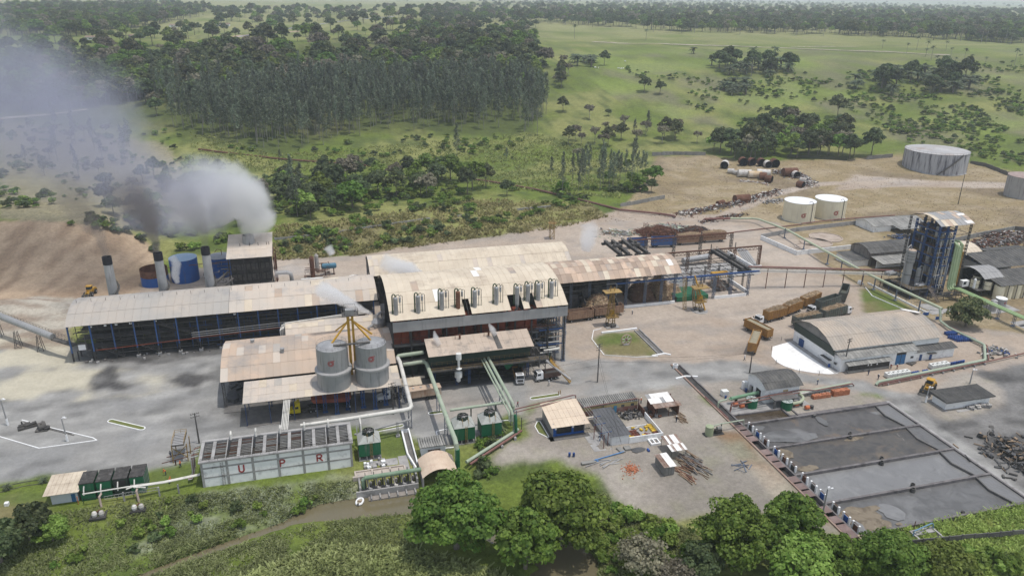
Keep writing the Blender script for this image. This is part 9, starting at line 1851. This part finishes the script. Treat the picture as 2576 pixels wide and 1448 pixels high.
track([(1490,106),(1560,110),(1700,113),(1850,117),(2000,123),(2150,129),(2280,134),(2400,141)],5,tm_);track([(1990,120),(2060,118),(2180,118)],4,tm_);track([(390,141),(480,112),(600,94),(700,77),(770,66),(900,50),(1000,42)],7,ta_,'far_road');track([(500,114),(580,96),(660,84),(760,80)],14,mat('red_dirt',(.42,.30,.21),rough=.95))
track([(0,300),(120,290),(230,275)],5,tm_)
for i,(x,y) in enumerate(((1497,172),(1505,173),(1556,174),(1563,175),(1568,174),(1572,156))):
 q=PT(x,y);t=thing('cow','white cow grazing on the pasture by the palms','cow',tuple(q),'grazing cattle',i*1.1);m=MB();m.tube([(-1,0,1.05),(-.8,0,1.1),(0,0,1.05),(.7,0,1.15),(1.0,0,1.2),(1.35,0,.9),(1.65,0,.45)],[.2,.4,.45,.4,.25,.17,.12],10)
 for a in (-.75,.65):
  for s in (-.22,.22):m.tube([(a,s,.9),(a+.05,s,.5),(a,s,0)],[.13,.08,.06],6)
 m.tube([(-1,0,1.2),(-1.15,0,.5)],.04,5);lpart(t,m,'body',white_paint,True)
def house(x,y,w,d,h,wall,roof,lab):
 q=PT(x,y);t=thing('house',lab,'house',tuple(q));m=MB().box(-w/2,w/2,-d/2,d/2,-1,h);lpart(t,m,'wall',wall);lpart(t,MB().hexa([(-w/2-.4,-d/2-.5,h),(w/2+.4,-d/2-.5,h),(w/2+.4,0,h+1.5),(-w/2-.4,0,h+1.5),(-w/2-.4,-d/2-.5,h+.15),(w/2+.4,-d/2-.5,h+.15),(w/2+.4,0,h+1.65),(-w/2-.4,0,h+1.65)]).hexa([(-w/2-.4,0,h+1.5),(w/2+.4,0,h+1.5),(w/2+.4,d/2+.5,h),(-w/2-.4,d/2+.5,h),(-w/2-.4,0,h+1.65),(w/2+.4,0,h+1.65),(w/2+.4,d/2+.5,h+.15),(-w/2-.4,d/2+.5,h+.15)]),'roof',roof);lpart(t,MB().box(-w*.3,-w*.12,-d/2-.05,-d/2,.9,2.0).box(w*.12,w*.3,-d/2-.05,-d/2,.9,2.0),'window',dark);lpart(t,MB().box(-.5,.5,-d/2-.05,-d/2,0,2.1),'door',wood);t.rotation_euler=(0,0,-YAW+.2)
hr=mat('house_roof',(.20,.14,.11),(.26,.19,.15),.5,.9)
for a in ((240,100,20,9,3,white_wall,hr,'low house with brown roof on the far lane'),(345,96,18,9,3,fibre_pale,hr,'grey house half hidden by trees on the far lane'),(440,68,16,8,3,white_wall,hr,'small far house under dark trees'),(560,66,24,9,3,white_wall,hr,'long far house beside the road'),(860,155,16,8,3,white_wall,hr,'white house with brown roof in the wood'),(912,153,12,8,3,white_wall,hr,'white house beside the garden wall in the wood'),(979,148,9,4,4.4,white_wall,white_wall,'white gate house with tall opening in the wood'),(1018,148,8,5,3.4,white_wall,white_wall,'small white gate house in the wood'),(955,168,16,8,2.6,white_wall,fibre_pale,'pale flat-roofed house among the eucalyptus'),(700,165,22,9,3,fibre_pale,hr,'brown-roofed row house in the wood')):house(*a)
def vol_mat(name,col,dens,code,aniso=.3):
 M=bpy.data.materials.new(name);M.use_nodes=True;t=M.node_tree;N=t.nodes;L=t.links;N.remove(N['Principled BSDF']);o=N['Material Output'];v=N.new('ShaderNodeVolumePrincipled')
 v.inputs['Color'].default_value=(*col,1);v.inputs['Anisotropy'].default_value=aniso;L.new(v.outputs[0],o.inputs['Volume']);code(N,L,v.inputs['Density'],dens);return M
def plume(name,label,cat,path,dens,col,nscale=.12,thr=.42,soft=.3,absorb=None,n=16,edge=1.0):
 """path: (x, y, z, radius, strength). The hull is a lumpy tube; its fill thins out towards the wall and breaks up in puffs"""
 t=MB();pts=[Vector(p[:3]) for p in path];K=6;cen=[]
 for i in range((len(path)-1)*K+1):
  a=min(i//K,len(path)-2);f=i/K-a;p0=np.array(path[max(a-1,0)]);p1=np.array(path[a]);p2=np.array(path[a+1]);p3=np.array(path[min(a+2,len(path)-1)]);cen.append(tuple(.5*((2*p1)+(p2-p0)*f+(2*p0-5*p1+4*p2-p3)*f*f+(3*p1-p0-3*p2+p3)*f**3)))
 t.tube([c_[:3] for c_ in cen],[max(.05,c_[3]) for c_ in cen],n,True)
 me=t.mesh(name,[],(0,0,0));q=random.Random(3)
 def code(N,L,dst,d):
  g=N.new('ShaderNodeNewGeometry');pos=g.outputs['Position'];best=None
  def M(op,*a):
   m=N.new('ShaderNodeMath');m.operation=op
   for i,x in enumerate(a):
    if isinstance(x,(int,float)):m.inputs[i].default_value=x
    else:L.new(x,m.inputs[i])
   return m.outputs[0]
  def VM(op,*a):
   m=N.new('ShaderNodeVectorMath');m.operation=op
   for i,x in enumerate(a):
    if isinstance(x,tuple):m.inputs[i].default_value=x
    else:L.new(x,m.inputs[i])
   return m
  for p,r in zip(path[:-1],path[1:]):
   A=Vector(p[:3]);B=Vector(r[:3]);D=B-A
   w=VM('SUBTRACT',pos,tuple(A)).outputs[0];h=M('DIVIDE',VM('DOT_PRODUCT',w,tuple(D)).outputs['Value'],D.length_squared);mm=N.new('ShaderNodeClamp');L.new(h,mm.inputs[0]);h=mm.outputs[0]
   sc=N.new('ShaderNodeVectorMath');sc.operation='SCALE';sc.inputs[0].default_value=tuple(D);L.new(h,sc.inputs[3]);e=VM('DISTANCE',w,sc.outputs[0]).outputs['Value']
   rad=M('MULTIPLY_ADD',h,r[3]-p[3],p[3]);st=M('MULTIPLY_ADD',h,r[4]-p[4],p[4]);k=M('MULTIPLY',M('MAXIMUM',M('SUBTRACT',1.0,M('DIVIDE',e,rad)),0.0),1.0)
   k2=M('MULTIPLY',k,st);best=(k,st) if best is None else (M('MAXIMUM',best[0],k),M('ADD',M('MULTIPLY',best[1],M('LESS_THAN',k,best[0])),M('MULTIPLY',st,M('SUBTRACT',1.0,M('LESS_THAN',k,best[0])))))
  nz=N.new('ShaderNodeTexNoise');nz.inputs['Scale'].default_value=nscale;nz.inputs['Detail'].default_value=5;nz.inputs['Roughness'].default_value=.6;nz.inputs['Distortion'].default_value=.6;L.new(pos,nz.inputs['Vector'])
  f=M('ADD',M('MULTIPLY',best[0],1.15*edge),M('MULTIPLY',M('SUBTRACT',nz.outputs[0],.5),1.5));r_=N.new('ShaderNodeMapRange');r_.interpolation_type='SMOOTHSTEP';r_.inputs[1].default_value=thr-.12;r_.inputs[2].default_value=thr+soft;L.new(f,r_.inputs[0])
  win=M('MINIMUM',M('MULTIPLY',best[0],6.0),1.0);L.new(M('MULTIPLY',M('MULTIPLY',M('MULTIPLY',r_.outputs[0],best[1]),win),d),dst)
 me.materials.append(vol_mat(name,col,dens,code));o=bpy.data.objects.new(name,me);LINK(o);tag(o,label,cat,'smoke and steam');return o
def D3(px,py,y):
 d=FW*FPX+RT*(px-CX)-UP*(py-CY);return tuple(CAM+d*((y-CAM[1])/d[1]))
pl=[(5,133,19,4,1.6),(*D3(640,545,134),9,1.7),(*D3(605,500,136),15,1.5),(*D3(560,490,138),18,1.0),(*D3(490,500,140),19,.5),(*D3(420,490,142),18,.15)]
plume('smoke_plume','dense white smoke cloud boiling up from the scrubber building','smoke',pl,.14,(.93,.93,.93),.065,.28,.40)
pl=[(*D3(585,500,138),14,.8),(*D3(520,500,139),17,1.0),(*D3(460,500,140),19,.9),(*D3(370,480,144),21,.7),(*D3(260,390,150),28,.6),(*D3(150,310,160),36,.5),(*D3(0,270,170),44,.38),(*D3(-200,200,190),52,.25)]
plume('smoke_drift','thin blue-grey smoke drifting from the white cloud across the hazy slope','smoke',pl,.06,(.62,.63,.75),.045,.25,.5)
for i,(a,b,e,l) in enumerate((((-37.1,104,23.7),(250,590),(215,545),'thin dark smoke from the chimney nearest the earth bank'),((-21.6,104,23.9),(385,590),(370,540),'dark smoke from the chimney before the rusty open tank'),((-6.7,104,24.7),(512,585),(495,545),'faint grey smoke from the chimney beside the scrubber'))):
 k=(.4,1.0,.2)[i];plume('chimney_smoke',l,'smoke',[(*a,1.5,1.3*k),(*D3(*b,106),2.6,.9*k),(*D3(*e,112),5.5,.35*k),(*D3(e[0]-60,e[1]-70,124),10,.12*k)],.5,(.30,.28,.28),.25,.2,.5)
for nm,l,p,d in (('white steam jet streaming from the evaporators over the yellow elevator',0,[(*D3(936,790,56),.5,1),(*D3(890,768,55),1.7,1),(*D3(845,745,54),2.6,.7),(*D3(800,722,53),3.2,.35)],1.0),('white steam cloud behind the arched cream roof',0,[(*D3(1062,688,84),1.0,1),(*D3(1030,678,85),3.4,.9),(*D3(990,668,86),3.8,.6),(*D3(960,655,88),3.6,.25)],.6),('white steam wisp rising beside the large blue tank',0,[(*D3(446,712,126),1.0,1.2),(*D3(441,690,126),1.7,1.1),(*D3(444,665,127),1.9,.9),(*D3(432,645,128),1.6,.5)],1.0),('steam cloud over the yard behind the back shed',0,[(*D3(1472,632,112),2.2,1),(*D3(1478,608,113),4.0,.7),(*D3(1485,580,114),4.4,.4),(*D3(1480,560,115),3.8,.2)],.4),('small steam puff above the blue horizontal tank',0,[(*D3(836,640,138),1.8,1),(*D3(825,620,138),2.4,.5)],.5),('steam jet over the front lean-to roof nearer the warehouse',0,[(*D3(1092,832,37),.4,1),(*D3(1097,850,36),1.1,.9),(*D3(1106,868,35),1.1,.4)],1.2),('steam jet over the front lean-to roof at the patched sheet',0,[(*D3(1230,814,37),.4,1),(*D3(1238,828,36),1.1,.9),(*D3(1248,842,35),1.1,.4)],1.2),('thin steam veil over the conveyor behind the boiler house roof',0,[(*D3(690,690,120),2,.6),(*D3(730,680,120),3,.4),(*D3(780,682,120),2,.2)],.25)):
 plume('steam_puff',nm,'steam',p,d*1.1,(.99,.99,.99),.45,.14,.7,edge=1.35)
def hazeb():
 me=MB().box(-9000,9000,-420,14000,-8,106.5).mesh('haze',[]);M=bpy.data.materials.new('haze');M.use_nodes=True;t=M.node_tree;t.nodes.remove(t.nodes['Principled BSDF']);v=t.nodes.new('ShaderNodeVolumePrincipled');v.inputs['Color'].default_value=(.80,.87,.95,1);v.inputs['Density'].default_value=HAZE;v.inputs['Anisotropy'].default_value=.2;t.links.new(v.outputs[0],t.nodes['Material Output'].inputs['Volume']);me.materials.append(M);o=bpy.data.objects.new('haze',me);LINK(o);o['kind']='stuff'
HAZE=.00013
hazeb()
